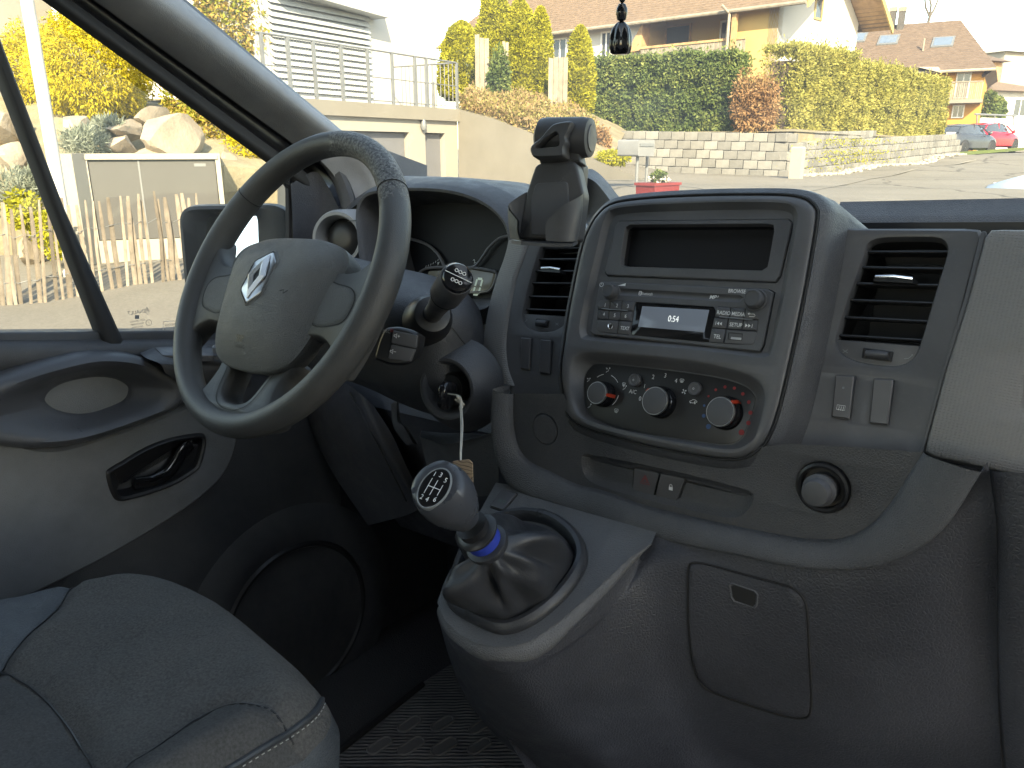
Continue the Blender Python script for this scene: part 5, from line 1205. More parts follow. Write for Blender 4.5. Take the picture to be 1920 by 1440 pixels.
for l, nm in ((seam_l, 'seam'), (seam_b, 'seam'), (seam_r, 'seam')):
    q = []
    for p in spl(l, 6):
        h = ts.ray_cast(V((p.x, p.y, 0)), V((0, 0, -1)))
        if h[0]: q.append(h[0] + V((0, 0, .0004)))
    if len(q) > 3: mk('seam', *tube(q, .0012, 6), M_black, seat)
mk('seat_base', *box((-.74, .0, -.83), (.44, .5, .26)), M_low, seat)
bkr = [[V((-.74 + .25 * u * (1 - .25 * max(0, t - .7)), -.30 - .22 * t + .03 * (1 - u * u) * 0 - .03 * abs(u) ** 3 * -1, -.42 + .72 * t)) for u in (-1, -.8, -.4, 0, .4, .8, 1)] for t in (0, .2, .5, .8, 1)]
mk('backrest', *surf(bkr, 3, 3), M_fab, seat)
mk('backrest_shell', *surf([[p + V((0, -.10, 0)) for p in r] for r in bkr], 3, 3), M_lth, seat)
# ================================================================ floor mat
ZF = -.952
mat_r = root('floor_mat', 'worn ribbed rubber floor mat in the driver footwell', 'floor mat', (-.9, .75, ZF))
def ribbed():
    m, nt, b = newmat('ribbed_rubber'); co = coord(nt)
    w = nd(nt, 'ShaderNodeTexWave', wave_type='BANDS', bands_direction='Y'); w.inputs['Scale'].default_value = 38; w.inputs['Distortion'].default_value = 2.5; w.inputs['Detail'].default_value = 2
    rot = nd(nt, 'ShaderNodeMapping'); rot.inputs['Rotation'].default_value = (0, 0, radians(-38)); nt.links.new(co, rot.inputs[0]); nt.links.new(rot.outputs[0], w.inputs[0])
    f = ramp(nt, noi(nt, co, 14, 5, .65), [(.35, 0.0), (.65, 1.0)])
    nt.links.new(mixc(nt, f, (.085, .085, .088), (.17, .17, .167)), b.inputs['Base Color']); b.inputs['Roughness'].default_value = .65
    bump(nt, w.outputs[1], b, .0022); return m
M_mat = ribbed()
mp_ = [onZ(*p, ZF) for p in [(560, 1440), (640, 1405), (792, 1283), (860, 1240), (1150, 1440), (1000, 1600), (560, 1600)]]
MT = Fr((0, 0, ZF), (1, 0, 0), (0, 0, 1))
mk('rubber_sheet', *slab(MT, rnd([V((p.x, p.y)) for p in mp_], .03), -.004, .006, .003), M_mat, mat_r)
M_oval = simple('mat_oval', (.14, .14, .14), .6)
for x, y, r_ in ((768, 1358, 1), (830, 1357, .95), (771, 1399, 1.1), (833, 1400, 1.1), (899, 1399, .95), (712, 1398, 1), (900, 1362, .9)):
    c = MT.px(x, y, .006); d = (MT.px(x + 20, y - 13, .006) - c).normalized(); e = V((-d.y, d.x))
    loop = [c + d * (.0135 * r_ * (1 if cos(a) > 0 else -1)) + d * .009 * cos(a) + e * .010 * r_ * sin(a) for a in [2 * pi * k / 28 for k in range(28)]]
    mk('oval_stud', *steps(MT, [(inset(loop, -.003), .006), (inset(loop, -.002), .0095), (loop, .0095), (inset(loop, .001), .007)], False, True), M_oval, mat_r)
mk('mat_edge', *tube([onZ(560, 1462, ZF + .008), onZ(640, 1405, ZF + .008), onZ(792, 1283, ZF + .008)], .007, 8), M_dark, mat_r)
# knee trims under the column
kn = root('knee_trim', 'dark knee trim below the steering column', 'trim panel', onY(720, 900, .8))
mk('knee_panel', *surf([[onY(560, 690, .80), onY(640, 715, .78), onY(672, 735, .77), onY(700, 760, .78)], [onY(580, 790, .80), onY(660, 800, .78), onY(702, 810, .77), onY(735, 815, .79)], [onY(620, 880, .82), onY(700, 890, .80), onY(740, 885, .79), onY(765, 880, .81)], [onY(690, 985, .85), onY(750, 970, .83), onY(785, 955, .82), onY(800, 945, .84)]], 5, 5), M_low, kn)
mk('panel_groove', *tube(spl([onY(655, 735, .773), onY(690, 800, .771), onY(722, 860, .775), (onY(762, 940, .80))], 5), .0015, 6), M_dark, kn)
cl1 = root('column_release_lever', 'dark lever hanging below the steering column', 'lever', onY(750, 800, .72))
mk('lever_blade', *surf([[onY(733, 757, .70), onY(745, 752, .695), onY(747, 755, .71)], [onY(736, 790, .70), onY(745, 788, .695), onY(752, 790, .71)], [onY(742, 808, .70), onY(757, 800, .695), onY(764, 803, .71)], [onY(762, 835, .71), onY(775, 832, .705), onY(782, 832, .72)]], 3, 4), M_dash, cl1)
pb = root('pocket_lip', 'textured storage lip under the ignition lock', 'storage lip', onY(850, 880, .74))
mk('lip_top', *surf([[onY(790, 808, .74), onY(835, 812, .74), onY(856, 812, .74), onY(925, 814, .75)], [onY(787, 818, .70), onY(815, 826, .70), onY(846, 832, .70), onY(930, 812, .72)], [onY(788, 822, .70), onY(815, 831, .70), onY(846, 836, .70), onY(932, 814, .72)], [onY(797, 860, .71), onY(830, 868, .71), onY(865, 880, .71), onY(935, 890, .72)], [onY(806, 900, .72), onY(830, 920, .72), onY(865, 930, .72), onY(935, 930, .73)]], 5, 4), M_band, pb)
# ================================================================ phone holder
ph = root('phone_holder', 'empty black phone cradle clamped above the left air vent', 'phone holder', at(1030, 450, .69))
z9 = lambda x, y: (930 + x / 5.143, 200 + y / 5.143)
PF = Fr(at(1025, 365, .69), (1, .25, 0), (.28, -.93, .22))
M_ph = plastic('holder_plastic', (.034, .034, .036), .45, 600, .0001, leather=False)
def pz(l, h=0): return PF.P([z9(*p) for p in l], h)
bk = pz([(375, 570), (420, 540), (740, 524), (775, 545), (800, 650), (845, 840), (790, 1290), (200, 1270), (290, 830), (330, 700)], .006)
mk('back_plate', *slab(PF, rnd(bk, .004), -.010, .006, .003), M_ph, ph)
mk('foam_pad', *slab(PF, rnd(pz([(380, 735), (690, 718), (705, 1000), (640, 1250), (330, 1240), (335, 900)], .008), .004), .004, .0078, .0012), M_knob, ph)
mk('rear_spine', *slab(PF, rnd(pz([(700, 540), (855, 540), (855, 620), (830, 900), (700, 900)], -.012), .003), -.022, -.008, .003), M_ph, ph)
def wing(pts_out, hts, nm):
    o_ = [PF.pt(PF.px(*z9(x, y), h), h) for (x, y), h in zip(pts_out, hts)]
    return o_
lw = [[PF.pt(PF.px(*z9(x, y), h), h) for x, y, h in r] for r in [
 [(300, 820, .004), (200, 880, .008), (115, 965, .014), (205, 1100, .022)],
 [(285, 1000, .004), (190, 1040, .008), (118, 1110, .014), (205, 1200, .022)],
 [(270, 1250, .004), (190, 1260, .008), (135, 1270, .014), (230, 1290, .022)]]]
vs, fs = surf(lw, 4, 4); n_ = len(vs)
mk('left_wing', vs + [p - PF.n * .0022 + PF.u * .0008 for p in vs], fs + [tuple(i + n_ for i in f[::-1]) for f in fs], M_ph, ph)
rw = [[PF.pt(PF.px(*z9(x, y), h), h) for x, y, h in r] for r in [
 [(845, 835, .004), (800, 870, .014), (640, 960, .022), (495, 1095, .022)],
 [(825, 1050, .004), (790, 1070, .014), (640, 1110, .022), (475, 1170, .022)],
 [(790, 1270, .004), (755, 1295, .014), (630, 1300, .022), (480, 1290, .022)]]]
vs, fs = surf(rw, 4, 4); n_ = len(vs)
mk('right_wing', vs + [p - PF.n * .0022 for p in vs], fs + [tuple(i + n_ for i in f[::-1]) for f in fs], M_ph, ph)
mk('bottom_ledge', *loft([[PF.pt(PF.px(*z9(x, y), h), h) for x, y, h in ((150, 1285, .0), (240, 1300, .02), (480, 1318, .022), (740, 1318, .018), (790, 1290, .0))], [PF.pt(PF.px(*z9(x, y), h), h) + PF.v * -.003 for x, y, h in ((150, 1285, .0), (240, 1300, .02), (480, 1318, .022), (740, 1318, .018), (790, 1290, .0))]], True, True), M_ph, ph)
mk('neck', *slab(PF, rnd(pz([(415, 440), (790, 420), (820, 540), (415, 545)], .004), .002), -.012, .004, .002), M_ph, ph)
cA, cB = PF.pt(PF.px(*z9(500, 300), -.004), -.004), PF.pt(PF.px(*z9(880, 300), -.004), -.004)
mk('clamp_barrel', *lathe(cA, cB - cA, [(.010, -.010), (.0165, -.006), (.0175, .0), (.0175, (cB - cA).length * .9), (.0165, (cB - cA).length + .003), (.013, (cB - cA).length + .004)], 28, ell=1.0), M_ph, ph)
mk('barrel_cap', *lathe(cB, cB - cA, [(.0120, .0035), (.0115, .0050), (.0005, .0052)], 24), M_btn, ph)
ho1 = resamp(spl(pz([(332, 400), (370, 350), (440, 295), (510, 210), (580, 160), (730, 140), (725, 200), (700, 260), (680, 300), (690, 340), (660, 400), (662, 450), (640, 485), (520, 495), (380, 492), (345, 455)], .018), 3, True), 60)
hi1 = resamp(spl(pz([(395, 398), (430, 360), (480, 318), (540, 275), (580, 255), (600, 270), (608, 310), (612, 345), (600, 380), (500, 392)], .018), 3, True), 60)
m = MB(); m.add(steps(PF, [(ho1, .004), (ho1, .018), (inset(ho1, .0015), .020)])); m.add(holes(PF, inset(ho1, .0015), [inset(hi1, -.001)], .020)); m.add(steps(PF, [(inset(hi1, -.001), .020), (hi1, .018), (hi1, .004)]))
m.out('release_handle', M_ph, ph, smooth=40)
mk('mount_foot', *lathe(PF.pt(PF.px(1040, 400, -.03), -.03), V((0, 1, -.25)), [(.012, -.02), (.012, .02), (.016, .03)], 20), M_ph, ph)
# arched trim piece behind the holder, on the dash top
arch = root('dash_arch', 'dark arched dash trim between instrument hood and centre bezel', 'dash trim', onY(1130, 400, .83))
ag = [[onY(x, y, Y) for x, y, Y in r] for r in [
 [z9(860, 610) + (.80,), z9(920, 600) + (.83,), z9(1000, 650) + (.83,), z9(1090, 745) + (.825,), z9(1170, 850) + (.82,), z9(1250, 930) + (.81,)],
 [z9(855, 700) + (.785,), z9(900, 690) + (.79,), z9(980, 740) + (.79,), z9(1060, 830) + (.785,), z9(1130, 920) + (.78,), z9(1200, 1000) + (.775,)],
 [z9(850, 720) + (.78,), z9(890, 715) + (.785,), z9(960, 760) + (.785,), z9(1040, 860) + (.78,), z9(1100, 950) + (.775,), z9(1160, 1040) + (.77,)],
 [z9(830, 1000) + (.80,), z9(860, 1000) + (.80,), z9(910, 1020) + (.80,), z9(960, 1060) + (.79,), z9(1000, 1100) + (.785,), z9(1050, 1150) + (.775,)],
 [z9(820, 1080) + (.80,), z9(840, 1090) + (.80,), z9(870, 1120) + (.80,), z9(900, 1160) + (.79,), z9(930, 1200) + (.785,), z9(970, 1260) + (.775,)]]]
mk('arch_trim', *surf(ag, 4, 4), M_dash, arch)
mk('arch_base', *surf([[onY(*z9(x, y), Y) for x, y, Y in r] for r in [[(600, 900, .95), (850, 980, .93), (1000, 1080, .9)], [(600, 1100, .85), (830, 1130, .82), (960, 1200, .80)], [(600, 1300, .78), (800, 1260, .76), (930, 1300, .745)], [(600, 1420, .75), (800, 1420, .745), (950, 1420, .74)]]], 4, 4), M_dash, arch)
# ================================================================ hanging ornament
orn = root('hanging_ornament', 'glossy black tassel charm hanging in front of the windscreen', 'ornament', at(1162, 100, .70))
gv = V2W.transposed() @ V((0, 0, 1))
oc = at(1164, 72, .70)
bell = []
for h, r_ in ((-.0135, .0068), (-.0120, .0086), (-.006, .0096), (.002, .0092), (.008, .0076), (.012, .0048), (.0138, .0028)):
    a_ = gv.orthogonal().normalized(); b_ = gv.cross(a_)
    bell.append([oc + gv * h + (a_ * cos(q) + b_ * sin(q)) * r_ * (1 + .10 * cos(6 * q)) for q in [2 * pi * j / 48 for j in range(48)]])
mk('tassel', *loft(bell, True, True), M_gloss, orn, smooth=60)
mk('bead', *lathe(oc + gv * .0215, gv, [(.0015, -.0075), (.0040, -.006), (.0052, -.001), (.0050, .003), (.0032, .0068), (.0015, .0075)], 24), M_gloss, orn)
mk('small_bead', *lathe(oc + gv * .0322, gv, [(.001, -.003), (.0028, -.001), (.0028, .001), (.001, .003)], 16), M_gloss, orn)
mk('cord', *tube([oc + gv * .028, oc + gv * .2, oc + gv * .46], .0009, 6), M_black, orn)
# ================================================================ outside: materials
def ext(name, col, rough=.85, var=.12, vs=1.5, bmp=.004, bsc=30, fine=None):
    return simple(name, col, rough, 0, .3, var=var, vs=vs, bmp=bmp, bsc=bsc)
M_asph = ext('asphalt', (.185, .172, .150), .9, .14, .5, .004, 60)
M_conc = ext('concrete', (.215, .20, .170), .85, .10, .9, .002, 40)
M_conc2 = ext('pale_render', (.32, .30, .26), .85, .06, .6, .002, 60)
M_whit = ext('white_render', (.52, .515, .50), .85, .03, .5, .001, 80)
M_yell = ext('yellow_render', (.46, .33, .14), .85, .05, .6, .001, 80)
M_oran = ext('orange_render', (.46, .24, .06), .85, .06, .6, .001, 80)
M_tile1 = ext('roof_tile_brown', (.17, .12, .085), .8, .25, 6, .004, 20)
M_tile2 = ext('roof_tile_dark', (.13, .095, .075), .85, .2, 4, .004, 20)
M_wood = ext('larch_wood', (.40, .25, .13), .7, .25, 4, .003, 40)
M_oldw = ext('weathered_wood', (.28, .245, .20), .85, .22, 6, .006, 60)
M_stake = ext('chestnut_stake', (.235, .20, .165), .9, .3, 7, .006, 90)
M_rock = ext('boulder_stone', (.31, .26, .205), .9, .22, 2.5, .02, 9)
M_block = ext('planter_block', (.185, .183, .175), .9, .16, 5, .006, 70)
M_galv = simple('galvanised_steel', (.17, .18, .19), .5, .2, vs=6)
M_alu = simple('grey_louvre', (.40, .42, .43), .5, 0, vs=3)
M_gdoor = ext('grey_door_sheet', (.15, .15, .158), .55, .05, 2, .0005, 50)
M_cab = ext('dark_grey_door', (.078, .078, .078), .55, .05, 2, .0005, 60)
M_pane = simple('house_pane', (.05, .06, .075), .05, 0, .8, var=.1)
M_wfr = simple('white_frame', (.75, .75, .74), .5)
M_pol = simple('white_pole_paint', (.5, .5, .49), .45)
M_soil = ext('garden_soil', (.22, .19, .13), .95, .3, 2, .02, 12)
M_grass = ext('lawn_green', (.10, .13, .03), .95, .35, 3, .03, 30)
def perobj(m, lo, hi):                                      # each copy gets its own tone
    nt = m.node_tree; b = nt.nodes['Principled BSDF']; src = b.inputs['Base Color'].links[0].from_socket
    oi = nd(nt, 'ShaderNodeObjectInfo'); mr_ = nd(nt, 'ShaderNodeMapRange'); mr_.inputs[3].default_value = lo; mr_.inputs[4].default_value = hi; nt.links.new(oi.outputs['Random'], mr_.inputs[0])
    mu = nd(nt, 'ShaderNodeMix', data_type='RGBA', blend_type='MULTIPLY'); mu.inputs[0].default_value = 1; nt.links.new(src, mu.inputs[6]); nt.links.new(mr_.outputs[0], mu.inputs[7]); nt.links.new(mu.outputs[2], b.inputs['Base Color'])
perobj(M_block, .72, 1.15); perobj(M_stake, .5, 1.2); perobj(M_rock, .75, 1.15); perobj(M_oldw, .75, 1.1)
def cracks(m):
    nt = m.node_tree; b = nt.nodes['Principled BSDF']; src = b.inputs['Base Color'].links[0].from_socket; co = coord(nt)
    wob = nd(nt, 'ShaderNodeVectorMath', operation='ADD'); nz = nd(nt, 'ShaderNodeTexNoise'); nz.inputs['Scale'].default_value = .9; nz.inputs['Detail'].default_value = 5
    nt.links.new(co, nz.inputs['Vector']); nt.links.new(co, wob.inputs[0]); nt.links.new(nz.outputs[1], wob.inputs[1])
    v = nd(nt, 'ShaderNodeTexVoronoi', feature='DISTANCE_TO_EDGE'); v.inputs['Scale'].default_value = .22; nt.links.new(wob.outputs[0], v.inputs['Vector'])
    l = ramp(nt, v.outputs[0], [(0, .55), (.006, .55), (.012, 1.0)]); pa = ramp(nt, noi(nt, co, .18, 2, .5), [(.46, .86), (.5, 1.0)]); sp = ramp(nt, noi(nt, co, 26, 3, .7), [(.3, .8), (.7, 1.1)])
    for s in (l, pa, sp):
        mu = nd(nt, 'ShaderNodeMix', data_type='RGBA', blend_type='MULTIPLY'); mu.inputs[0].default_value = 1; nt.links.new(src, mu.inputs[6]); nt.links.new(s, mu.inputs[7]); src = mu.outputs[2]
    nt.links.new(src, b.inputs['Base Color'])
cracks(M_asph)
def leafmat(name, cols, rough=.6, trans=.25):
    m, nt, b = newmat(name); g = nd(nt, 'ShaderNodeNewGeometry'); r = nd(nt, 'ShaderNodeValToRGB'); e = r.color_ramp.elements
    while len(e) < len(cols): e.new(.5)
    for i, c in enumerate(cols): e[i].position = i / (len(cols) - 1); e[i].color = (*c, 1)
    co = coord(nt); n1 = noi(nt, co, 1.6, 3, .6)
    ad = nd(nt, 'ShaderNodeMath', operation='MULTIPLY_ADD'); nt.links.new(g.outputs['Random Per Island'], ad.inputs[0]); ad.inputs[1].default_value = .6
    sb = nd(nt, 'ShaderNodeMath', operation='MULTIPLY_ADD'); nt.links.new(n1, sb.inputs[0]); sb.inputs[1].default_value = 1.6; sb.inputs[2].default_value = -.6
    nt.links.new(sb.outputs[0], ad.inputs[2]); nt.links.new(ad.outputs[0], r.inputs[0]); nt.links.new(r.outputs[0], b.inputs['Base Color'])
    b.inputs['Roughness'].default_value = rough; b.inputs['Specular IOR Level'].default_value = .25
    t = nd(nt, 'ShaderNodeBsdfTranslucent'); nt.links.new(r.outputs[0], t.inputs[0]); mx = nd(nt, 'ShaderNodeMixShader'); mx.inputs[0].default_value = trans
    out = nt.nodes['Material Output']; nt.links.new(b.outputs[0], mx.inputs[1]); nt.links.new(t.outputs[0], mx.inputs[2]); nt.links.new(mx.outputs[0], out.inputs[0]); return m
L_gold = leafmat('golden_foliage', [(.30, .24, .012), (.48, .40, .02), (.60, .53, .05)])
L_thuja = leafmat('thuja_foliage', [(.16, .17, .015), (.34, .33, .025), (.52, .48, .05)], trans=.35)
L_green = leafmat('laurel_foliage', [(.05, .085, .028), (.11, .155, .045), (.23, .26, .08)], trans=.3)
L_hedge = leafmat('hedge_foliage', [(.15, .155, .04), (.29, .28, .07), (.43, .39, .12)], trans=.35)
L_brown = leafmat('brown_foliage', [(.16, .09, .04), (.30, .17, .08), (.36, .26, .13)])
L_mix = leafmat('autumn_foliage', [(.13, .16, .02), (.27, .28, .03), (.40, .26, .08), (.22, .24, .03)])
L_silv = leafmat('lavender_foliage', [(.14, .17, .13), (.22, .25, .20), (.30, .32, .26)])
L_bank = leafmat('bank_foliage', [(.14, .14, .04), (.26, .23, .08), (.34, .22, .13), (.20, .22, .05)])
M_bark = ext('bark', (.12, .09, .07), .95, .25, 8, .01, 40)
# ================================================================ outside: helpers (level world, metres)
class WFr:                                                 # vertical plane through o running along u
    def __init__(s, o, u):
        s.o = V(o); s.u = V((u[0], u[1], 0)).normalized(); s.v = V((0, 0, 1)); s.n = s.u.cross(s.v)
        if (CAM - s.o).dot(s.n) < 0: s.u = -s.u; s.n = -s.n
    def px(s, x, y, h=0): p = WPl(x, y, s.o + s.n * h, s.n) - s.o; return V((p.dot(s.u), p.dot(s.v)))
    def pt(s, a, h=0): return s.o + s.u * a[0] + s.v * a[1] + s.n * h
    def P(s, pts, h=0): return [s.px(x, y, h) for x, y in pts]
def hdir(x, y=279): d = RW @ V(((x - CX) / FPX, (y - CY) / FPX, 1)); return V((d.x, d.y, 0)).normalized()
def mw(name, vf, mat, parent=None, **k): return mk(name, vf[0], vf[1], mat, parent, van=False, **k)
def rect(a, b): return [V((a[0], a[1])), V((b[0], a[1])), V((b[0], b[1])), V((a[0], b[1]))]
def wbox(fr, x0, x1, y0, y1, h0, h1): return loft([[fr.pt(p, h) for p in rect((x0, y0), (x1, y1))] for h in (h0, h1)], True, True)
def wpoly(fr, pts, h0, h1): return loft([[fr.pt(p, h) for p in pts] for h in (h0, h1)], True, True)
def leaves(n, fn, size, asp=2.2, droop=0., seed=1):        # many leaf-sized faces; fn() gives (point, outward)
    rg = random.Random(seed); vs, fs = [], []
    for i in range(n):
        p, o = fn(rg); d = V((rg.gauss(0, 1), rg.gauss(0, 1), rg.gauss(0, 1))).normalized()
        a = (d + o * .7 + V((0, 0, -droop))).normalized(); b = a.cross(V((rg.gauss(0, 1), rg.gauss(0, 1), rg.gauss(0, 1)))).normalized()
        s = size * rg.uniform(.6, 1.4); k = len(vs); w = s / asp
        vs += [p - b * w * .3, p + a * s * .5 - b * w * .5, p + a * s, p + a * s * .5 + b * w * .5]; fs.append((k, k + 1, k + 2, k + 3))
    return vs, fs
def lump(c, r, p=2.0, k=.28, f=1.6, seed=0, shell=.55):    # sampler for an uneven crown
    c = V(c)
    def fn(rg):
        while True:
            d = V((rg.gauss(0, 1), rg.gauss(0, 1), rg.gauss(0, 1))).normalized()
            m = 1 + k * noise.noise(d * f + V((seed * 3.1, seed, 0))) + k * .5 * noise.noise(d * f * 3 + V((seed, 5, 1)))
            t = shell + (1 - shell) * rg.random() ** .6
            clump = noise.noise(d * 6 + V((seed, 0, seed * 2)))
            if clump < -.28 and rg.random() < .75: t *= .86
            q = V((d.x * r[0], d.y * r[1], d.z * r[2])) * m * t; return c + q, d
    return fn
def cone(c, r, h, seed=0):                                 # columnar conifer, base centre c
    c = V(c)
    def fn(rg):
        t = rg.random(); a = rg.uniform(0, 2 * pi)
        prof = (min(1, t * 6 + .6)) * (1 - t ** 3.6) ** .7
        m = 1 + .30 * noise.noise(V((cos(a) * 1.5, sin(a) * 1.5, t * 6 + seed * 4))) + .15 * noise.noise(V((cos(a) * 5, sin(a) * 5, t * 16 + seed)))
        rr = r * prof * m * (.6 + .4 * rg.random() ** .5); o = V((cos(a), sin(a), .35)).normalized()
        return c + V((cos(a) * rr, sin(a) * rr, t * h)), o
    return fn
def boxf(fr, x0, x1, y0f, y1f, d, seed=0):                 # clipped hedge: face, top and ends
    def fn(rg):
        x = rg.uniform(x0, x1); y0, y1 = y0f(x), y1f(x); k = rg.random()
        w = .10 * noise.noise(V((x * 1.6, seed, 2))) + .07 * noise.noise(V((x * 5, 0, seed)))
        if k < .68:
            y = rg.uniform(y0, y1); h = .10 * noise.noise(V((x * 1.3, y * 1.8, seed))) + .08 * noise.noise(V((x * 6, y * 3, seed))) - .22 * rg.random() ** 1.5; o = fr.n
            if noise.noise(V((x * 3.1, y * 2.4, seed + 9))) < -.22: h -= .13
            e = (y - y0) / max(.01, y1 - y0); h -= .12 * max(0, e - .85) / .15
            return fr.pt((x, y + w * e), h), o
        if k < .92: return fr.pt((x, y1 + w + (.05 if rg.random() < .9 else .13) * rg.gauss(0, 1) - .08), -rg.random() * d), V((0, 0, 1))
        s = rg.choice((x0, x1)); return fr.pt((s + .08 * rg.gauss(0, 1), rg.uniform(y0, y1)), -rg.random() * d), fr.u * (1 if s == x1 else -1)
    return fn
def plant(name, label, cat, base, fn, n, size, mat, asp=2.2, trunk=None, group=None, droop=0, seed=1):
    r = root(name, label, cat, base, group, van=False)
    vs, fs = leaves(n, fn, size, asp, droop, seed); mw('crown', (vs, fs), mat, r, smooth=0, recalc=False)
    if trunk:
        b = V(base); top_ = V(trunk[0]); vf = tube([b + V((0, 0, -.1)), b.lerp(top_, .5) + V((.02, .02, 0)), top_], [trunk[1], trunk[1] * .7, trunk[1] * .25], 8); m = MB(); m.add(vf)
        rg = random.Random(seed)
        for k in range(7):
            q = b.lerp(top_, .25 + .1 * k); m.add(tube([q, q + V((rg.uniform(-1, 1), rg.uniform(-1, 1), .8)) * trunk[2]], [trunk[1] * .4, trunk[1] * .1], 6))
        m.out('trunk', M_bark, r, van=False)
    return r
# ================================================================ ground
cp = [V((0, 0, 0)), V((-4, 3, 0)), V((-3, 6, .45)), V((3, 6, .6)), W(200, 635, 7.2), W(30, 575, 8.6), W(330, 520, 9.2), W(300, 492, 10.2), W(100, 500, 10.2)]
gfl = WH(830, 330, 0)
d0 = hdir(1900); GC = W(857, 205, 17)                                         # front corner of the garage
GF = WFr((GC.x, GC.y, 0), d0)
cp += [V((GC.x, GC.y, 0)) + GF.n * 1.2, V((GC.x, GC.y, 0)) - d0 * 5 + GF.n * 1.2, V((GC.x, GC.y, 0)) - d0 * 10 + GF.n, W(1150, 335, 13), W(1240, 345, 11), W(1300, 326, 18.6), W(1140, 305, 19), W(1490, 331, 17.6), W(1650, 310, 22), W(1790, 290, 27.5), W(1820, 287, 38), W(1900, 285, 40), W(1900, 360, 11.5), W(1600, 360, 12), W(1400, 360, 11.5),
       V((12, 30, 1.4)), V((30, 60, 2)), V((0, 80, 2.0)), V((-40, 60, 1.5)), V((-40, 20, 1)), V((20, 0, .5)), V((0, -30, -.6)), V((-20, -10, 0)), V((0, -8, -.1))]
def gh(x, y):
    s = w = 0
    for p in cp:
        d = 1 / (((x - p.x) ** 2 + (y - p.y) ** 2) ** 1.5 + .3); s += d * p.z; w += d
    return s / w
gx = [-600, -250, -120] + [-60 + i * .8 for i in range(106)] + [60, 150, 600]; gy = [-300, -120, -50, -25] + [-12 + i * .8 for i in range(76)] + [60, 90, 150, 400, 900]
gv_ = [[V((x, y, gh(x, y))) for x in gx] for y in gy]
tag(mw('ground', loft(gv_, closed=False), M_asph, None, smooth=60), kind='structure')
# house behind the photographer whose shade covers the van and the near road
sv = V((sin(SUN_BEAR), cos(SUN_BEAR), 0)); so_c = sv * 13
SH = WFr((so_c.x, so_c.y, 0), V((-sv.y, sv.x, 0)))
nh = root('neighbour_house', 'pale house behind the van that shades the near road', 'house', (so_c.x, so_c.y, -.5), van=False)
shz = (13 + 8.6) * math.tan(SUN_EL) + .4
mk('wall', *wbox(SH, -9, 13, -1, shz - 2.5, -9, 0), M_conc2, nh, van=False, smooth=20)
mk('roof', *loft([[SH.pt((x, shz - 2.6), .8), SH.pt((x, shz), -4.5), SH.pt((x, shz - 2.6), -9.8)] for x in (-9.6, 13.6)], True, True), M_tile1, nh, van=False, smooth=20)
for k in range(5):
    for z in (1.2, 4.2): mk('window', *wbox(SH, -7 + k * 4, -5.6 + k * 4, z, z + 1.4, -.02, .03), M_pane, nh, van=False, smooth=20)
# ================================================================ left: fence, cabinet, boulders, shrubs
fA, fB = W(-60, 590, 8.45), W(345, 518, 9.25)
fdir = (fB - fA); fdir.z = 0
fence = root('paling_fence', 'irregular split chestnut paling fence along the verge', 'fence', (fA + fB) / 2, None, van=False)
rg = random.Random(3)
FW = WFr(((fA + fB) / 2) * 1, fdir)
xs = [-40, -22, -8, 8, 17, 27, 44, 60, 75, 92, 104, 120, 136, 152, 168, 180, 197, 213, 229, 243, 251, 263, 275, 291, 302, 312, 325, 337, 348, 360, 372]
rowp = []
for i, x in enumerate(xs):
    yb = 590 + (518 - 590) * (x + 60) / 405; yt = 385 + (364 - 385) * (x + 60) / 405 + rg.uniform(-9, 12)
    b2 = FW.px(x + rg.uniform(-3, 3) + 12, yb); t2 = FW.px(x - 8 + rg.uniform(-7, 7), yt)
    P0, P1 = FW.pt(b2, rg.uniform(-.02, .02)), FW.pt(t2, rg.uniform(-.06, .06)); P0.z -= .05
    mid_ = P0.lerp(P1, .5) + V((rg.uniform(-.02, .02), rg.uniform(-.02, .02), 0)); r_ = rg.uniform(.012, .026)
    mk('picket', *tube([P0, P0.lerp(mid_, .5), mid_, mid_.lerp(P1, .6), P1], [r_, r_ * 1.05, r_, r_ * .95, r_ * .6], 6, ell=(1.3, .7)), M_stake, fence, van=False, smooth=50)
    rowp.append((P0, P1))
for k in (.28, .72):
    mk('wire', *tube([a.lerp(b, k) + FW.n * (.03 if i % 2 else -.03) for i, (a, b) in enumerate(rowp)], .004, 5), M_galv, fence, van=False)
# cabinet
cA, cB = W(105, 285, 10.0), W(415, 292, 10.7)
CF = WFr((cA.x, cA.y, 0), (cB - cA)); wd_ = (V((cB.x, cB.y, 0)) - V((cA.x, cA.y, 0))).length
cb = root('utility_cabinet', 'pale concrete utility cabinet with two dark grey doors behind the fence', 'utility cabinet', CF.pt((wd_ / 2, gh(*CF.pt((wd_ / 2, 0)).xy))), van=False)
topz = CF.px(260, 288).y
ou = CF.P([(105, 285), (412, 292), (436, 500), (130, 500)]); x0, x1 = ou[0].x, ou[1].x
din = CF.P([(162, 296), (405, 302), (418, 446), (186, 452)]); dx0, dx1 = din[0].x, (din[1].x + din[2].x) / 2 + .0; dz1, dz0 = din[0].y - .02, din[3].y
zb = -.4
cm = MB(); cm.add(wbox(CF, x0, dx0, zb, topz, -1.0, 0)); cm.add(wbox(CF, dx1, x1, zb, topz, -1.0, 0)); cm.add(wbox(CF, dx0, dx1, dz1, topz, -1.0, .003)); cm.add(wbox(CF, dx0, dx1, zb, dz0, -1.0, .003)); cm.add(wbox(CF, dx0, dx1, dz0, dz1, -1.0, -.5))
cm.out('concrete_housing', M_conc2, cb, van=False, smooth=20)
mx_ = dx0 + (dx1 - dx0) * .385
for a, b in ((dx0 + .01, mx_ - .012), (mx_ + .012, dx1 - .01)):
    d_ = mk('door', *wbox(CF, a, b, dz0 + .01, dz1 - .01, -.07, -.03), M_cab, cb, van=False, smooth=20)
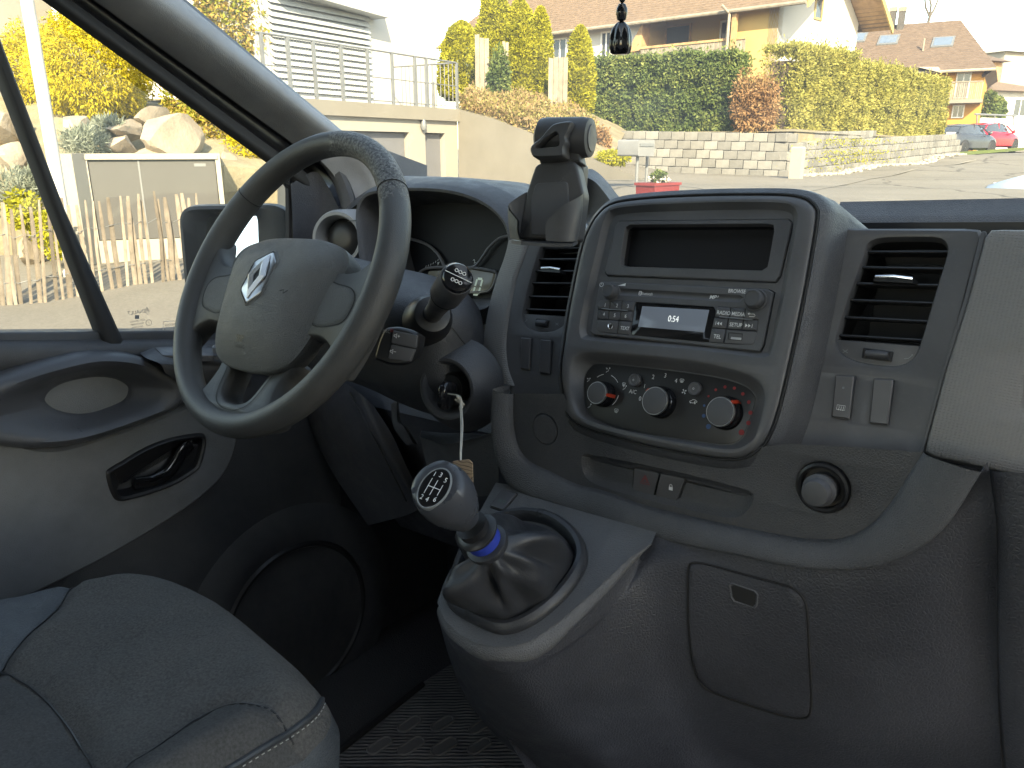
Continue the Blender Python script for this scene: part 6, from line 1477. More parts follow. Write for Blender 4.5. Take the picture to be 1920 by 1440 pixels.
mk('door_post', *wbox(CF, mx_ - .011, mx_ + .011, dz0 + .005, dz1 - .005, -.07, -.022), M_galv, cb, van=False, smooth=20)
mk('maker_plate', *wbox(CF, dx1 - .28, dx1 - .13, dz1 - .10, dz1 - .06, -.031, -.026), M_galv, cb, van=False, smooth=20)
mk('cap_rim', *wbox(CF, dx0 - .03, dx1 + .03, dz1 - .002, dz1 + .05, .004, .02), M_conc2, cb, van=False, smooth=20)
# boulders
def boulder(px_, py_, z, sx, sy, label, seed):
    c = W(px_, py_, z); rg = random.Random(seed); bm = bmesh.new(); bmesh.ops.create_icosphere(bm, subdivisions=3, radius=1)
    cuts = [(V((rg.gauss(0, 1), rg.gauss(0, 1), rg.gauss(0, 1))).normalized(), rg.uniform(.46, .80)) for k in range(15)]
    for v in bm.verts:
        d = v.co.copy()
        for n_, h in cuts:
            if d.dot(n_) > h: d -= n_ * (d.dot(n_) - h) * 1.0
        d *= 1 + .09 * noise.noise(d * 2.2 + V((seed, 0, 0)))
        v.co = d
    s = z / FPX * 1.3
    vs = [c + (V((0, 0, 1)) * p.co.z * sy * s + hdir(px_ + 1444) * p.co.x * sx * s + hdir(px_) * p.co.y * sx * s * .8) for p in bm.verts]; fs = [tuple(v.index for v in f.verts) for f in bm.faces]; bm.free()
    o = mk('boulder', vs, fs, M_rock, None, van=False, smooth=18); tag(o, label, 'boulder', 'boulders of the garden bank')
for i, b in enumerate([(330, 262, 11.3, 75, 42, 'largest tan boulder above the right cabinet door'), (235, 245, 11.4, 40, 22, 'flat tan boulder left of the largest boulder'), (150, 240, 11.6, 40, 28, 'rounded boulder under the golden shrub'), (222, 272, 11.2, 40, 20, 'low boulder just above the cabinet, left of the largest'), (300, 285, 11.2, 55, 14, 'thin boulder slab lying on the cabinet top'), (12, 240, 11.6, 48, 38, 'boulder at the left edge of the side window'), (290, 215, 12.0, 40, 22, 'small boulder behind the largest boulder'), (35, 300, 11.0, 40, 26, 'low boulder left of the white pole'), (428, 330, 11.8, 34, 40, 'upright boulder right of the cabinet'), (60, 480, 10.6, 34, 30, 'pale boulder behind the fence, left of the cabinet')]): boulder(*b, seed=i + 3)
# earth bank
bkA = [W(-150, 330, 11.2), W(110, 300, 11.2), W(420, 310, 11.4), W(520, 320, 12)]; bkB = [W(-150, 180, 13), W(110, 180, 13), W(420, 205, 13.5), W(560, 240, 15)]
bk0 = [p.copy() for p in bkA]
for p in bk0: p.z = -.2; p.y -= .15
bkC = [p + V((-4, 5, .3)) for p in bkB]
tag(mk('garden_bank', *loft([bk0, bkA, bkB, bkC], closed=False), M_soil, None, van=False, smooth=0), kind='structure')
# pole
p0_, p1_ = W(46, 0, 9.5), W(106, 332, 9.5); dd_ = (p1_ - p0_) ; dd_ = V((0, 0, -1))
pb_ = V((W(106, 332, 9.5).x, W(106, 332, 9.5).y, gh(*W(106, 332, 9.5).xy)))
pole = root('white_pole', 'tall white painted pole standing left of the cabinet', 'pole', pb_, van=False)
mk('shaft', *tube([pb_ + V((0, 0, -.1)), pb_ + V((0, 0, 2.5)), pb_ + V((0, 0, 5.5))], [.078, .074, .066], 20), M_pol, pole, van=False)
mk('base_collar', *lathe(pb_, (0, 0, 1), [(.11, -.05), (.11, .06), (.085, .09)], 20), M_pol, pole, van=False)
# shrubs
s_ = 12.3 / FPX
c = W(172, 130, 12.4); plant('golden_cypress', 'large round golden yellow cypress above the boulders', 'shrub', c + V((0, 0, -.95)), lump(c, (.90, .90, .86), k=.22, seed=1), 46000, .062, L_gold, 3.6, (c + V((0, 0, .5)), .06, .4), droop=.8)
c = W(60, 130, 12.9); plant('golden_cypress', 'smaller golden cypress half hidden by the white pole', 'shrub', c + V((0, 0, -.9)), lump(c, (.5, .5, .7), seed=2), 14000, .062, L_gold, 3.6, (c + V((0, 0, .3)), .05, .3), droop=.8)
for i, (x, y, z, r_, l) in enumerate([(158, 268, 10.9, .33, 'grey green lavender cushion left of the largest boulder'), (30, 365, 10.3, .5, 'grey lavender cushion behind the fence at the window edge'), (205, 240, 11.3, .22, 'small lavender tuft between two boulders'), (75, 345, 10.4, .3, 'lavender tuft beside the white pole')]):
    c = W(x, y, z); plant('lavender', l, 'plant', c + V((0, 0, -r_ * .5)), lump(c, (r_, r_, r_ * .6), seed=i + 5, shell=.3), 2200, .10, L_silv, 7, droop=-.6, seed=i, group='lavender cushions')
c = W(45, 395, 10.0); plant('garden_plant', 'bright green low plant behind the left end of the fence', 'plant', c + V((0, 0, -.25)), lump(c, (.22, .22, .25), seed=3), 900, .07, L_thuja, 2, seed=4)
c = W(95, 440, 9.9); plant('garden_plant', 'green tuft between fence and white pole', 'plant', c + V((0, 0, -.25)), lump(c, (.2, .2, .3), seed=6), 800, .06, L_thuja, 2, seed=9)
c = W(395, 235, 12.6); plant('garden_shrub', 'yellow green shrub right of the boulders', 'shrub', c + V((0, 0, -.4)), lump(c, (.55, .55, .38), seed=9), 4500, .07, L_mix, 2.5, (c + V((0, 0, .2)), .03, .2), seed=5)
c = W(455, 285, 12.4); plant('golden_shrub', 'low golden shrub beside the windscreen pillar', 'shrub', c + V((0, 0, -.3)), lump(c, (.42, .42, .24), seed=11), 3000, .06, L_gold, 3, (c + V((0, 0, .1)), .03, .2), seed=6)
c = W(345, 195, 13.0); plant('garden_shrub', 'orange tinged twiggy shrub behind the boulders', 'shrub', c + V((0, 0, -.4)), lump(c, (.35, .35, .4), seed=13), 1800, .07, L_mix, 2.5, (c + V((0, 0, .2)), .03, .2), seed=7)
c = W(440, 60, 15.5); plant('columnar_shrub', 'tall green and orange shrub left of the louvred shutter', 'shrub', c + V((0, 0, -2.2)), lump(c, (.75, .75, 1.9), k=.15, seed=15), 14000, .11, L_mix, 2.2, (c + V((0, 0, 1.0)), .06, .4), seed=8)
# ================================================================ garage, terrace and white house
gb = root('garage_block', 'pale concrete garage block with two grey doors under the terrace', 'garage', (GC.x, GC.y, 0), van=False)
def GX(x, y=230): return GF.px(x, y).x
zt = GF.px(857, 205).y; zs = GF.px(857, 228).y
zdo = GF.px(770, 248).y
xa, xb, xc_, xd, xe, xf = GX(495, 235), GX(600, 240), GX(767, 250), GX(797, 250), GX(834, 250), GX(857, 220)
gm_ = MB()
gm_.add(wbox(GF, xa, xf, zdo, zs, -6, 0)); gm_.add(wbox(GF, xc_, xd, -.3, zdo, -.5, 0)); gm_.add(wbox(GF, xe, xf, -.3, zdo, -6, 0)); gm_.add(wbox(GF, xa, GX(560), -.3, zdo, -6, 0)); gm_.add(wbox(GF, GX(560), xe, -.3, zdo, -6, -.3))
gm_.out('garage_wall', M_conc2, gb, van=False, smooth=20)
mk('terrace_slab', *wbox(GF, xa - .1, xf + .06, zs, zt, -6, .08), M_conc, gb, van=False, smooth=20)
for a, b in ((GX(562), xc_ - .02), (xd + .02, xe - .02)):
    mk('garage_door', *wbox(GF, a, b, -.1, zdo - .02, -.16, -.12), M_gdoor, gb, van=False, smooth=20)
lm = GF.px(790, 233)
mk('wall_lamp', *lathe(GF.pt((lm.x, lm.y), .06), (0, 0, 1), [(.04, -.12), (.07, -.05), (.05, .05), (.03, .10)], 14), M_galv, gb, van=False)
rl_ = root('terrace_railing', 'galvanised terrace railing on the slab above the garage', 'railing', GF.pt((xf, zt), 0), van=False)
hr = GF.px(857, 118).y - zt
for x in (500, 548, 595, 645, 693, 738, 780, 801, 857):
    q = GF.px(x, 200).x; mk('post', *wbox(GF, q - .025, q + .025, zt, zt + hr, -.02, .03), M_galv, rl_, van=False, smooth=20)
for k in (1.0, .5, .06): mk('rail', *tube([GF.pt((xa, zt + hr * k), 0), GF.pt((xf, zt + hr * k), 0)], .018 if k == 1 else .010, 8), M_galv, rl_, van=False)
sb_ = xf
for i in range(14): mk('bar', *tube([GF.pt((xf, zt + .06), -.10 - i * .11), GF.pt((xf, zt + hr), -.10 - i * .11)], .010, 6), M_galv, rl_, van=False)
mk('rail', *tube([GF.pt((xf, zt + hr), 0), GF.pt((xf, zt + hr), -1.8)], .018, 8), M_galv, rl_, van=False)
mw_ = MB()
for i in range(40):
    x = xa + (GX(693) - xa) * i / 39; mw_.add(tube([GF.pt((x, zt + .06), 0), GF.pt((x, zt + hr), 0)], .004, 4))
tag(mw_.out('wire_mesh', M_galv, rl_, van=False), kind='stuff')
# white house on the terrace
HC = GC - GF.n * 2.4; HFc = WFr((HC.x, HC.y, 0), d0)
wh_ = root('white_house', 'white rendered house with grey louvred shutter above the garage', 'house', (HC.x, HC.y, zt), van=False)
hx1 = HFc.px(817, 100).x; hx0 = HFc.px(505, 100).x; sx1 = HFc.px(690, 80).x
ht = HFc.px(700, -120).y
mk('wall', *wbox(HFc, hx0 - .3, hx1, zt - .05, ht, -7, 0), M_whit, wh_, van=False, smooth=20)
s0, s1_ = HFc.px(600, 195).y, HFc.px(600, 5).y
nsl = 17
sl0 = None
for i in range(nsl):
    z = zt + .05 + (s1_ - zt) * i / nsl; dz = (s1_ - zt) / nsl
    a, b = hx0 + .02, sx1 - .02
    if sl0 is None: sl0 = mk('louvre_slat', *loft([[HFc.pt((x, z + q), h) for q, h in ((0, .13), (dz * .55, .10), (dz * 1.02, .03), (dz * .9, .015), (dz * .3, .05))] for x in (a, b)], True, True), M_alu, wh_, van=False, smooth=30); z_first = z
    else: inst(sl0, 'louvre_slat', wh_, Matrix.Translation(BASE[wh_] + V((0, 0, z - z_first))))
mk('shutter_box', *wpoly(HFc, [V((hx0, s1_ + .02)), V((sx1 + .25, s1_ - .12)), V((sx1 + .02, s1_ + .5)), V((hx0, s1_ + .6))], .02, .45), M_alu, wh_, van=False, smooth=20)
dpx = HFc.px(801, 100).x; mk('downpipe', *tube([HFc.pt((dpx, zt), .06), HFc.pt((dpx, ht), .06)], .045, 10), M_whit, wh_, van=False)
for x in (782,): q = HFc.px(x, 160); mk('lamp_bollard', *tube([HFc.pt((q.x, zt), .5), HFc.pt((q.x, zt + .75), .5)], .035, 10), M_galv, wh_, van=False)
# pale house far left behind the shrubs
ph_ = root('pale_house', 'pale rendered house wall behind the golden cypress', 'house', W(150, 200, 21), van=False)
PH = WFr((W(150, 200, 21).x, W(150, 200, 21).y, 0), hdir(1700))
a_ = PH.px(-250, 100).x; b_ = PH.px(470, 100).x
mk('wall', *wbox(PH, a_, b_, -.5, 9, -6, 0), M_conc2, ph_, van=False, smooth=20)
mk('plinth', *wbox(PH, a_, b_, -.5, 2.2, 0.002, .06), M_conc, ph_, van=False, smooth=20)
# ================================================================ ramp wall and bank above it
rwl = [(858, 204, 17.0), (930, 224, 16.2), (1000, 251, 15.5), (1080, 284, 14.7), (1150, 314, 14.0), (1206, 336, 13.4)]
tpt = [W(*p) for p in rwl]; nrm = GF.u.cross(V((0, 0, 1))) * -1
ro_ = [p + (p - CAM).normalized() * .22 for p in tpt]
bott = [V((p.x, p.y, -.6)) for p in tpt]; bob = [V((p.x, p.y, -.6)) for p in ro_]
mw2 = mk('ramp_wall', *loft([bott, tpt, ro_, bob], closed=False), M_conc, None, van=False, smooth=25); tag(mw2, 'sloping concrete retaining wall descending from the garage corner', 'retaining wall')
bank0 = [p + V((0, 0, -.02)) for p in ro_[:5]]; bank1 = [W(895, 170, 19), W(980, 190, 18.5), W(1060, 205, 18.5), W(1110, 240, 17.5), W(1150, 290, 16)]; bank2 = [W(870, 150, 23), W(980, 170, 22), W(1070, 190, 21.5), W(1130, 215, 21), W(1180, 235, 21)]
tag(mk('planted_bank', *loft([bank0, bank1, bank2], closed=False), M_soil, None, van=False, smooth=0), kind='structure')
def bankfn(rg):
    t, u = rg.random(), rg.random() * 3.3; i = int(u); f = u - i
    a = bank0[i].lerp(bank0[i + 1], f); b = bank1[i].lerp(bank1[i + 1], f); return a.lerp(b, t) + V((0, 0, rg.random() * .28)), V((0, 0, 1))
vs, fs = leaves(16000, bankfn, .08, 2.4, 0, 4); tag(mw('ground_cover', (vs, fs), L_bank, None, smooth=0, recalc=False), 'autumn coloured ground cover on the bank above the ramp wall', 'ground cover', kind='stuff')
for i, (x, yt, yb, z, wpx, l) in enumerate([(928, -12, 205, 19.2, 30, 'tallest yellow green thuja behind the weathered stakes'), (974, 15, 205, 19.0, 27, 'thuja right of the tallest one, with rounded top'), (1012, 30, 205, 18.9, 17, 'slim thuja left of the dark stake row'), (1085, 62, 215, 19.4, 20, 'small pointed thuja beside the green hedge'), (868, 52, 190, 20.5, 34, 'broad green thuja behind the terrace railing')]):
    b = W(x, yb, z); t = W(x, yt, z); h = t.z - b.z
    plant('thuja_tree', l, 'tree', V((b.x, b.y, b.z)), cone(b, wpx * 1.3 * z / FPX, h * 1.02, i), 26000, .085, L_thuja, 2.6, (V((b.x, b.y, b.z + h * .8)), .06, .2), 'columnar thujas on the bank', seed=20 + i, droop=-.5)
c = W(935, 165, 18.0); plant('ivy_shrub', 'green ivy climbing between the weathered stakes', 'shrub', c + V((0, 0, -.6)), lump(c, (.25, .25, .85), seed=31), 3500, .07, L_green, 1.6, seed=33)
c = W(985, 225, 16.5); plant('heather_shrub', 'reddish heather shrub on the bank below the thujas', 'shrub', c + V((0, 0, -.3)), lump(c, (.45, .45, .30), seed=37), 3500, .05, L_bank, 2, seed=35)
c = W(1120, 270, 16.5); plant('heather_shrub', 'brown heather tuft beside the left end of the block wall', 'shrub', c + V((0, 0, -.3)), lump(c, (.3, .3, .38), seed=39), 2500, .06, L_brown, 2, seed=36)
c = W(1150, 296, 14.5); plant('verge_plant', 'green verge plants at the foot of the block wall', 'plant', c + V((0, 0, -.15)), lump(c, (.35, .3, .14), seed=41), 1600, .05, L_thuja, 2, seed=37)
for i, (xl, xr, yt, yb, z, l) in enumerate([(892, 918, 70, 212, 18.3, 'weathered wooden stake wall left of the tall thujas'), (942, 954, 75, 180, 18.6, 'narrow weathered stake beside the ivy'), (1027, 1063, 106, 218, 18.0, 'weathered wooden stake wall left of the small thuja')]):
    a, b = W(xl, yb, z), W(xr, yb, z); ST = WFr((a.x, a.y, 0), b - a); pr_ = root('stake_wall', l, 'stake wall', a, 'weathered stake walls', van=False)
    n_ = max(1, round((xr - xl) / 8)); wtot = (b - a).xy.length
    for k in range(n_):
        x0_, x1_ = wtot * k / n_ + .004, wtot * (k + 1) / n_ - .004; zt_ = ST.px((xl + xr) / 2, yt).y + rg.uniform(-.08, .06)
        mk('stake', *loft([[ST.pt((x0_, a.z - .4), -.05), ST.pt((x1_, a.z - .4), -.05), ST.pt((x1_, a.z - .4), .05), ST.pt((x0_, a.z - .4), .05)], [ST.pt((x0_, zt_), -.05), ST.pt((x1_, zt_ + rg.uniform(-.03, .03)), -.05), ST.pt((x1_, zt_ + rg.uniform(-.03, .03)), .05), ST.pt((x0_, zt_), .05)]], True, True), M_oldw, pr_, van=False, smooth=20)
# ================================================================ block wall and hedges
wall = root('block_wall', 'stacked grey concrete block retaining wall along the road', 'retaining wall', W(1480, 330, 18), van=False)
K = W(1478, 331, 17.8); WL = W(1135, 310, 19.6); WR = W(1800, 291, 28.5)
SL, SR = WFr((K.x, K.y, 0), WL - K), WFr((K.x, K.y, 0), WR - K)
BW, BH = .325, .205
bmq = bmesh.new(); bmesh.ops.create_cube(bmq, size=1)
for v in bmq.verts: v.co = V((v.co.x * (BW - .010), v.co.y * .26, v.co.z * (BH - .008)))
bmesh.ops.bevel(bmq, geom=bmq.edges[:], offset=.010, segments=1, affect='EDGES'); bme = bpy.data.meshes.new('block'); bmq.to_mesh(bme); bmq.free(); bme.materials.append(M_block)
def blocks(fr, x0, x1, zbase, rows, skip=lambda i, x: False):
    M3 = Matrix((fr.u, -fr.n, fr.v)).transposed().to_4x4()
    for i in range(rows):
        x = x0 + (BW * .5 if i % 2 else 0)
        while x < x1:
            z = zbase(x) + BH * (i + .5)
            if not skip(i, x):
                o = bpy.data.objects.new('block', bme); C.objects.link(o); o.parent = wall
                o.matrix_local = Matrix.Translation(fr.pt((x + BW / 2, z), -.13 - i * .035 + rg.uniform(-.018, .018)) - BASE[wall]) @ M3 @ Matrix.Rotation(rg.uniform(-.03, .03), 4, 'Z') @ Matrix.Rotation(rg.uniform(-.012, .012), 4, 'Y')
            x += BW
xl0, xl1 = sorted((SL.px(1135, 300).x, 0)); xr0, xr1 = sorted((0, (WR - K).xy.length))
if SL.px(1135, 300).x < 0: fz = lambda x: K.z + (WL.z - K.z) * (x / xl0)
zl_top = SL.px(1300, 241).y
def zbl(x): return K.z - .06 + (WL.z - K.z) * (x / xl0 if xl0 < 0 else x / xl1)
blocks(SL, xl0, 0, lambda x: K.z - .08 + (WL.z - .10 - K.z) * (x / xl0), 5)
def zbr(x): return K.z - .06 + (WR.z - K.z) * x / xr1
rowsR = 7
def skipR(i, x):
    t = x / xr1; zt_ = SR.px(1478 + 10, 238).y * (1 - t) + (WR.z + .62) * t
    return zbr(x) + BH * (i + .6) > zt_ + .05 * sin(t * 9)
blocks(SR, xr0, xr1, zbr, rowsR, skipR)
mk('wall_backing', *loft([[SL.pt((x, z), h) for x, z, h in ((xl0, K.z - .2, -.3), (xl0, zl_top - .1, -.42))] + [], [SL.pt((x, z), h) for x, z, h in ((0, K.z - .2, -.3), (0, zl_top - .1, -.42))], [SR.pt((xr1, K.z - .2), -.3), SR.pt((xr1, WR.z + .5), -.42)]], closed=False), M_soil, wall, van=False, smooth=0)
gv1 = [V((p.x, p.y, p.z)) for p in (SL.pt((xl0, zl_top - .08), -.2), SL.pt((0, zl_top - .08), -.3), SR.pt((xr1, WR.z + .5), -.2))]; gv2 = [p + V((-2, 5, .3)) for p in gv1]
tag(mk('upper_garden', *loft([gv1, gv2], closed=False), M_soil, None, van=False, smooth=0), kind='structure')
def weeds(rg):
    x = rg.gauss(1600, 45); y = rg.choice((318, 300, 285, 265)) + rg.gauss(0, 4); p = SR.px(x, y); return SR.pt(p, .03 - .07 + rg.random() * .05), SR.n
vs, fs = leaves(1500, weeds, .05, 2, 0, 8); tag(mw('wall_weeds', (vs, fs), L_thuja, None, smooth=0, recalc=False), 'green weeds growing in the block wall joints', 'weeds', kind='stuff')
gvl = MB(); rg2 = random.Random(5)
for k in range(420):
    x = rg2.uniform(.2, xr1 * .9); q = SR.pt((x, zbr(x) + .04), .12 + rg2.random() * .45); q.z = gh(q.x, q.y) + .03; s = rg2.uniform(.03, .08); gvl.add(lathe(q - V((0, 0, s * .3)), (rg2.gauss(0, .3), rg2.gauss(0, .3), 1), [(s * .7, -s * .4), (s, 0), (s * .6, s * .5)], 6))
tag(gvl.out('edge_stones', M_conc2, None, van=False, smooth=40), 'loose pale stones along the foot of the block wall', 'stones', kind='stuff')
HL = WFr(SL.pt((0, 0), -.75), SL.u); HR = WFr(SR.pt((0, 0), -.75), SR.u)
def hpx(fr, x, y): return fr.px(x, y)
a1_, b1_ = hpx(HL, 1102, 200).x, hpx(HL, 1378, 200).x
zt1 = lambda x: HL.px(1240, 103).y + .0; zb1 = lambda x: HL.px(1240, 246).y - .3
hg = root('hedge', 'dark green laurel hedge above the left part of the block wall', 'hedge', HL.pt(((a1_ + b1_) / 2, zb1(0))), 'garden hedges', van=False)
vs, fs = leaves(52000, boxf(HL, a1_, b1_, zb1, zt1, 1.0, 1), .09, 2.0, .2, 51); mw('crown', (vs, fs), L_green, hg, smooth=0, recalc=False)
mk('stems', *wbox(HL, a1_ + .1, b1_ - .1, zb1(0), zt1(0) - .25, -.8, -.3), M_bark, hg, van=False, smooth=0)
a2, b2_ = HR.px(1494, 170).x, HR.px(1782, 170).x
zL, zR = HR.px(1475, 98).y, HR.px(1780, 142).y
zt2 = lambda x: zL + (zR - zL) * ((x - a2) / (b2_ - a2)); zb2 = lambda x: HR.px(1478, 236).y - .3 + (HR.px(1780, 246).y - HR.px(1478, 236).y) * (x - a2) / (b2_ - a2)
spans = [(a2, a2 + (b2_ - a2) * .30, 'tall olive hedge behind the bend of the block wall', .25), (a2 + (b2_ - a2) * .30, a2 + (b2_ - a2) * .68, 'middle section of the yellow green hedge towards the parked cars', .05), (a2 + (b2_ - a2) * .68, b2_, 'end section of the hedge nearest the parked cars', -.1)]
for i, (xa_, xb_, l, dz) in enumerate(spans):
    h_ = root('hedge', l, 'hedge', HR.pt(((xa_ + xb_) / 2, zb2((xa_ + xb_) / 2))), 'garden hedges', van=False)
    vs, fs = leaves(32000, boxf(HR, xa_, xb_, zb2, lambda x, d=dz: zt2(x) + d, 1.0, 3 + i), .09, 2.4, -.3, 60 + i); mw('crown', (vs, fs), L_hedge, h_, smooth=0, recalc=False)
    mk('stems', *wbox(HR, xa_ + .1, xb_ - .1, zb2(xa_), zt2(xb_) - .2, -.8, -.3), M_bark, h_, van=False, smooth=0)
for x, y, rx, rz, l, sd_ in ((1402, 195, .42, .75, 'rust brown bare shrub between the two hedges', 71), (1432, 200, .36, .65, 'pale brown twiggy shrub left of the olive hedge', 72)):
    c = W(x, y, 18.2); plant('deciduous_shrub', l, 'shrub', c + V((0, 0, -rz)), lump(c, (rx, rx, rz), seed=sd_, shell=.2), 3200, .09, L_brown, 2.6, (c + V((0, 0, rz * .6)), .03, .35), seed=sd_)
# post, mailbox, flower pot
wp = W(1492, 332, 16.6); WPf = WFr((wp.x, wp.y, 0), hdir(1492 + 1444)); zt_ = WPf.px(1494, 275).y
tag(mw('marker_post', loft([[V((wp.x + a * .12, wp.y + b * .1, z)) for a, b in ((-1, -1), (1, -1), (1, 1), (-1, 1))] for z in (wp.z - .1, zt_ - .03)] + [[V((wp.x + a * .10, wp.y + b * .08, zt_)) for a, b in ((-1, -1), (1, -1), (1, 1), (-1, 1))]], True, True), M_conc2, smooth=20), 'square pale concrete post in front of the block wall', 'post')
mb = W(1222, 345, 11.0); MBf = WFr((mb.x, mb.y, 0), hdir(1222 + 1300))
mbr = root('mailbox', 'white mailbox on two posts beside the driveway', 'mailbox', (mb.x, mb.y, gh(mb.x, mb.y)), van=False)
p_, q_ = MBf.px(1196, 293), MBf.px(1228, 262)
bx_ = MB(); bx_.add(loft([[MBf.pt(p, h) for p in rnd(rect(p_, q_), .03)] for h in (-.36, 0)], True, True)); bx_.out('box', simple('mailbox_grey', (.20, .207, .215), .45), mbr, van=False, smooth=30)
mk('letter_flap', *wbox(MBf, p_.x + .03, q_.x - .03, q_.y - .09, q_.y - .05, .002, .012), M_galv, mbr, van=False, smooth=20)
for x, y0_, h_ in ((1206, 335, -.1), (1237, 352, -.22)):
    q = MBf.px(x, 300); g0 = MBf.pt((q.x, 0), h_); mk('post', *tube([V((g0.x, g0.y, gh(g0.x, g0.y) - .4)), V((g0.x, g0.y, p_.y + .05))], .022, 10), M_galv, mbr, van=False)
fp_ = W(1250, 362, 9.6); pot = root('flower_pot', 'red planter box with small flowering plant below the mailbox', 'planter', fp_, van=False)
PFf = WFr((fp_.x, fp_.y, 0), hdir(1250 + 1444)); a, b = PFf.px(1226, 372), PFf.px(1275, 342)
mk('planter_box', *loft([[PFf.pt(p, h) for p in (V((a.x + .03, a.y - .1)), V((b.x - .03, a.y - .1)), V((b.x, b.y)), V((a.x, b.y)))] for h in (-.3, 0)], True, True), simple('red_planter', (.17, .02, .02), .5), pot, van=False, smooth=20)
mk('planter_rim', *wbox(PFf, a.x - .015, b.x + .015, b.y - .03, b.y + .002, -.31, .015), simple('red_planter_rim', (.19, .025, .025), .45), pot, van=False, smooth=20)
c = PFf.pt(((a.x + b.x) / 2, b.y + .06), -.14)
vs, fs = leaves(700, lump(c, (.10, .10, .09), seed=3, shell=.2), .035, 1.8, 0, 5); mw('plant', (vs, fs), L_green, pot, smooth=0, recalc=False)
vs, fs = leaves(120, lump(c + V((0, 0, -.02)), (.13, .12, .05), seed=4, shell=.5), .03, 1.1, 0, 6); mw('blossoms', (vs, fs), M_whit, pot, smooth=0, recalc=False)
# ================================================================ yellow house
d1 = hdir(-687); YC = W(1452, 120, 26.5); YF = WFr((YC.x, YC.y, 0), d1); YG = WFr((YC.x, YC.y, 0), V((-d1.y, d1.x, 0)))
yh = root('yellow_house', 'yellow and white house with brown tiled roof and recessed balcony', 'house', (YC.x, YC.y, 1.5), van=False)
fx0, fx1 = sorted((YF.px(1000, 100).x, 0)); gx1 = YG.px(1608, 60).x; sg = 1 if gx1 > 0 else -1
gx0, gx1 = sorted((0, gx1))
eave_l, eave_r = YF.px(1080, 103), YF.px(1400, 12)
ze = (YF.px(1240, 31, .5)).y
zbal = YF.px(1330, 103).y; zbt = YF.px(1330, 78).y; xr_ = YF.px(1378, 70).x; xl_ = YF.px(1205, 75).x
W0 = 1.0
hm_ = MB()
hm_.add(wbox(YF, xr_, 0, W0, ze + .2, -.35, 0)); hm_.add(wbox(YF, fx0 - 3, xl_, W0, ze + .2, -.35, 0)); hm_.add(wbox(YF, xl_, xr_, W0, zbal, -.35, .002)); hm_.add(wbox(YF, xl_, xr_, zbal, ze + .2, -1.9, -1.6)); hm_.add(wbox(YF, xr_ - .02, xr_, zbal, ze + .2, -1.6, -.35)); hm_.add(wbox(YF, xl_, xl_ + .02, zbal, ze + .2, -1.6, -.35))
hm_.out('front_wall', M_yell, yh, van=False, smooth=20)
wl_ = YF.px(1060, 90).x
mk('left_wall_panel', *wbox(YF, fx0 - 3, YF.px(1200, 80).x, W0, ze + .1, .005, .03), M_whit, yh, van=False, smooth=20)
def window(par, fr, x0, x1, z0, z1, h=0, mat=None, cross=True):
    f = MB(); t = .07
    for a in ((x0 - t, x1 + t, z1, z1 + t), (x0 - t, x1 + t, z0 - t, z0), (x0 - t, x0, z0, z1), (x1, x1 + t, z0, z1)): f.add(wbox(fr, *a, h - .02, h + .045))
    if cross: f.add(wbox(fr, (x0 + x1) / 2 - .03, (x0 + x1) / 2 + .03, z0, z1, h - .02, h + .03))
    w = f.out('window', mat or M_wfr, par, van=False, smooth=20)
    mk('pane', *wbox(fr, x0, x1, z0, z1, h - .02, h + .012), M_pane, w, van=False, smooth=20); return w
window(yh, YF, YF.px(1040, 95).x, YF.px(1062, 95).x, YF.px(1050, 128).y, YF.px(1050, 75).y, .03)
window(yh, YF, YF.px(1130, 90).x, YF.px(1145, 90).x, YF.px(1140, 128).y, YF.px(1140, 62).y, .03)
YB = WFr(YF.pt((0, 0), -1.58), YF.u)
window(yh, YB, YB.px(1250, 80).x, YB.px(1292, 80).x, YB.px(1270, 96).y, YB.px(1270, 50).y, 0, M_wood, False)
window(yh, YB, YB.px(1352, 80).x, YB.px(1372, 80).x, YB.px(1360, 98).y, YB.px(1360, 42).y, 0)
# balcony railing
n_b = 44
xb0, xb1 = YF.px(1212, 95).x, YF.px(1402, 95).x
zb0, zb1_ = YF.px(1300, 106).y - .05, YF.px(1300, 85).y
for k in range(n_b):
    x = xb0 + (xb1 - xb0) * k / (n_b - 1); mk('balcony_slat', *wbox(YF, x - .045, x + .045, zb0, zb1_, .30, .325), M_oldw, yh, van=False, smooth=20)
mk('balcony_rail', *wbox(YF, xb0 - .05, xb1 + .05, zb1_, zb1_ + .08, .26, .36), M_wood, yh, van=False, smooth=20)
mk('balcony_floor', *wbox(YF, xb0, xb1, zb0 - .25, zb0, 0, .38), M_wood, yh, van=False, smooth=20)
bpx = YF.px(1386, 60).x; mk('balcony_post', *wbox(YF, bpx - .08, bpx + .08, 1.2, ze, .30, .46), M_wood, yh, van=False, smooth=20)
mk('balcony_screen', *wpoly(YF, [YF.px(1182, 100), YF.px(1208, 95), YF.px(1212, 42)], -.3, .25), M_wood, yh, van=False, smooth=20)
dp = YF.px(1381, 40).x; mk('downpipe', *tube([YF.pt((dp, 1.2), .55), YF.pt((dp, ze - .2), .55), YF.pt((dp - .15, ze + .05), .85)], .05, 8), M_oldw, yh, van=False)
# gable wall and roof
gw = gx1 - gx0; rz = ze + gw * .5 * .62 + .5
GP_ = [V((gx0, W0)), V((gx1, W0)), V((gx1, ze + .2)), V(((gx0 + gx1) / 2, ze + .2 + gw * .5 * .62)), V((gx0, ze + .2))]
if sg < 0: pass
mk('gable_wall', *wpoly(YG, GP_, -.35, .0), M_whit, yh, van=False, smooth=20)
window(yh, YG, YG.px(1528, 20).x, YG.px(1540, 20).x, YG.px(1534, 34).y, YG.px(1534, -30).y, 0, M_yell, False)
